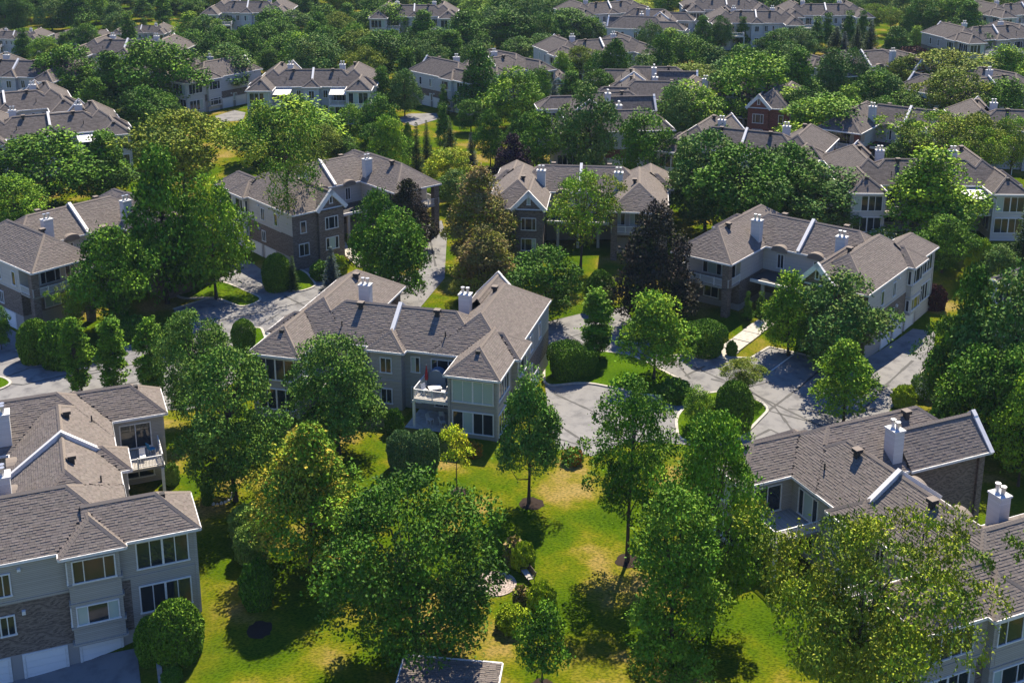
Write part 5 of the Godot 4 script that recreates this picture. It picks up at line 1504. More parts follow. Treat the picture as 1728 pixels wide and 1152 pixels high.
	["dark", 2, 48.2, -107.0, 13.1, 3.71, 4.26, "broadleaf_tree", "dark green tree behind the near-right house", "tree"],
	["lime", 1, 47.6, -103.2, 11.3, 2.91, 1.30, "maple_tree", "lime green tree behind the near-right house", "tree"],
	["mid", 3, 46.4, -120.6, 10.7, 2.39, 5.28, "broadleaf_tree", "mid green tree left of the cropped right roof", "tree"],
	["olive", 0, 90.4, -247.1, 14.2, 7.07, 5.34, "locust_tree", "olive green tree before the shaded right roof", "tree"],
	["mid", 0, 100.0, -243.9, 13.0, 5.47, 3.78, "broadleaf_tree", "mid green tree before the shaded right roof", "tree"],
	["mid", 1, 71.2, -213.1, 10.8, 4.82, 4.46, "broadleaf_tree", "mid green tree before the red-brick gable house", "tree"],
	["dark", 3, 58.5, -241.8, 11.2, 4.67, 1.59, "broadleaf_tree", "dark green tree right of the brick white-door house", "tree"],
	["mid", 2, 37.4, -213.1, 10.0, 3.48, 3.97, "broadleaf_tree", "mid green tree behind the pale gabled house", "tree"],
	["locust", 0, 80.3, -201.4, 12.4, 5.08, 3.97, "locust_tree", "airy yellow-green tree right of the awning house at right", "tree"],
	["bluish", 2, 82.0, -260.2, 11.5, 4.85, 2.05, "broadleaf_tree", "grey-green tree left of the shaded right roof", "tree"],
	["mid", 3, 19.2, -265.7, 10.5, 4.12, 5.23, "broadleaf_tree", "mid green tree left of the hidden middle roof", "tree"],
	["bluish", 3, 32.4, -235.7, 12.4, 4.12, 0.37, "broadleaf_tree", "grey-green tree right of the red-brick garage house", "tree"],
	["mid", 0, -76.7, -193.5, 13.4, 8.07, 5.93, "broadleaf_tree", "mid green tree before the awning house at left, the left one", "tree"],
	["mid", 1, -68.2, -197.0, 12.5, 5.72, 3.39, "broadleaf_tree", "mid green tree before the awning house at left, the right one", "tree"],
	["olive", 1, -55.3, -198.5, 15.9, 8.87, 0.88, "locust_tree", "olive green tree left of the grey entrance house", "tree"],
	["lime", 2, -77.0, -180.6, 9.3, 5.06, 2.29, "maple_tree", "lime green tree behind the left-hand house", "tree"],
	["mid", 2, -62.1, -138.0, 6.0, 1.36, 3.25, "broadleaf_tree", "mid green tree before the left-hand house", "tree"],
	["lime", 3, -42.4, -227.0, 12.6, 10.79, 1.13, "maple_tree", "lime green tree before the white awning house, the left one", "tree"],
	["lime", 0, -47.5, -223.8, 12.2, 4.91, 0.50, "maple_tree", "lime green tree right of the awning house at left", "tree"],
	["olive", 0, -35.1, -219.4, 8.8, 4.13, 5.20, "locust_tree", "olive green tree behind the grey entrance house", "tree"],
	["pale_globe", 0, -10.4, -104.3, 3.9, 1.34, 0.90, "clipped_shrub", "clipped round hedge ball on the lawn, touching its twin", "shrub"],
	["pale_globe", 0, -8.2, -104.1, 4.0, 1.39, 4.98, "clipped_shrub", "clipped hedge ball beside the sapling, twin of the other", "shrub"],
	["pale_shrub", 0, -22.6, -92.7, 3.0, 1.56, 2.99, "shrub", "pale green shrub on the lawn, upper of two", "shrub"],
	["pale_shrub", 0, -21.6, -89.6, 3.0, 1.47, 5.66, "shrub", "pale green shrub below its twin on the lawn", "shrub"],
	["shrub", 0, -19.9, -83.3, 3.8, 1.24, 6.08, "shrub", "dark loose shrub in the shade of the yellow-tipped maple", "shrub"],
	["globe", 0, -24.9, -78.5, 4.8, 2.02, 6.20, "clipped_shrub", "tall clipped bush against the sunroom of the near-left house", "shrub"],
	["globe", 1, -26.8, -78.9, 3.7, 1.37, 4.67, "clipped_shrub", "dark clipped bush at the retaining wall corner", "shrub"],
	["olive", 1, 25.1, -122.7, 4.4, 2.26, 2.25, "small_tree", "bushy small tree at the end of the parking lane", "tree"],
	["globe", 0, 22.8, -114.6, 5.4, 2.00, 5.57, "clipped_shrub", "large clipped globe on the kerbed island", "shrub"],
	["lime", 1, 19.2, -114.7, 4.8, 1.76, 1.88, "small_tree", "small leafy tree on the kerbed island", "tree"],
	["block", 0, 22.8, -133.7, 3.9, 2.16, 0.45, "hedge", "flat-topped clipped hedge beside the stepping walk", "hedge"],
	["globe", 1, -32.7, -138.5, 3.7, 1.51, 6.16, "clipped_shrub", "round clipped bush on the island by the road bend", "shrub"],
	["globe", 0, -56.6, -134.8, 5.3, 2.11, 1.18, "clipped_shrub", "dark clipped bush below the balcony of the left-hand house", "shrub"],
	["shrub", 1, -53.1, -133.6, 5.5, 2.51, 5.24, "shrub", "light leafy bush below the white balcony", "shrub"],
	["globe", 1, -32.4, -158.8, 5.2, 2.04, 5.73, "clipped_shrub", "clipped bush at the garage corner of the grey entrance house", "shrub"],
	["block", 0, 6.3, -128.0, 4.0, 2.01, 5.15, "hedge", "dark clipped hedge at the end of the beige house", "hedge"],
	["block", 0, 8.2, -128.5, 3.1, 1.35, 5.57, "hedge", "lighter clipped hedge beside the narrow maple", "hedge"],
	["globe", 0, 11.5, -149.8, 5.3, 1.93, 1.96, "clipped_shrub", "round bush below the long brown roof", "shrub"],
	["globe", 1, 53.9, -250.4, 2.4, 1.86, 3.08, "clipped_shrub", "clipped globe by the white garage door", "shrub"],
	["hydrangea", 0, 52.4, -253.8, 2.1, 1.38, 2.95, "flowering_shrub", "pale flowering bush by the white garage door", "shrub"],
	["red_shrub", 0, 54.2, -180.6, 3.4, 2.20, 3.99, "shrub", "dark red shrub behind the right-hand house ridge", "shrub"],
	["hydrangea", 0, 56.5, -175.3, 2.3, 2.59, 0.76, "flowering_shrub", "cream flowering bushes behind the right-hand house", "shrub"],
	["lime_shrub", 0, 65.5, -161.9, 5.1, 1.82, 3.83, "shrub", "yellow-green shrub on the lawn beyond the right-hand house", "shrub"],
	["hydrangea", 0, 45.5, -123.9, 2.6, 1.44, 4.92, "flowering_shrub", "white flowering bush at the edge of the driveway", "shrub"],
	["lime_shrub", 0, 42.4, -121.2, 2.4, 1.22, 0.15, "shrub", "yellow-green bush at the driveway kerb", "shrub"],
	["red_shrub", 0, 55.8, -151.7, 3.3, 1.56, 3.14, "shrub", "dark red bush at the far corner of the right-hand house", "shrub"],
	["hydrangea", 0, 61.5, -229.8, 4.4, 1.72, 1.83, "flowering_shrub", "white flowers against the brick house", "shrub"],
	["red_shrub", 0, 109.8, -331.7, 5.2, 4.38, 4.29, "shrub", "wine-red shrubs below the spruces", "shrub"],
	["flowers", 0, 5.8, -105.6, 1.6, 0.96, 0.71, "flower_bed", "orange flowers where the driveway meets the lawn", "flowers"],
	["flowers", 0, -3.7, -106.9, 1.4, 0.86, 4.69, "flower_bed", "orange flowers under the sunroom windows", "flowers"],
	["reed", 0, 0.2, -88.6, 2.3, 0.73, 3.08, "ornamental_grass", "feathery brown grass behind the bench", "grass clump"],
	["lime_shrub", 0, 0.9, -87.9, 2.3, 0.96, 6.21, "shrub", "yellow-green shrub behind the bench", "shrub"],
	["reed", 0, 0.7, -82.8, 1.7, 0.55, 2.72, "ornamental_grass", "brown tufted grass in front of the bench", "grass clump"],
	["lime_shrub", 0, 2.3, -81.8, 2.6, 1.04, 1.04, "shrub", "yellow-green shrub beside the bench grass", "shrub"],
	["lime_shrub", 0, 0.1, -80.1, 1.7, 1.21, 4.10, "shrub", "low yellow-green planting below the pavers", "shrub"],
	["shrub", 0, -24.7, -76.0, 1.1, 0.73, 5.95, "shrub", "low plant at the foot of the retaining wall", "shrub"],
	["shrub", 1, -11.8, -111.6, 2.6, 0.89, 5.25, "shrub", "dark shrub in the patio shade", "shrub"],
	["shrub", 0, -27.3, -98.1, 2.1, 0.53, 1.72, "shrub", "dark shrub inside the white stone ring", "shrub"],
	["pale_shrub", 0, -31.5, -101.9, 2.1, 0.71, 3.01, "shrub", "white flowering bed against the near-left house", "shrub"],
	["shrub", 1, 25.8, -133.1, 1.9, 0.63, 2.55, "shrub", "small shrub at the foot of the porch pillar", "shrub"],
	["slim", 0, 29.7, -143.8, 4.1, 0.67, 0.24, "small_tree", "slim cypress against the porch wall, left of two", "tree"],
	["slim", 1, 31.2, -143.9, 4.0, 0.74, 2.16, "small_tree", "slim cypress against the porch wall, right of two", "tree"],
	["lime_shrub", 0, -24.8, -164.5, 2.8, 1.43, 5.37, "shrub", "yellow-green bush below the gable window", "shrub"],
	["shrub", 0, -26.7, -162.7, 2.6, 1.67, 3.99, "shrub", "dark shrub below the gable window", "shrub"],
	["shrub", 1, 20.0, -111.7, 2.9, 1.19, 5.39, "shrub", "dark shrub on the tip of the island", "shrub"],
	["shrub", 0, 17.7, -121.4, 2.4, 1.60, 0.05, "shrub", "dark shrub under the verge maple", "shrub"],
	["shrub", 1, -43.8, -162.9, 3.5, 2.50, 3.02, "shrub", "dark shrub in the shade left of the island maple", "shrub"],
	["shrub", 0, -46.8, -141.2, 2.9, 2.20, 4.88, "shrub", "shady bush between the columnar oaks", "shrub"],
	["shrub", 1, -40.6, -137.8, 3.5, 1.79, 0.69, "shrub", "dark low bush beside the road bend", "shrub"],
	["shrub", 0, 43.1, -111.0, 5.2, 1.77, 5.22, "shrub", "dark shrub at the driveway behind the near-right roof", "shrub"],
	["olive", 0, -111.2, -296.4, 11.4, 4.45, 5.89, "locust_tree", "olive green tree behind the pale left-edge house", "tree"],
	["dark", 0, -142.3, -491.2, 10.4, 5.06, 3.08, "broadleaf_tree", "dark green tree behind the top-left roofs, fifth such from left", "tree"],
	["bluish", 0, 2.5, -446.7, 10.2, 4.23, 2.07, "broadleaf_tree", "grey-green tree behind the top-edge roofs, third such from left", "tree"],
	["mid", 3, -183.3, -447.5, 12.2, 5.27, 1.78, "broadleaf_tree", "mid green tree behind the far brick bungalow, first such from left", "tree"],
	["mid", 0, 53.1, -418.1, 13.5, 5.30, 4.14, "broadleaf_tree", "mid green tree behind the highest roofs, third such from left", "tree"],
	["dark", 1, 159.4, -428.1, 9.7, 4.12, 2.50, "broadleaf_tree", "dark green tree behind the top-right block, fourth such from left", "tree"],
	["bluish", 1, 42.4, -469.3, 12.0, 5.36, 3.35, "broadleaf_tree", "grey-green tree behind the highest roofs, third such from left", "tree"],
	["olive", 1, -98.9, -451.7, 13.8, 5.36, 5.57, "locust_tree", "olive green tree behind the top-left roofs, third such from left", "tree"],
	["olive", 0, 95.8, -411.4, 10.1, 3.84, 0.68, "locust_tree", "olive green tree behind the far second row, the left one", "tree"],
	["bluish", 2, 173.2, -485.1, 9.3, 4.58, 3.00, "broadleaf_tree", "grey-green tree behind the top-right block, seventh such from left", "tree"],
	["dark", 2, -45.2, -402.5, 10.9, 5.15, 3.35, "broadleaf_tree", "dark green tree behind the top middle roofs, second such from left", "tree"],
	["mid", 1, -48.2, -510.1, 9.6, 4.35, 3.33, "broadleaf_tree", "mid green tree behind the top-left roofs, twelfth such from left", "tree"],
	["bluish", 3, 153.5, -401.9, 9.0, 3.77, 2.68, "broadleaf_tree", "grey-green tree behind the top-right block, eighth such from left", "tree"],
	["slim", 0, -5.1, -403.0, 11.6, 3.09, 1.79, "upright_tree", "slim upright tree right of the top middle roofs", "tree"],
	["mid", 2, -69.7, -356.9, 12.8, 6.39, 1.54, "broadleaf_tree", "mid green tree behind the half-hidden chimney roof", "tree"],
	["lime", 2, 72.0, -431.2, 11.7, 5.73, 5.49, "maple_tree", "lime green tree behind the highest roofs, second such from left", "tree"],
	["bluish", 0, 31.3, -484.9, 12.9, 5.87, 4.20, "broadleaf_tree", "grey-green tree behind the highest roofs, first such from left", "tree"],
	["lime", 3, -62.6, -481.0, 9.7, 3.77, 5.57, "maple_tree", "lime green tree behind the top-left roofs, fourth such from left", "tree"],
	["bluish", 1, -48.2, -294.5, 14.0, 6.82, 4.89, "broadleaf_tree", "grey-green tree behind the white awning house", "tree"],
	["olive", 1, -101.6, -497.0, 11.9, 4.90, 3.02, "locust_tree", "olive green tree behind the top-left roofs, fourth such from left", "tree"],
	["bluish", 2, 86.4, -429.1, 10.3, 4.57, 5.14, "broadleaf_tree", "grey-green tree behind the highest roofs, tenth such from left", "tree"],
	["bluish", 3, 23.0, -464.7, 11.1, 4.49, 6.21, "broadleaf_tree", "grey-green tree behind the top-edge roofs, seventh such from left", "tree"],
	["slim", 1, -137.8, -462.9, 14.0, 3.90, 6.04, "upright_tree", "slim upright tree behind the top-left roofs, the right one", "tree"],
	["dark", 3, -100.0, -433.0, 12.9, 5.65, 0.14, "broadleaf_tree", "dark green tree behind the top-left roofs, ninth such from left", "tree"],
	["dark", 0, -68.8, -469.8, 13.3, 6.06, 4.66, "broadleaf_tree", "dark green tree behind the top-left roofs, fifteenth such from left", "tree"],
	["olive", 0, 123.7, -453.3, 10.6, 4.30, 2.68, "locust_tree", "olive green tree behind the far second row, the right one", "tree"],
	["bluish", 0, -75.5, -426.5, 12.1, 5.62, 1.91, "broadleaf_tree", "grey-green tree behind the top-left roofs, tenth such from left", "tree"],
	["lime", 0, 69.7, -247.9, 10.5, 4.70, 3.95, "maple_tree", "lime green tree right of the brick white-door house, the right one", "tree"],
	["mid", 3, 170.4, -442.9, 12.3, 6.14, 2.03, "broadleaf_tree", "mid green tree behind the top-right block, sixth such from left", "tree"],
	["lime", 1, 119.7, -468.9, 13.9, 5.57, 4.60, "maple_tree", "lime green tree behind the highest roofs, fifth such from left", "tree"],
	["slim", 0, 193.6, -467.3, 13.7, 4.06, 3.91, "upright_tree", "slim upright tree behind the top-right block, fourth such from left", "tree"],
	["bluish", 1, 140.2, -491.1, 9.7, 4.12, 4.41, "broadleaf_tree", "grey-green tree behind the top-right block, first such from left", "tree"],
	["lime", 2, -126.0, -462.1, 10.5, 4.68, 3.16, "maple_tree", "lime green tree behind the top-left roofs, second such from left", "tree"],
	["bluish", 2, -9.1, -523.7, 9.3, 4.47, 4.28, "broadleaf_tree", "grey-green tree behind the top-edge roofs, first such from left", "tree"],
	["bluish", 3, -88.1, -347.1, 12.1, 4.80, 2.83, "broadleaf_tree", "grey-green tree behind the half-hidden chimney roof", "tree"],
	["lime", 3, 18.2, -470.3, 9.9, 4.15, 0.97, "maple_tree", "lime green tree behind the top-edge roofs, second such from left", "tree"],
	["lime", 0, 18.8, -448.1, 10.3, 4.32, 5.78, "maple_tree", "lime green tree behind the top-edge roofs, third such from left", "tree"],
	["mid", 0, 212.5, -531.8, 9.1, 3.44, 6.02, "broadleaf_tree", "mid green tree behind the top-right block, eighth such from left", "tree"],
	["bluish", 0, 4.3, -432.5, 9.3, 3.61, 2.83, "broadleaf_tree", "grey-green tree behind the top-edge roofs, fourth such from left", "tree"],
	["dark", 1, -28.6, -403.1, 12.0, 5.93, 2.88, "broadleaf_tree", "dark green tree behind the top middle roofs, fourth such from left", "tree"],
	["slim", 1, 96.1, -450.9, 13.7, 3.29, 4.64, "upright_tree", "slim upright tree behind the highest roofs, fourth such from left", "tree"],
	["lime", 1, 116.9, -270.4, 12.5, 5.56, 5.33, "maple_tree", "lime green tree right of the shaded right roof", "tree"],
	["bluish", 1, 89.8, -517.3, 10.1, 4.14, 5.58, "broadleaf_tree", "grey-green tree behind the highest roofs, eighth such from left", "tree"],
	["olive", 1, -52.1, -366.0, 10.6, 4.87, 6.19, "locust_tree", "olive green tree left of the top middle roofs", "tree"],
	["dark", 2, 172.2, -429.5, 9.6, 4.27, 3.50, "broadleaf_tree", "dark green tree behind the top-right block, fifth such from left", "tree"],
	["bluish", 2, -97.7, -470.9, 10.7, 4.25, 4.23, "broadleaf_tree", "grey-green tree behind the top-left roofs, sixth such from left", "tree"],
	["dark", 3, 128.9, -475.7, 12.7, 5.85, 5.76, "broadleaf_tree", "dark green tree behind the top-right block, first such from left", "tree"],
	["dark", 0, 77.7, -489.0, 11.2, 5.23, 0.42, "broadleaf_tree", "dark green tree behind the highest roofs, fifth such from left", "tree"],
	["bluish", 3, -113.2, -435.2, 9.3, 4.23, 1.02, "broadleaf_tree", "grey-green tree behind the top-left roofs, third such from left", "tree"],
	["mid", 1, 187.3, -475.1, 12.1, 4.97, 0.38, "broadleaf_tree", "mid green tree behind the top-right block, seventh such from left", "tree"],
	["olive", 0, -220.3, -525.9, 9.3, 4.35, 0.13, "locust_tree", "olive green tree behind the far brick bungalow, first such from left", "tree"],
	["mid", 2, 97.9, -476.7, 13.2, 6.18, 5.76, "broadleaf_tree", "mid green tree behind the highest roofs, seventh such from left", "tree"],
	["olive", 1, 96.2, -499.3, 11.6, 4.91, 2.79, "locust_tree", "olive green tree behind the highest roofs, the left one", "tree"],
	["dark", 1, -141.8, -455.8, 9.8, 4.28, 2.89, "broadleaf_tree", "dark green tree behind the top-left roofs, second such from left", "tree"],
	["bluish", 0, -164.8, -458.1, 12.9, 6.35, 2.01, "broadleaf_tree", "grey-green tree behind the far brick bungalow, third such from left", "tree"],
	["mid", 3, -165.5, -409.0, 13.1, 5.01, 1.63, "broadleaf_tree", "mid green tree behind the far brick bungalow, second such from left", "tree"],
	["dark", 2, -90.4, -415.8, 9.0, 3.86, 3.76, "broadleaf_tree", "dark green tree behind the top-left roofs, tenth such from left", "tree"],
	["lime", 2, 139.6, -384.5, 13.8, 6.46, 3.67, "maple_tree", "lime green tree left of the top-right block", "tree"],
	["mid", 0, -4.5, -508.1, 9.8, 4.63, 4.45, "broadleaf_tree", "mid green tree behind the top-edge roofs, second such from left", "tree"],
	["slim", 0, 62.2, -287.8, 13.7, 3.44, 3.48, "upright_tree", "slim upright tree left of the brick chimney house, the left one", "tree"],
	["bluish", 1, 126.4, -425.3, 11.1, 5.23, 2.19, "broadleaf_tree", "grey-green tree behind the far second row, third such from left", "tree"],
	["bluish", 2, 103.8, -441.8, 12.3, 5.69, 0.80, "broadleaf_tree", "grey-green tree behind the highest roofs, twelfth such from left", "tree"],
	["dark", 3, -178.9, -472.7, 12.1, 4.81, 0.86, "broadleaf_tree", "dark green tree behind the far brick bungalow, seventh such from left", "tree"],
	["slim", 1, -110.6, -352.6, 12.6, 3.28, 6.19, "upright_tree", "slim upright tree right of the far small roof", "tree"],
	["mid", 1, -54.8, -348.7, 12.5, 4.80, 1.03, "broadleaf_tree", "mid green tree right of the half-hidden chimney roof, fourth such from left", "tree"],
	["lime", 3, -35.7, -467.0, 10.2, 4.43, 3.74, "maple_tree", "lime green tree behind the top middle roofs, first such from left", "tree"],
	["bluish", 3, 114.2, -409.5, 9.7, 4.43, 0.02, "broadleaf_tree", "grey-green tree behind the far second row, second such from left", "tree"],
	["dark", 0, -31.2, -479.4, 11.5, 5.72, 6.14, "broadleaf_tree", "dark green tree behind the top middle roofs, fifth such from left", "tree"],
	["lime", 0, -194.9, -482.5, 10.3, 4.82, 1.96, "maple_tree", "lime green tree behind the far brick bungalow", "tree"],
	["bluish", 0, 186.9, -462.1, 13.4, 6.51, 1.89, "broadleaf_tree", "grey-green tree behind the top-right block, ninth such from left", "tree"],
	["lime", 1, -68.4, -302.4, 9.3, 4.21, 5.35, "maple_tree", "lime green tree behind the white garage house", "tree"],
	["slim", 0, 172.3, -413.9, 11.6, 2.88, 5.04, "upright_tree", "slim upright tree behind the top-right block, fifth such from left", "tree"],
	["bluish", 1, -9.1, -305.1, 10.7, 4.47, 5.38, "broadleaf_tree", "grey-green tree behind the balcony garage house, third such from left", "tree"],
	["mid", 2, -73.3, -507.3, 10.2, 4.31, 4.87, "broadleaf_tree", "mid green tree behind the top-left roofs, eighth such from left", "tree"],
	["olive", 0, -39.0, -417.7, 13.5, 6.39, 4.49, "locust_tree", "olive green tree behind the top middle roofs", "tree"],
	["dark", 1, 173.5, -473.5, 11.2, 4.54, 5.34, "broadleaf_tree", "dark green tree behind the top-right block, third such from left", "tree"],
	["lime", 2, -43.2, -334.6, 11.5, 4.54, 3.56, "maple_tree", "lime green tree right of the half-hidden chimney roof", "tree"],
	["bluish", 2, 143.1, -460.1, 13.7, 5.56, 1.17, "broadleaf_tree", "grey-green tree behind the top-right block, second such from left", "tree"],
	["mid", 3, 95.8, -525.5, 9.2, 4.06, 4.34, "broadleaf_tree", "mid green tree behind the highest roofs, sixth such from left", "tree"],
	["mid", 0, 101.8, -466.3, 12.1, 5.50, 1.65, "broadleaf_tree", "mid green tree behind the highest roofs, eighth such from left", "tree"],
	["bluish", 3, 122.5, -444.8, 10.8, 5.02, 5.65, "broadleaf_tree", "grey-green tree behind the far second row, first such from left", "tree"],
	["bluish", 0, -182.2, -438.3, 12.9, 6.14, 3.09, "broadleaf_tree", "grey-green tree behind the far brick bungalow, first such from left", "tree"],
	["dark", 2, -79.3, -473.7, 11.6, 5.34, 0.62, "broadleaf_tree", "dark green tree behind the top-left roofs, fourteenth such from left", "tree"],
	["mid", 1, 134.5, -400.5, 13.4, 6.26, 1.21, "broadleaf_tree", "mid green tree left of the top-right block", "tree"],
	["bluish", 1, -23.8, -471.4, 13.3, 6.14, 3.08, "broadleaf_tree", "grey-green tree behind the top middle roofs, third such from left", "tree"],
	["mid", 2, 75.5, -461.0, 12.6, 6.15, 0.18, "broadleaf_tree", "mid green tree behind the highest roofs, fifth such from left", "tree"],
	["dark", 3, 6.1, -474.2, 10.5, 4.43, 2.99, "broadleaf_tree", "dark green tree behind the top-edge roofs, first such from left", "tree"],
	["bluish", 2, 12.5, -433.9, 9.3, 4.23, 2.62, "broadleaf_tree", "grey-green tree behind the top-edge roofs, fifth such from left", "tree"],
	["bluish", 3, 153.3, -466.3, 12.0, 5.85, 2.54, "broadleaf_tree", "grey-green tree behind the top-right block, fourth such from left", "tree"],
	["mid", 3, -57.6, -434.0, 12.6, 5.38, 0.42, "broadleaf_tree", "mid green tree behind the top-left roofs, tenth such from left", "tree"],
	["bluish", 0, -53.6, -492.3, 10.7, 5.15, 4.76, "broadleaf_tree", "grey-green tree behind the top-left roofs, thirteenth such from left", "tree"],
	["dark", 0, -139.0, -470.6, 9.5, 4.20, 4.15, "broadleaf_tree", "dark green tree behind the top-left roofs, fourth such from left", "tree"],
	["bluish", 1, -37.6, -519.6, 10.0, 4.18, 3.02, "broadleaf_tree", "grey-green tree behind the top-left roofs, fourteenth such from left", "tree"],
	["slim", 1, 27.0, -454.4, 9.1, 2.41, 6.00, "upright_tree", "slim upright tree behind the top-edge roofs", "tree"],
	["olive", 1, 128.9, -384.1, 12.2, 5.30, 5.62, "locust_tree", "olive green tree left of the top-right block", "tree"],
	["bluish", 2, -114.1, -461.0, 13.6, 6.45, 4.82, "broadleaf_tree", "grey-green tree behind the top-left roofs, fourth such from left", "tree"],
	["bluish", 3, -150.0, -397.8, 11.4, 5.40, 0.34, "broadleaf_tree", "grey-green tree behind the far brick bungalow, second such from left", "tree"],
	["olive", 0, 100.9, -431.2, 13.0, 5.98, 2.21, "locust_tree", "olive green tree behind the highest roofs, the right one", "tree"],
	["mid", 0, -198.5, -496.7, 9.1, 3.56, 3.80, "broadleaf_tree", "mid green tree behind the far brick bungalow, fourth such from left", "tree"],
	["mid", 1, -139.7, -507.7, 10.0, 4.48, 2.48, "broadleaf_tree", "mid green tree behind the top-left roofs, third such from left", "tree"],
	["olive", 1, -167.5, -476.5, 11.5, 5.08, 3.72, "locust_tree", "olive green tree behind the top-left roofs, first such from left", "tree"],
	["slim", 0, -19.0, -518.8, 9.7, 2.58, 1.43, "upright_tree", "slim upright tree behind the top middle roofs, the left one", "tree"],
	["bluish", 0, 145.6, -448.1, 12.9, 6.25, 5.34, "broadleaf_tree", "grey-green tree behind the top-right block, third such from left", "tree"],
	["dark", 1, 59.0, -473.6, 13.6, 5.59, 5.55, "broadleaf_tree", "dark green tree behind the highest roofs, second such from left", "tree"],
	["bluish", 1, -26.6, -413.8, 11.9, 5.69, 0.81, "broadleaf_tree", "grey-green tree behind the top middle roofs, second such from left", "tree"],
	["olive", 0, 173.8, -524.7, 9.3, 4.18, 2.74, "locust_tree", "olive green tree behind the top-right block, second such from left", "tree"],
	["dark", 2, 62.7, -414.6, 12.5, 5.85, 0.97, "broadleaf_tree", "dark green tree behind the highest roofs, third such from left", "tree"],
	["bluish", 2, -87.3, -486.8, 11.3, 5.08, 4.64, "broadleaf_tree", "grey-green tree behind the top-left roofs, ninth such from left", "tree"],
	["bluish", 3, 166.9, -499.9, 11.8, 5.82, 6.15, "broadleaf_tree", "grey-green tree behind the top-right block, fifth such from left", "tree"],
	["dark", 3, -73.6, -437.3, 11.7, 5.58, 3.74, "broadleaf_tree", "dark green tree behind the top-left roofs, thirteenth such from left", "tree"],
	["dark", 0, -112.1, -444.9, 10.0, 4.70, 3.00, "broadleaf_tree", "dark green tree behind the top-left roofs, eighth such from left", "tree"],
	["bluish", 0, 79.9, -479.8, 13.1, 5.63, 4.91, "broadleaf_tree", "grey-green tree behind the highest roofs, seventh such from left", "tree"],
	["bluish", 1, 69.2, -303.6, 10.5, 4.41, 2.43, "broadleaf_tree", "grey-green tree left of the brick chimney house", "tree"],
	["lime", 3, 109.4, -422.7, 11.4, 4.77, 6.20, "maple_tree", "lime green tree behind the far second row, the right one", "tree"],
	["lime", 0, -25.3, -490.6, 9.3, 3.95, 5.26, "maple_tree", "lime green tree behind the top middle roofs, third such from left", "tree"],
	["mid", 2, -86.8, -466.7, 9.3, 4.44, 2.19, "broadleaf_tree", "mid green tree behind the top-left roofs, sixth such from left", "tree"],
	["dark", 1, -141.8, -399.4, 14.0, 6.71, 2.87, "broadleaf_tree", "dark green tree behind the far brick bungalow, ninth such from left", "tree"],
	["mid", 3, 106.0, -455.1, 10.1, 4.54, 5.11, "broadleaf_tree", "mid green tree behind the highest roofs, ninth such from left", "tree"],
	["mid", 0, -140.8, -481.8, 9.9, 3.82, 2.99, "broadleaf_tree", "mid green tree behind the top-left roofs, first such from left", "tree"],
	["slim", 1, -196.8, -465.9, 12.3, 3.16, 0.08, "upright_tree", "slim upright tree behind the far brick bungalow, the left one", "tree"],
	["lime", 1, -83.6, -454.3, 12.6, 5.61, 3.52, "maple_tree", "lime green tree behind the top-left roofs, third such from left", "tree"],
	["dark", 2, 93.0, -486.3, 10.5, 4.44, 0.23, "broadleaf_tree", "dark green tree behind the highest roofs, seventh such from left", "tree"],
	["lime", 2, 160.1, -420.6, 11.8, 5.44, 0.54, "maple_tree", "lime green tree behind the top-right block, the right one", "tree"],
	["lime", 3, 101.1, -420.9, 10.5, 4.09, 6.08, "maple_tree", "lime green tree behind the far second row, the left one", "tree"],
	["mid", 1, -73.2, -494.8, 12.2, 4.82, 1.65, "broadleaf_tree", "mid green tree behind the top-left roofs, seventh such from left", "tree"],
	["mid", 2, -48.6, -484.2, 10.9, 4.71, 2.24, "broadleaf_tree", "mid green tree behind the top-left roofs, eleventh such from left", "tree"],
	["dark", 3, -76.1, -316.4, 12.9, 5.50, 5.67, "broadleaf_tree", "dark green tree before the half-hidden chimney roof", "tree"],
	["dark", 0, -151.0, -414.0, 11.3, 5.55, 5.43, "broadleaf_tree", "dark green tree behind the far brick bungalow, eighth such from left", "tree"],
	["lime", 0, -21.6, -446.3, 10.6, 5.19, 2.90, "maple_tree", "lime green tree behind the top middle roofs, fourth such from left", "tree"],
	["olive", 1, -35.1, -288.4, 12.5, 4.87, 5.54, "locust_tree", "olive green tree behind the white awning house", "tree"],
	["bluish", 2, 112.1, -494.0, 10.9, 4.36, 1.21, "broadleaf_tree", "grey-green tree behind the highest roofs, eleventh such from left", "tree"],
	["bluish", 3, -197.4, -520.7, 10.1, 4.61, 0.29, "broadleaf_tree", "grey-green tree behind the top-left roofs, first such from left", "tree"],
	["mid", 3, -9.4, -467.3, 11.7, 5.55, 4.31, "broadleaf_tree", "mid green tree behind the top-edge roofs, first such from left", "tree"],
	["olive", 0, -173.1, -449.7, 12.4, 6.01, 2.80, "locust_tree", "olive green tree behind the far brick bungalow, fourth such from left", "tree"],
	["mid", 0, -29.7, -444.3, 11.3, 5.63, 4.40, "broadleaf_tree", "mid green tree behind the top middle roofs, first such from left", "tree"],
	["dark", 1, -130.5, -450.0, 9.6, 3.77, 2.38, "broadleaf_tree", "dark green tree behind the top-left roofs, sixth such from left", "tree"],
	["slim", 0, 36.7, -462.3, 12.6, 3.77, 1.66, "upright_tree", "slim upright tree behind the highest roofs, first such from left", "tree"],
	["bluish", 0, -147.3, -445.5, 14.0, 6.97, 2.76, "broadleaf_tree", "grey-green tree left of the top-left roofs", "tree"],
	["mid", 1, 102.6, -410.0, 12.3, 4.69, 6.14, "broadleaf_tree", "mid green tree behind the far second row, the left one", "tree"],
	["olive", 1, -98.6, -417.8, 13.1, 6.16, 0.30, "locust_tree", "olive green tree behind the top-left roofs, second such from left", "tree"],
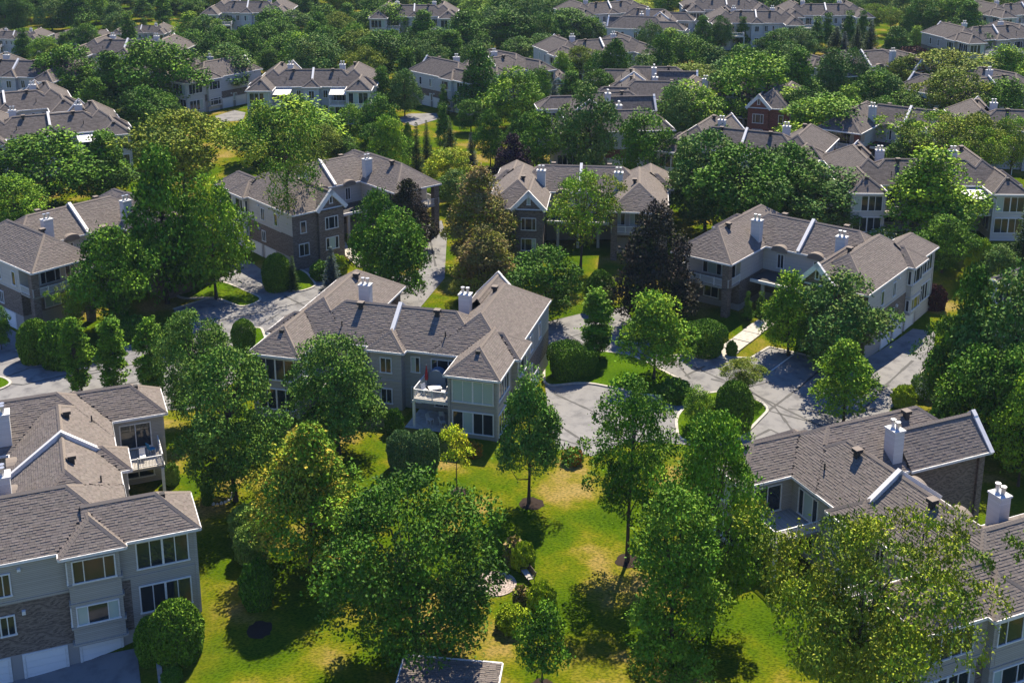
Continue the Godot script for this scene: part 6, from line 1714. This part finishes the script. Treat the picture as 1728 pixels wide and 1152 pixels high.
	["mid", 2, 155.9, -437.9, 9.3, 4.43, 4.88, "broadleaf_tree", "mid green tree behind the top-right block, third such from left", "tree"],
	["lime", 1, -53.0, -304.5, 13.4, 5.80, 2.36, "maple_tree", "lime green tree right of the white garage house", "tree"],
	["bluish", 1, -78.8, -412.8, 10.0, 3.84, 3.22, "broadleaf_tree", "grey-green tree behind the top-left roofs, eighth such from left", "tree"],
	["bluish", 2, -131.0, -402.6, 9.6, 4.74, 2.85, "broadleaf_tree", "grey-green tree behind the far hip-roofed cottage", "tree"],
	["slim", 1, 64.0, -278.5, 12.0, 3.51, 5.94, "upright_tree", "slim upright tree left of the brick chimney house, the right one", "tree"],
	["mid", 3, 14.1, -462.5, 11.9, 5.90, 4.55, "broadleaf_tree", "mid green tree behind the top-edge roofs, fourth such from left", "tree"],
	["dark", 2, 56.0, -289.4, 12.5, 5.72, 2.33, "broadleaf_tree", "dark green tree left of the brick chimney house, the left one", "tree"],
	["olive", 0, 161.1, -410.0, 11.3, 4.61, 0.27, "locust_tree", "olive green tree behind the top-right block, fourth such from left", "tree"],
	["bluish", 3, 48.3, -268.7, 12.7, 5.80, 1.35, "broadleaf_tree", "grey-green tree behind the brick white-door house", "tree"],
	["dark", 3, 204.1, -489.0, 10.7, 4.43, 5.47, "broadleaf_tree", "dark green tree behind the top-right block, seventh such from left", "tree"],
	["bluish", 0, -32.4, -453.3, 12.3, 5.93, 4.15, "broadleaf_tree", "grey-green tree behind the top middle roofs, first such from left", "tree"],
	["dark", 0, -44.2, -469.4, 13.4, 6.26, 4.14, "broadleaf_tree", "dark green tree behind the top-left roofs, sixteenth such from left", "tree"],
	["mid", 0, 192.1, -503.3, 9.7, 4.78, 5.71, "broadleaf_tree", "mid green tree behind the top-right block, fourth such from left", "tree"],
	["slim", 0, -114.9, -404.1, 13.4, 3.15, 5.51, "upright_tree", "slim upright tree left of the top-left roofs", "tree"],
	["dark", 1, 57.6, -276.8, 10.7, 4.84, 0.53, "broadleaf_tree", "dark green tree behind the brick white-door house", "tree"],
	["mid", 1, -54.8, -335.5, 11.6, 5.13, 4.42, "broadleaf_tree", "mid green tree right of the half-hidden chimney roof, third such from left", "tree"],
	["bluish", 1, -125.9, -518.5, 9.3, 3.92, 0.95, "broadleaf_tree", "grey-green tree behind the top-left roofs, fifth such from left", "tree"],
	["bluish", 2, -65.5, -221.2, 10.3, 4.28, 0.22, "broadleaf_tree", "grey-green tree right of the awning house at left", "tree"],
	["dark", 2, -169.5, -491.5, 11.7, 5.54, 0.39, "broadleaf_tree", "dark green tree behind the top-left roofs, first such from left", "tree"],
	["bluish", 3, 64.8, -494.0, 10.9, 4.17, 0.61, "broadleaf_tree", "grey-green tree behind the highest roofs, fourth such from left", "tree"],
	["mid", 2, 29.1, -495.5, 9.0, 3.56, 4.48, "broadleaf_tree", "mid green tree behind the highest roofs, second such from left", "tree"],
	["lime", 2, 73.7, -506.0, 11.0, 4.33, 0.08, "maple_tree", "lime green tree behind the highest roofs, first such from left", "tree"],
	["olive", 1, -194.2, -491.0, 11.3, 5.56, 3.18, "locust_tree", "olive green tree behind the far brick bungalow, second such from left", "tree"],
	["mid", 3, 113.5, -442.9, 9.1, 4.02, 5.17, "broadleaf_tree", "mid green tree behind the far second row, the right one", "tree"],
	["mid", 0, -2.0, -389.0, 13.8, 6.73, 1.81, "broadleaf_tree", "mid green tree right of the top middle roofs", "tree"],
	["dark", 3, 196.9, -474.4, 11.5, 5.52, 5.40, "broadleaf_tree", "dark green tree behind the top-right block, sixth such from left", "tree"],
	["mid", 1, -25.3, -341.8, 13.9, 6.28, 3.84, "broadleaf_tree", "mid green tree before the top middle roofs, the left one", "tree"],
	["lime", 3, 117.9, -507.7, 10.6, 5.15, 3.45, "maple_tree", "lime green tree behind the highest roofs, fourth such from left", "tree"],
	["slim", 1, 84.2, -439.5, 11.6, 3.01, 1.44, "upright_tree", "slim upright tree behind the highest roofs, third such from left", "tree"],
	["mid", 2, -203.2, -506.0, 9.1, 4.21, 0.16, "broadleaf_tree", "mid green tree behind the far brick bungalow, third such from left", "tree"],
	["slim", 0, -15.1, -476.3, 13.1, 3.56, 4.98, "upright_tree", "slim upright tree behind the top middle roofs, the right one", "tree"],
	["bluish", 0, -17.5, -298.1, 10.7, 4.11, 5.90, "broadleaf_tree", "grey-green tree behind the balcony garage house, second such from left", "tree"],
	["dark", 0, -168.3, -417.0, 13.4, 5.66, 2.17, "broadleaf_tree", "dark green tree behind the far brick bungalow, fourth such from left", "tree"],
	["lime", 0, -86.8, -360.2, 9.1, 3.89, 4.22, "maple_tree", "lime green tree right of the far hip-roofed cottage, the right one", "tree"],
	["dark", 1, 50.1, -477.6, 11.8, 5.52, 2.68, "broadleaf_tree", "dark green tree behind the highest roofs, first such from left", "tree"],
	["dark", 2, -208.7, -495.3, 9.6, 4.02, 0.54, "broadleaf_tree", "dark green tree behind the far brick bungalow, first such from left", "tree"],
	["dark", 3, -72.0, -234.8, 12.7, 5.26, 6.03, "broadleaf_tree", "dark green tree right of the awning house at left", "tree"],
	["mid", 3, -22.1, -484.4, 11.7, 5.31, 3.97, "broadleaf_tree", "mid green tree behind the top middle roofs, third such from left", "tree"],
	["dark", 0, -147.9, -481.7, 11.3, 4.65, 4.12, "broadleaf_tree", "dark green tree behind the top-left roofs, third such from left", "tree"],
	["mid", 0, 134.9, -512.4, 9.3, 4.16, 2.12, "broadleaf_tree", "mid green tree behind the top-right block, first such from left", "tree"],
	["mid", 1, 135.3, -363.0, 13.9, 6.77, 3.74, "broadleaf_tree", "mid green tree behind the three-storey far block", "tree"],
	["dark", 1, 63.2, -298.6, 10.0, 4.88, 1.95, "broadleaf_tree", "dark green tree left of the brick chimney house, the right one", "tree"],
	["bluish", 1, -48.8, -446.0, 13.6, 6.28, 4.28, "broadleaf_tree", "grey-green tree behind the top-left roofs, twelfth such from left", "tree"],
	["slim", 1, 55.3, -505.0, 10.3, 2.38, 2.29, "upright_tree", "slim upright tree behind the highest roofs, second such from left", "tree"],
	["dark", 2, 79.6, -523.8, 9.2, 4.44, 2.80, "broadleaf_tree", "dark green tree behind the highest roofs, fourth such from left", "tree"],
	["olive", 0, -178.4, -459.5, 11.7, 5.06, 5.47, "locust_tree", "olive green tree behind the far brick bungalow, third such from left", "tree"],
	["lime", 1, 104.1, -493.5, 9.7, 4.13, 0.88, "maple_tree", "lime green tree behind the highest roofs, third such from left", "tree"],
	["dark", 3, 16.2, -491.8, 11.6, 5.18, 1.12, "broadleaf_tree", "dark green tree behind the top-edge roofs, second such from left", "tree"],
	["olive", 1, 159.5, -510.7, 10.0, 4.12, 4.73, "locust_tree", "olive green tree behind the top-right block, first such from left", "tree"],
	["olive", 0, 161.8, -471.5, 11.0, 5.02, 6.23, "locust_tree", "olive green tree behind the top-right block, third such from left", "tree"],
	["bluish", 2, -5.1, -516.4, 10.4, 5.12, 2.38, "broadleaf_tree", "grey-green tree behind the top-edge roofs, second such from left", "tree"],
	["slim", 0, -164.7, -509.7, 9.6, 2.71, 3.78, "upright_tree", "slim upright tree behind the top-left roofs, the left one", "tree"],
	["dark", 0, 91.5, -405.3, 13.7, 6.63, 0.73, "broadleaf_tree", "dark green tree behind the far second row", "tree"],
	["bluish", 3, -98.7, -478.8, 9.1, 3.98, 4.45, "broadleaf_tree", "grey-green tree behind the top-left roofs, seventh such from left", "tree"],
	["dark", 1, -126.1, -487.1, 11.7, 5.11, 0.05, "broadleaf_tree", "dark green tree behind the top-left roofs, seventh such from left", "tree"],
	["olive", 1, -59.3, -461.9, 13.7, 5.71, 5.13, "locust_tree", "olive green tree behind the top-left roofs, fifth such from left", "tree"],
	["lime", 2, 156.5, -492.5, 9.5, 4.09, 2.83, "maple_tree", "lime green tree behind the top-right block, the left one", "tree"],
	["dark", 2, -33.5, -307.6, 13.3, 6.55, 1.09, "broadleaf_tree", "dark green tree left of the balcony garage house", "tree"],
	["bluish", 0, 85.5, -461.3, 13.1, 5.58, 1.69, "broadleaf_tree", "grey-green tree behind the highest roofs, ninth such from left", "tree"],
	["bluish", 1, 34.6, -507.3, 11.3, 4.32, 3.88, "broadleaf_tree", "grey-green tree behind the highest roofs, second such from left", "tree"],
	["mid", 2, 28.7, -470.0, 11.8, 5.53, 4.59, "broadleaf_tree", "mid green tree behind the top-edge roofs, sixth such from left", "tree"],
	["slim", 1, -25.2, -287.7, 12.5, 3.52, 3.37, "upright_tree", "slim upright tree left of the balcony garage house", "tree"],
	["mid", 3, -70.8, -324.4, 12.0, 4.98, 1.85, "broadleaf_tree", "mid green tree before the half-hidden chimney roof, second such from left", "tree"],
	["bluish", 2, 81.4, -498.2, 11.8, 5.55, 6.00, "broadleaf_tree", "grey-green tree behind the highest roofs, sixth such from left", "tree"],
	["bluish", 3, -80.5, -501.2, 10.1, 4.38, 2.56, "broadleaf_tree", "grey-green tree behind the top-left roofs, eleventh such from left", "tree"],
	["bluish", 0, -26.6, -351.3, 9.5, 4.41, 5.66, "broadleaf_tree", "grey-green tree before the top middle roofs", "tree"],
	["dark", 3, -161.1, -397.9, 11.1, 4.26, 0.86, "broadleaf_tree", "dark green tree behind the far brick bungalow, third such from left", "tree"],
	["mid", 0, -6.4, -435.2, 13.2, 6.23, 0.73, "broadleaf_tree", "mid green tree behind the top middle roofs, fourth such from left", "tree"],
	["lime", 3, -140.0, -416.3, 10.2, 5.11, 5.35, "maple_tree", "lime green tree behind the far hip-roofed cottage", "tree"],
	["olive", 0, -58.7, -411.5, 13.7, 5.23, 0.03, "locust_tree", "olive green tree right of the top-left roofs", "tree"],
	["dark", 0, 8.4, -351.5, 12.0, 4.81, 4.27, "broadleaf_tree", "dark green tree left of the pale end-wall house", "tree"],
	["dark", 1, 78.6, -442.8, 9.3, 3.57, 1.24, "broadleaf_tree", "dark green tree behind the highest roofs, sixth such from left", "tree"],
	["mid", 1, 138.4, -434.0, 9.7, 4.86, 3.98, "broadleaf_tree", "mid green tree behind the top-right block, second such from left", "tree"],
	["mid", 2, -41.8, -492.0, 9.3, 3.70, 2.15, "broadleaf_tree", "mid green tree behind the top-left roofs, thirteenth such from left", "tree"],
	["mid", 3, 197.2, -516.1, 9.3, 4.16, 4.88, "broadleaf_tree", "mid green tree behind the top-right block, fifth such from left", "tree"],
	["dark", 2, 74.5, -240.7, 9.6, 4.37, 5.03, "broadleaf_tree", "dark green tree behind the red-brick gable house", "tree"],
	["bluish", 1, 5.8, -380.2, 13.1, 5.20, 3.95, "broadleaf_tree", "grey-green tree left of the top-edge roofs, the right one", "tree"],
	["bluish", 2, 141.8, -409.8, 10.6, 4.53, 3.23, "broadleaf_tree", "grey-green tree behind the top-right block, sixth such from left", "tree"],
	["bluish", 3, 16.9, -408.4, 9.4, 4.46, 4.95, "broadleaf_tree", "grey-green tree behind the top-edge roofs, sixth such from left", "tree"],
	["mid", 0, -12.3, -364.0, 11.7, 4.97, 3.10, "broadleaf_tree", "mid green tree before the top middle roofs, the right one", "tree"],
	["dark", 3, 179.7, -511.1, 9.5, 4.40, 1.74, "broadleaf_tree", "dark green tree behind the top-right block, second such from left", "tree"],
	["bluish", 0, 68.5, -451.9, 9.5, 3.90, 3.24, "broadleaf_tree", "grey-green tree behind the highest roofs, fifth such from left", "tree"],
	["bluish", 1, -122.7, -449.5, 13.7, 5.55, 0.67, "broadleaf_tree", "grey-green tree behind the top-left roofs, second such from left", "tree"],
	["slim", 0, 141.3, -483.1, 13.0, 3.05, 2.69, "upright_tree", "slim upright tree behind the top-right block, second such from left", "tree"],
	["dark", 0, -195.1, -506.7, 9.1, 4.44, 4.39, "broadleaf_tree", "dark green tree behind the far brick bungalow, fifth such from left", "tree"],
	["slim", 1, 138.2, -476.7, 11.0, 3.10, 5.76, "upright_tree", "slim upright tree behind the top-right block, first such from left", "tree"],
	["dark", 1, -88.4, -508.5, 10.4, 4.12, 2.47, "broadleaf_tree", "dark green tree behind the top-left roofs, eleventh such from left", "tree"],
	["lime", 0, -150.5, -472.6, 10.1, 3.98, 5.41, "maple_tree", "lime green tree behind the top-left roofs, first such from left", "tree"],
	["mid", 1, 64.6, -435.4, 9.4, 4.16, 3.13, "broadleaf_tree", "mid green tree behind the highest roofs, fourth such from left", "tree"],
	["mid", 2, 26.5, -514.2, 10.2, 4.21, 2.19, "broadleaf_tree", "mid green tree behind the highest roofs, first such from left", "tree"],
]

func _ready() -> void:
	# camera
	var cam := Camera3D.new()
	cam.name = "camera"
	cam.projection = Camera3D.PROJECTION_FRUSTUM
	cam.near = 1.0; cam.far = 6000.0
	cam.size = 1152.0 / 2063.0
	cam.frustum_offset = Vector2(0, -(576.0 - 312.0) / 2063.0)
	cam.position = CAM
	cam.rotation_degrees = Vector3(-15.41, 0, 0)
	add_child(cam)
	cam.current = true
	# sky, sun, exposure
	var env := Environment.new()
	env.background_mode = Environment.BG_SKY
	var sm := ProceduralSkyMaterial.new()
	sm.sky_top_color = Color(0.25, 0.41, 0.69); sm.sky_horizon_color = Color(0.66, 0.76, 0.85); sm.sky_curve = 0.14
	sm.ground_bottom_color = Color(0.16, 0.18, 0.10); sm.ground_horizon_color = Color(0.55, 0.62, 0.62)
	sm.sun_angle_max = 1.0
	sm.energy_multiplier = 0.8
	var sky := Sky.new()
	sky.sky_material = sm
	env.sky = sky
	env.tonemap_mode = Environment.TONE_MAPPER_LINEAR
	env.tonemap_exposure = 2.3
	env.sdfgi_enabled = true; env.ssao_enabled = true; env.ssil_enabled = true
	env.fog_enabled = true
	env.fog_density = 0.00007
	env.fog_light_color = Color(0.72, 0.82, 0.92)
	var we := WorldEnvironment.new()
	we.environment = env
	add_child(we)
	var sun := DirectionalLight3D.new()
	sun.light_energy = 1.6
	sun.light_color = Color(1.0, 0.95, 0.865)
	sun.light_angular_distance = 0.5
	sun.shadow_enabled = true
	add_child(sun)
	var el := deg_to_rad(52.0); var az := deg_to_rad(17.0)   # behind the scene, a little to the right
	var to_sun := Vector3(sin(az) * cos(el), sin(el), -cos(az) * cos(el))
	sun.look_at_from_position(to_sun * 100.0, Vector3.ZERO, Vector3.UP)

	rng.seed = 11
	materials()
	survey()
	ground_sheet()
	var rd := paved([[-81.63, -145.20], [-65.67, -146.47], [-60.31, -141.36], [-60.12, -137.68], [-52.59, -133.24], [-50.01, -135.81], [-47.35, -138.27], [-43.45, -142.49], [-43.11, -147.39], [-44.70, -151.06], [-40.43, -155.81], [-43.61, -161.95], [-42.63, -166.65], [-39.10, -171.05], [-35.04, -164.98], [-31.19, -167.23], [-26.77, -167.48], [-22.03, -162.46], [-19.06, -165.98], [-13.66, -162.16], [-12.93, -169.70], [-13.98, -180.80], [-13.63, -186.58], [-11.39, -188.83], [-10.12, -180.76], [-9.49, -161.99], [-12.62, -148.55], [-17.08, -147.04], [-25.86, -135.85], [-31.49, -135.60], [-31.43, -128.81], [-33.55, -119.78], [-34.31, -119.50], [-37.09, -119.89], [-40.80, -115.54], [-68.72, -119.54]], "road", 0.05, M.asphalt)
	rd.set_meta("label", "grey asphalt road winding between the left houses")
	rd = paved([[4.60, -145.23], [10.32, -148.80], [14.96, -149.96], [15.49, -141.19], [18.54, -133.28], [23.12, -132.76], [27.91, -132.33], [30.69, -135.50], [35.56, -133.28], [37.35, -127.74], [43.09, -135.52], [50.88, -144.61], [53.41, -143.63], [50.77, -136.41], [45.63, -127.29], [40.75, -120.42], [37.25, -113.38], [30.17, -109.16], [22.08, -109.80], [16.94, -110.88], [11.65, -111.42], [7.82, -107.33], [4.42, -108.90], [3.81, -117.74], [3.58, -134.37]], "road", 0.05, M.asphalt)
	rd.set_meta("label", "grey asphalt lane and parking before the right-hand house")
	rd = paved([[-41.15, -78.77], [-36.13, -79.68], [-30.93, -80.40], [-28.65, -80.48], [-26.53, -74.76], [-31.60, -72.05], [-38.39, -72.39]], "driveway", 0.05, M.asphalt)
	rd = paved([[-66.03, -265.67], [-63.09, -272.03], [-59.99, -269.45], [-58.81, -261.38], [-63.58, -259.59]], "driveway", 0.05, M.asphalt)
	rd = paved([[-25.45, -261.99], [-23.09, -268.18], [-17.03, -268.82], [-15.91, -263.21], [-20.79, -255.48]], "driveway", 0.05, M.asphalt)
	rd = paved([[60.34, -216.42], [66.52, -219.85], [66.32, -213.08], [59.48, -205.14], [58.21, -209.04]], "driveway", 0.05, M.asphalt)
	rd = paved([[53.39, -254.91], [59.34, -250.94], [55.58, -243.87], [51.11, -247.08]], "driveway", 0.05, M.asphalt)
	isle([[-33.66, -137.42], [-34.24, -143.44], [-31.94, -145.01], [-29.42, -137.74], [-30.66, -133.27]])
	isle([[-61.80, -130.08], [-58.66, -129.93], [-56.93, -128.14], [-57.58, -126.39], [-59.90, -125.59]])
	isle([[-35.77, -163.07], [-31.52, -159.01], [-29.27, -157.36], [-27.01, -159.50], [-29.78, -165.93], [-33.97, -168.37]])
	isle([[-43.85, -162.90], [-39.94, -161.14], [-33.39, -154.77], [-35.57, -151.48], [-40.37, -155.59], [-44.98, -154.51], [-47.33, -160.33]])
	isle([[3.82, -135.29], [8.58, -135.68], [13.74, -134.13], [19.22, -125.97], [19.28, -124.43], [17.84, -122.44], [15.23, -122.17], [8.04, -126.32], [3.55, -124.80]])
	isle([[17.20, -117.50], [21.20, -123.25], [25.14, -123.44], [27.18, -120.62], [27.31, -119.05], [25.48, -116.13], [22.66, -111.41], [16.68, -111.15]])
	kerb_line([[-60.27, -137.86], [-52.59, -133.24], [-50.01, -135.81], [-47.35, -138.27], [-43.45, -142.49]])
	kerb_line([[-44.70, -151.06], [-40.43, -155.81]])
	kerb_line([[18.54, -133.28], [23.12, -132.76], [27.91, -132.33], [30.69, -135.50], [35.56, -133.28]])
	kerb_line([[-31.19, -167.23], [-26.77, -167.48]])
	kerb_line([[40.84, -120.71], [45.63, -127.29], [50.77, -136.41]])
	var tar := MB.new()
	strip(tar, [[-58.81, -129.43], [-56.68, -132.43], [-52.43, -133.58]], 0.3, 0.056)
	strip(tar, [[-58.35, -128.30], [-55.59, -127.81], [-51.64, -130.54], [-44.34, -133.46]], 0.3, 0.056)
	strip(tar, [[-37.83, -147.04], [-32.19, -150.62], [-27.31, -154.22]], 0.3, 0.056)
	strip(tar, [[-44.40, -136.08], [-38.66, -138.73], [-33.12, -143.43], [-30.51, -149.54]], 0.3, 0.056)
	strip(tar, [[20.87, -130.07], [27.15, -122.37], [31.43, -116.68]], 0.3, 0.056)
	strip(tar, [[27.16, -118.90], [32.06, -125.21], [36.05, -130.69]], 0.3, 0.056)
	strip(tar, [[27.21, -119.19], [31.21, -116.81], [32.84, -115.14]], 0.3, 0.056)
	strip(tar, [[41.66, -125.90], [47.60, -134.28]], 0.3, 0.056)
	strip(tar, [[5.00, -114.73], [7.65, -110.17]], 0.3, 0.056)
	strip(tar, [[4.63, -111.35], [7.43, -109.53]], 0.3, 0.056)
	strip(tar, [[13.54, -131.95], [16.40, -126.78]], 0.3, 0.056)
	strip(tar, [[19.57, -127.54], [22.25, -130.22]], 0.3, 0.056)
	strip(tar, [[24.23, -123.84], [28.99, -126.35]], 0.3, 0.056)
	strip(tar, [[-12.79, -180.79], [-11.04, -167.06]], 0.3, 0.056)
	strip(tar, [[4.64, -134.35], [6.99, -139.90], [13.20, -144.50]], 0.3, 0.056)
	strip(tar, [[-51.22, -120.12], [-47.48, -126.11], [-41.00, -129.09]], 0.3, 0.056)
	strip(tar, [[-38.16, -156.09], [-32.82, -153.44]], 0.3, 0.056)
	strip(tar, [[-50.62, -129.38], [-47.31, -131.81], [-45.66, -134.35]], 0.3, 0.056)
	strip(tar, [[-39.83, -143.44], [-36.99, -137.81], [-36.20, -128.90]], 0.3, 0.056)
	strip(tar, [[-30.91, -156.07], [-26.98, -151.63]], 0.3, 0.056)
	strip(tar, [[19.02, -131.58], [20.06, -126.76]], 0.3, 0.056)
	strip(tar, [[22.40, -126.80], [26.02, -124.68], [28.27, -119.69], [28.95, -114.22]], 0.3, 0.056)
	strip(tar, [[29.56, -119.78], [35.00, -118.70], [39.26, -120.35]], 0.3, 0.056)
	strip(tar, [[33.91, -114.54], [37.96, -120.29], [42.40, -126.59]], 0.3, 0.056)
	strip(tar, [[24.37, -112.57], [26.62, -114.72], [28.04, -112.84]], 0.3, 0.056)
	strip(tar, [[4.62, -123.23], [7.97, -119.45], [11.38, -115.06]], 0.3, 0.056)
	strip(tar, [[6.34, -141.84], [9.66, -136.00]], 0.3, 0.056)
	strip(tar, [[15.97, -135.34], [14.74, -130.12]], 0.3, 0.056)
	setting(tar, "road_tar_seal", M.seal)
	var ln := MB.new()
	strip(ln, [[29.71, -129.22], [33.29, -133.77]], 0.14, 0.058)
	setting(ln, "road_marking", M.line)
	walk(Vector2(24.23, -132.27), Vector2(32.82, -144.51), 2.3, 5, "pale concrete stepping walk to the porch of the right-hand house")
	walk(Vector2(-21.25, -167.29), Vector2(-27.70, -180.20), 2.0, 5, "concrete walk to the porch of the grey entrance house")
	mulch_ring(-4.91, -99.89, 0.95, "mulch ring under the yellow-green sapling")
	mulch_ring(1.75, -97.85, 1.15, "mulch ring under the small linden")
	mulch_ring(9.57, -88.84, 1.10, "mulch ring under the tall open maple")
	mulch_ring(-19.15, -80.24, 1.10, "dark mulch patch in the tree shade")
	mulch_ring(2.12, -73.43, 0.90, "mulch ring under the young dark tree")
	house(-23.77, -82.96, 248.1, true, true, 0, "near-left townhouse with dark shingles, bay window over two garage doors", -2.75, 1.00)
	house(-27.26, -116.45, 15.0, false, true, 0, "beige townhouse with corner sunrooms and furnished balcony, in the middle", -0.90, 1.00)
	house(16.30, -94.30, 66.4, true, true, 0, "near-right townhouse with big shingle roof half covered by a locust", -1.60, 1.00)
	house(55.58, -151.12, 217.6, true, true, 2, "brown and pale townhouse with three garage doors and stepping walk", -1.45, 1.00)
	house(-25.67, -199.89, 139.4, false, true, 2, "grey brick townhouse with pointed gable and dark porch", -1.55, 1.00)
	house(-58.37, -175.93, 131.1, true, true, 2, "left-edge townhouse with white corner balcony above bushes", -1.55, 1.00)
	var awn_G := house(-57.05, -256.64, 359.3, true, false, 1, "white townhouse with two white awnings, far beyond the elm", 0.00, 1.00)
	house(-93.71, -281.21, 36.0, false, false, 1, "white and brown townhouse showing garages, left of the awning house", 0.00, 1.00)
	house(-9.41, -265.32, 317.9, true, false, 1, "pale townhouse with two garage doors and small balcony bay", 0.00, 1.00)
	house(4.50, -243.51, 84.0, true, false, 3, "townhouse with red brick base and garages, behind slim trees", 0.00, 1.00)
	var awn_h27 := house(50.87, -176.65, 1.6, true, false, 3, "townhouse at right with white balcony awning and red brick base", 0.00, 1.00)
	house(25.03, -189.08, 186.0, false, true, 2, "long brown roofed townhouse half hidden behind the golden lindens", 0.00, 1.00)
	house(-111.93, -301.27, 5.0, false, false, 1, "white-walled townhouse behind the big left trees", 0.00, 1.00)
	house(-128.25, -271.36, 10.0, false, false, 1, "pale townhouse at the left edge with party wall stripe", 0.00, 1.00)
	house(-109.80, -225.61, -25.0, false, false, 1, "cropped townhouse at the left edge, below the pale one", 0.00, 1.00)
	var awn_h8 := house(-93.45, -205.26, -25.0, false, false, 1, "townhouse at left with long party wall stripe and white awning", 0.00, 1.00)
	house(13.51, -295.09, 175.0, true, false, 1, "small hip-roofed house between dark trees, upper middle", 0.00, 0.60)
	house(12.91, -297.16, -20.0, true, false, 1, "far townhouse with white chimney among trees, upper middle", 0.00, 1.00)
	house(49.09, -345.71, -75.0, true, false, 1, "far pale townhouse below the yellow bush", 0.00, 1.00)
	house(20.85, -374.73, -20.0, true, false, 1, "far roof at the top edge left of the yellow bush", 0.00, 1.00)
	house(58.98, -357.39, 2.0, true, false, 1, "far long townhouse row with white parapet, top right", 0.00, 1.00)
	house(84.23, -374.03, 0.0, true, false, 1, "far townhouse row right of the first row at the top", 0.00, 1.00)
	house(55.66, -387.92, 0.0, true, false, 1, "farthest roof at the top, behind the long row", 0.00, 1.00)
	house(121.07, -321.83, -15.0, true, false, 0, "big far block with blue-grey walls at the right edge", 0.00, 1.00)
	house(149.38, -372.47, -15.0, true, false, 1, "far roof in the top right corner", 0.00, 1.00)
	house(93.34, -304.62, 160.0, true, false, 3, "brick townhouse with white chimney behind the wine-red shrubs", 0.00, 1.00)
	house(18.33, -275.18, 95.0, true, false, 1, "grey roof rising behind the red brick based townhouse", 0.00, 1.00)
	house(63.40, -258.87, 200.0, true, false, 3, "red brick townhouse with one white garage door", 0.00, 1.00)
	house(24.46, -203.73, 26.0, true, false, 1, "pale gabled townhouse behind the right-hand house trees", 0.00, 1.00)
	house(91.26, -224.60, 215.0, true, false, 3, "red brick townhouse with white-edged gable, right", 0.00, 1.00)
	house(94.26, -241.93, -30.0, true, false, 1, "shaded roof between locusts near the right edge", 0.00, 1.00)
	house(81.59, -215.70, 10.0, true, false, 1, "roof with chimney at the right edge behind locusts", 0.00, 1.00)
	house(57.60, -138.96, 60.0, true, false, 1, "cropped roof at the right edge beyond the driveway", 0.00, 1.00)
	house(-152.04, -346.32, 0.0, false, false, 3, "far brick bungalow at the left below the tree line", 0.00, 0.62)
	house(-135.43, -354.10, 20.0, false, false, 3, "far small roof left of the hip-roofed cottage", 0.00, 0.55)
	house(-118.87, -359.49, 0.0, false, false, 3, "far hip-roofed brick cottage at top left", 0.00, 0.60)
	house(-96.10, -327.10, 10.0, true, false, 1, "small far roof with chimney, upper left", 0.00, 0.60)
	house(-97.26, -380.63, 0.0, true, false, 1, "far roofs at the top edge, left", 0.00, 1.00)
	house(-43.74, -371.54, 0.0, true, false, 1, "far roof at the top edge, middle", 0.00, 1.00)
	awning(awn_G, 5.5, 1.0, 3.8)
	awning(awn_G, 17.7, 1.0, 3.8)
	awning(awn_h8, 17.7, 1.0, 3.8)
	awning(awn_h27, 17.7, 1.0, 3.8)
	for p in PLANTS:
		plant(p[0], p[1], p[2], p[3], p[4], p[5], p[6], p[7], p[8], p[9], "shrubs and beds" if p[9] != "tree" else "trees of the neighbourhood")
	bench(Vector3(1.05, ground_at(1.05, -86.23), -86.23), deg_to_rad(-68.0))
	paver_circle(-1.37, -85.66, 1.75)
	patio_table(Vector3(-7.80, 4.10, -113.72), "white table on the balcony of the beige house")
	chair(Vector3(-8.82, 4.10, -113.79), 0.6, "white chair left of the balcony table", M.white)
	chair(Vector3(-6.91, 4.10, -113.58), -1.9, "white chair right of the balcony table", M.white)
	parasol(Vector3(-8.75, 4.10, -115.22))
	covered_seat(Vector3(-7.63, 4.10, -115.54))
	chair(Vector3(-8.34, ground_at(-8.34, -113.66) + 0.12, -113.66), 1.0, "white patio chair under the balcony, first", M.white)
	chair(Vector3(-7.04, ground_at(-7.04, -113.10) + 0.12, -113.10), 2.0, "white patio chair under the balcony, by the sunroom", M.white)
	chair(Vector3(-7.20, ground_at(-7.20, -114.80) + 0.12, -114.80), 3.0, "white patio chair under the balcony, at the back", M.white)
	rd = paved([[-10.88, -112.68], [-6.63, -111.54], [-5.44, -115.99], [-9.69, -117.12]], "patio", 0.08, M.concrete)
	chair(Vector3(-32.96, 4.10, -101.25), 2.4, "blue chair on the near-left balcony", M.blueseat, true)
	chair(Vector3(-33.34, 4.10, -99.80), 0.4, "white chair on the near-left balcony", M.white)
	retaining_wall(Vector2(-27.37, -81.19), Vector2(-24.96, -74.40))
	shed(-4.13, -71.68)
	stone_ring(-26.65, -99.33, 1.3)
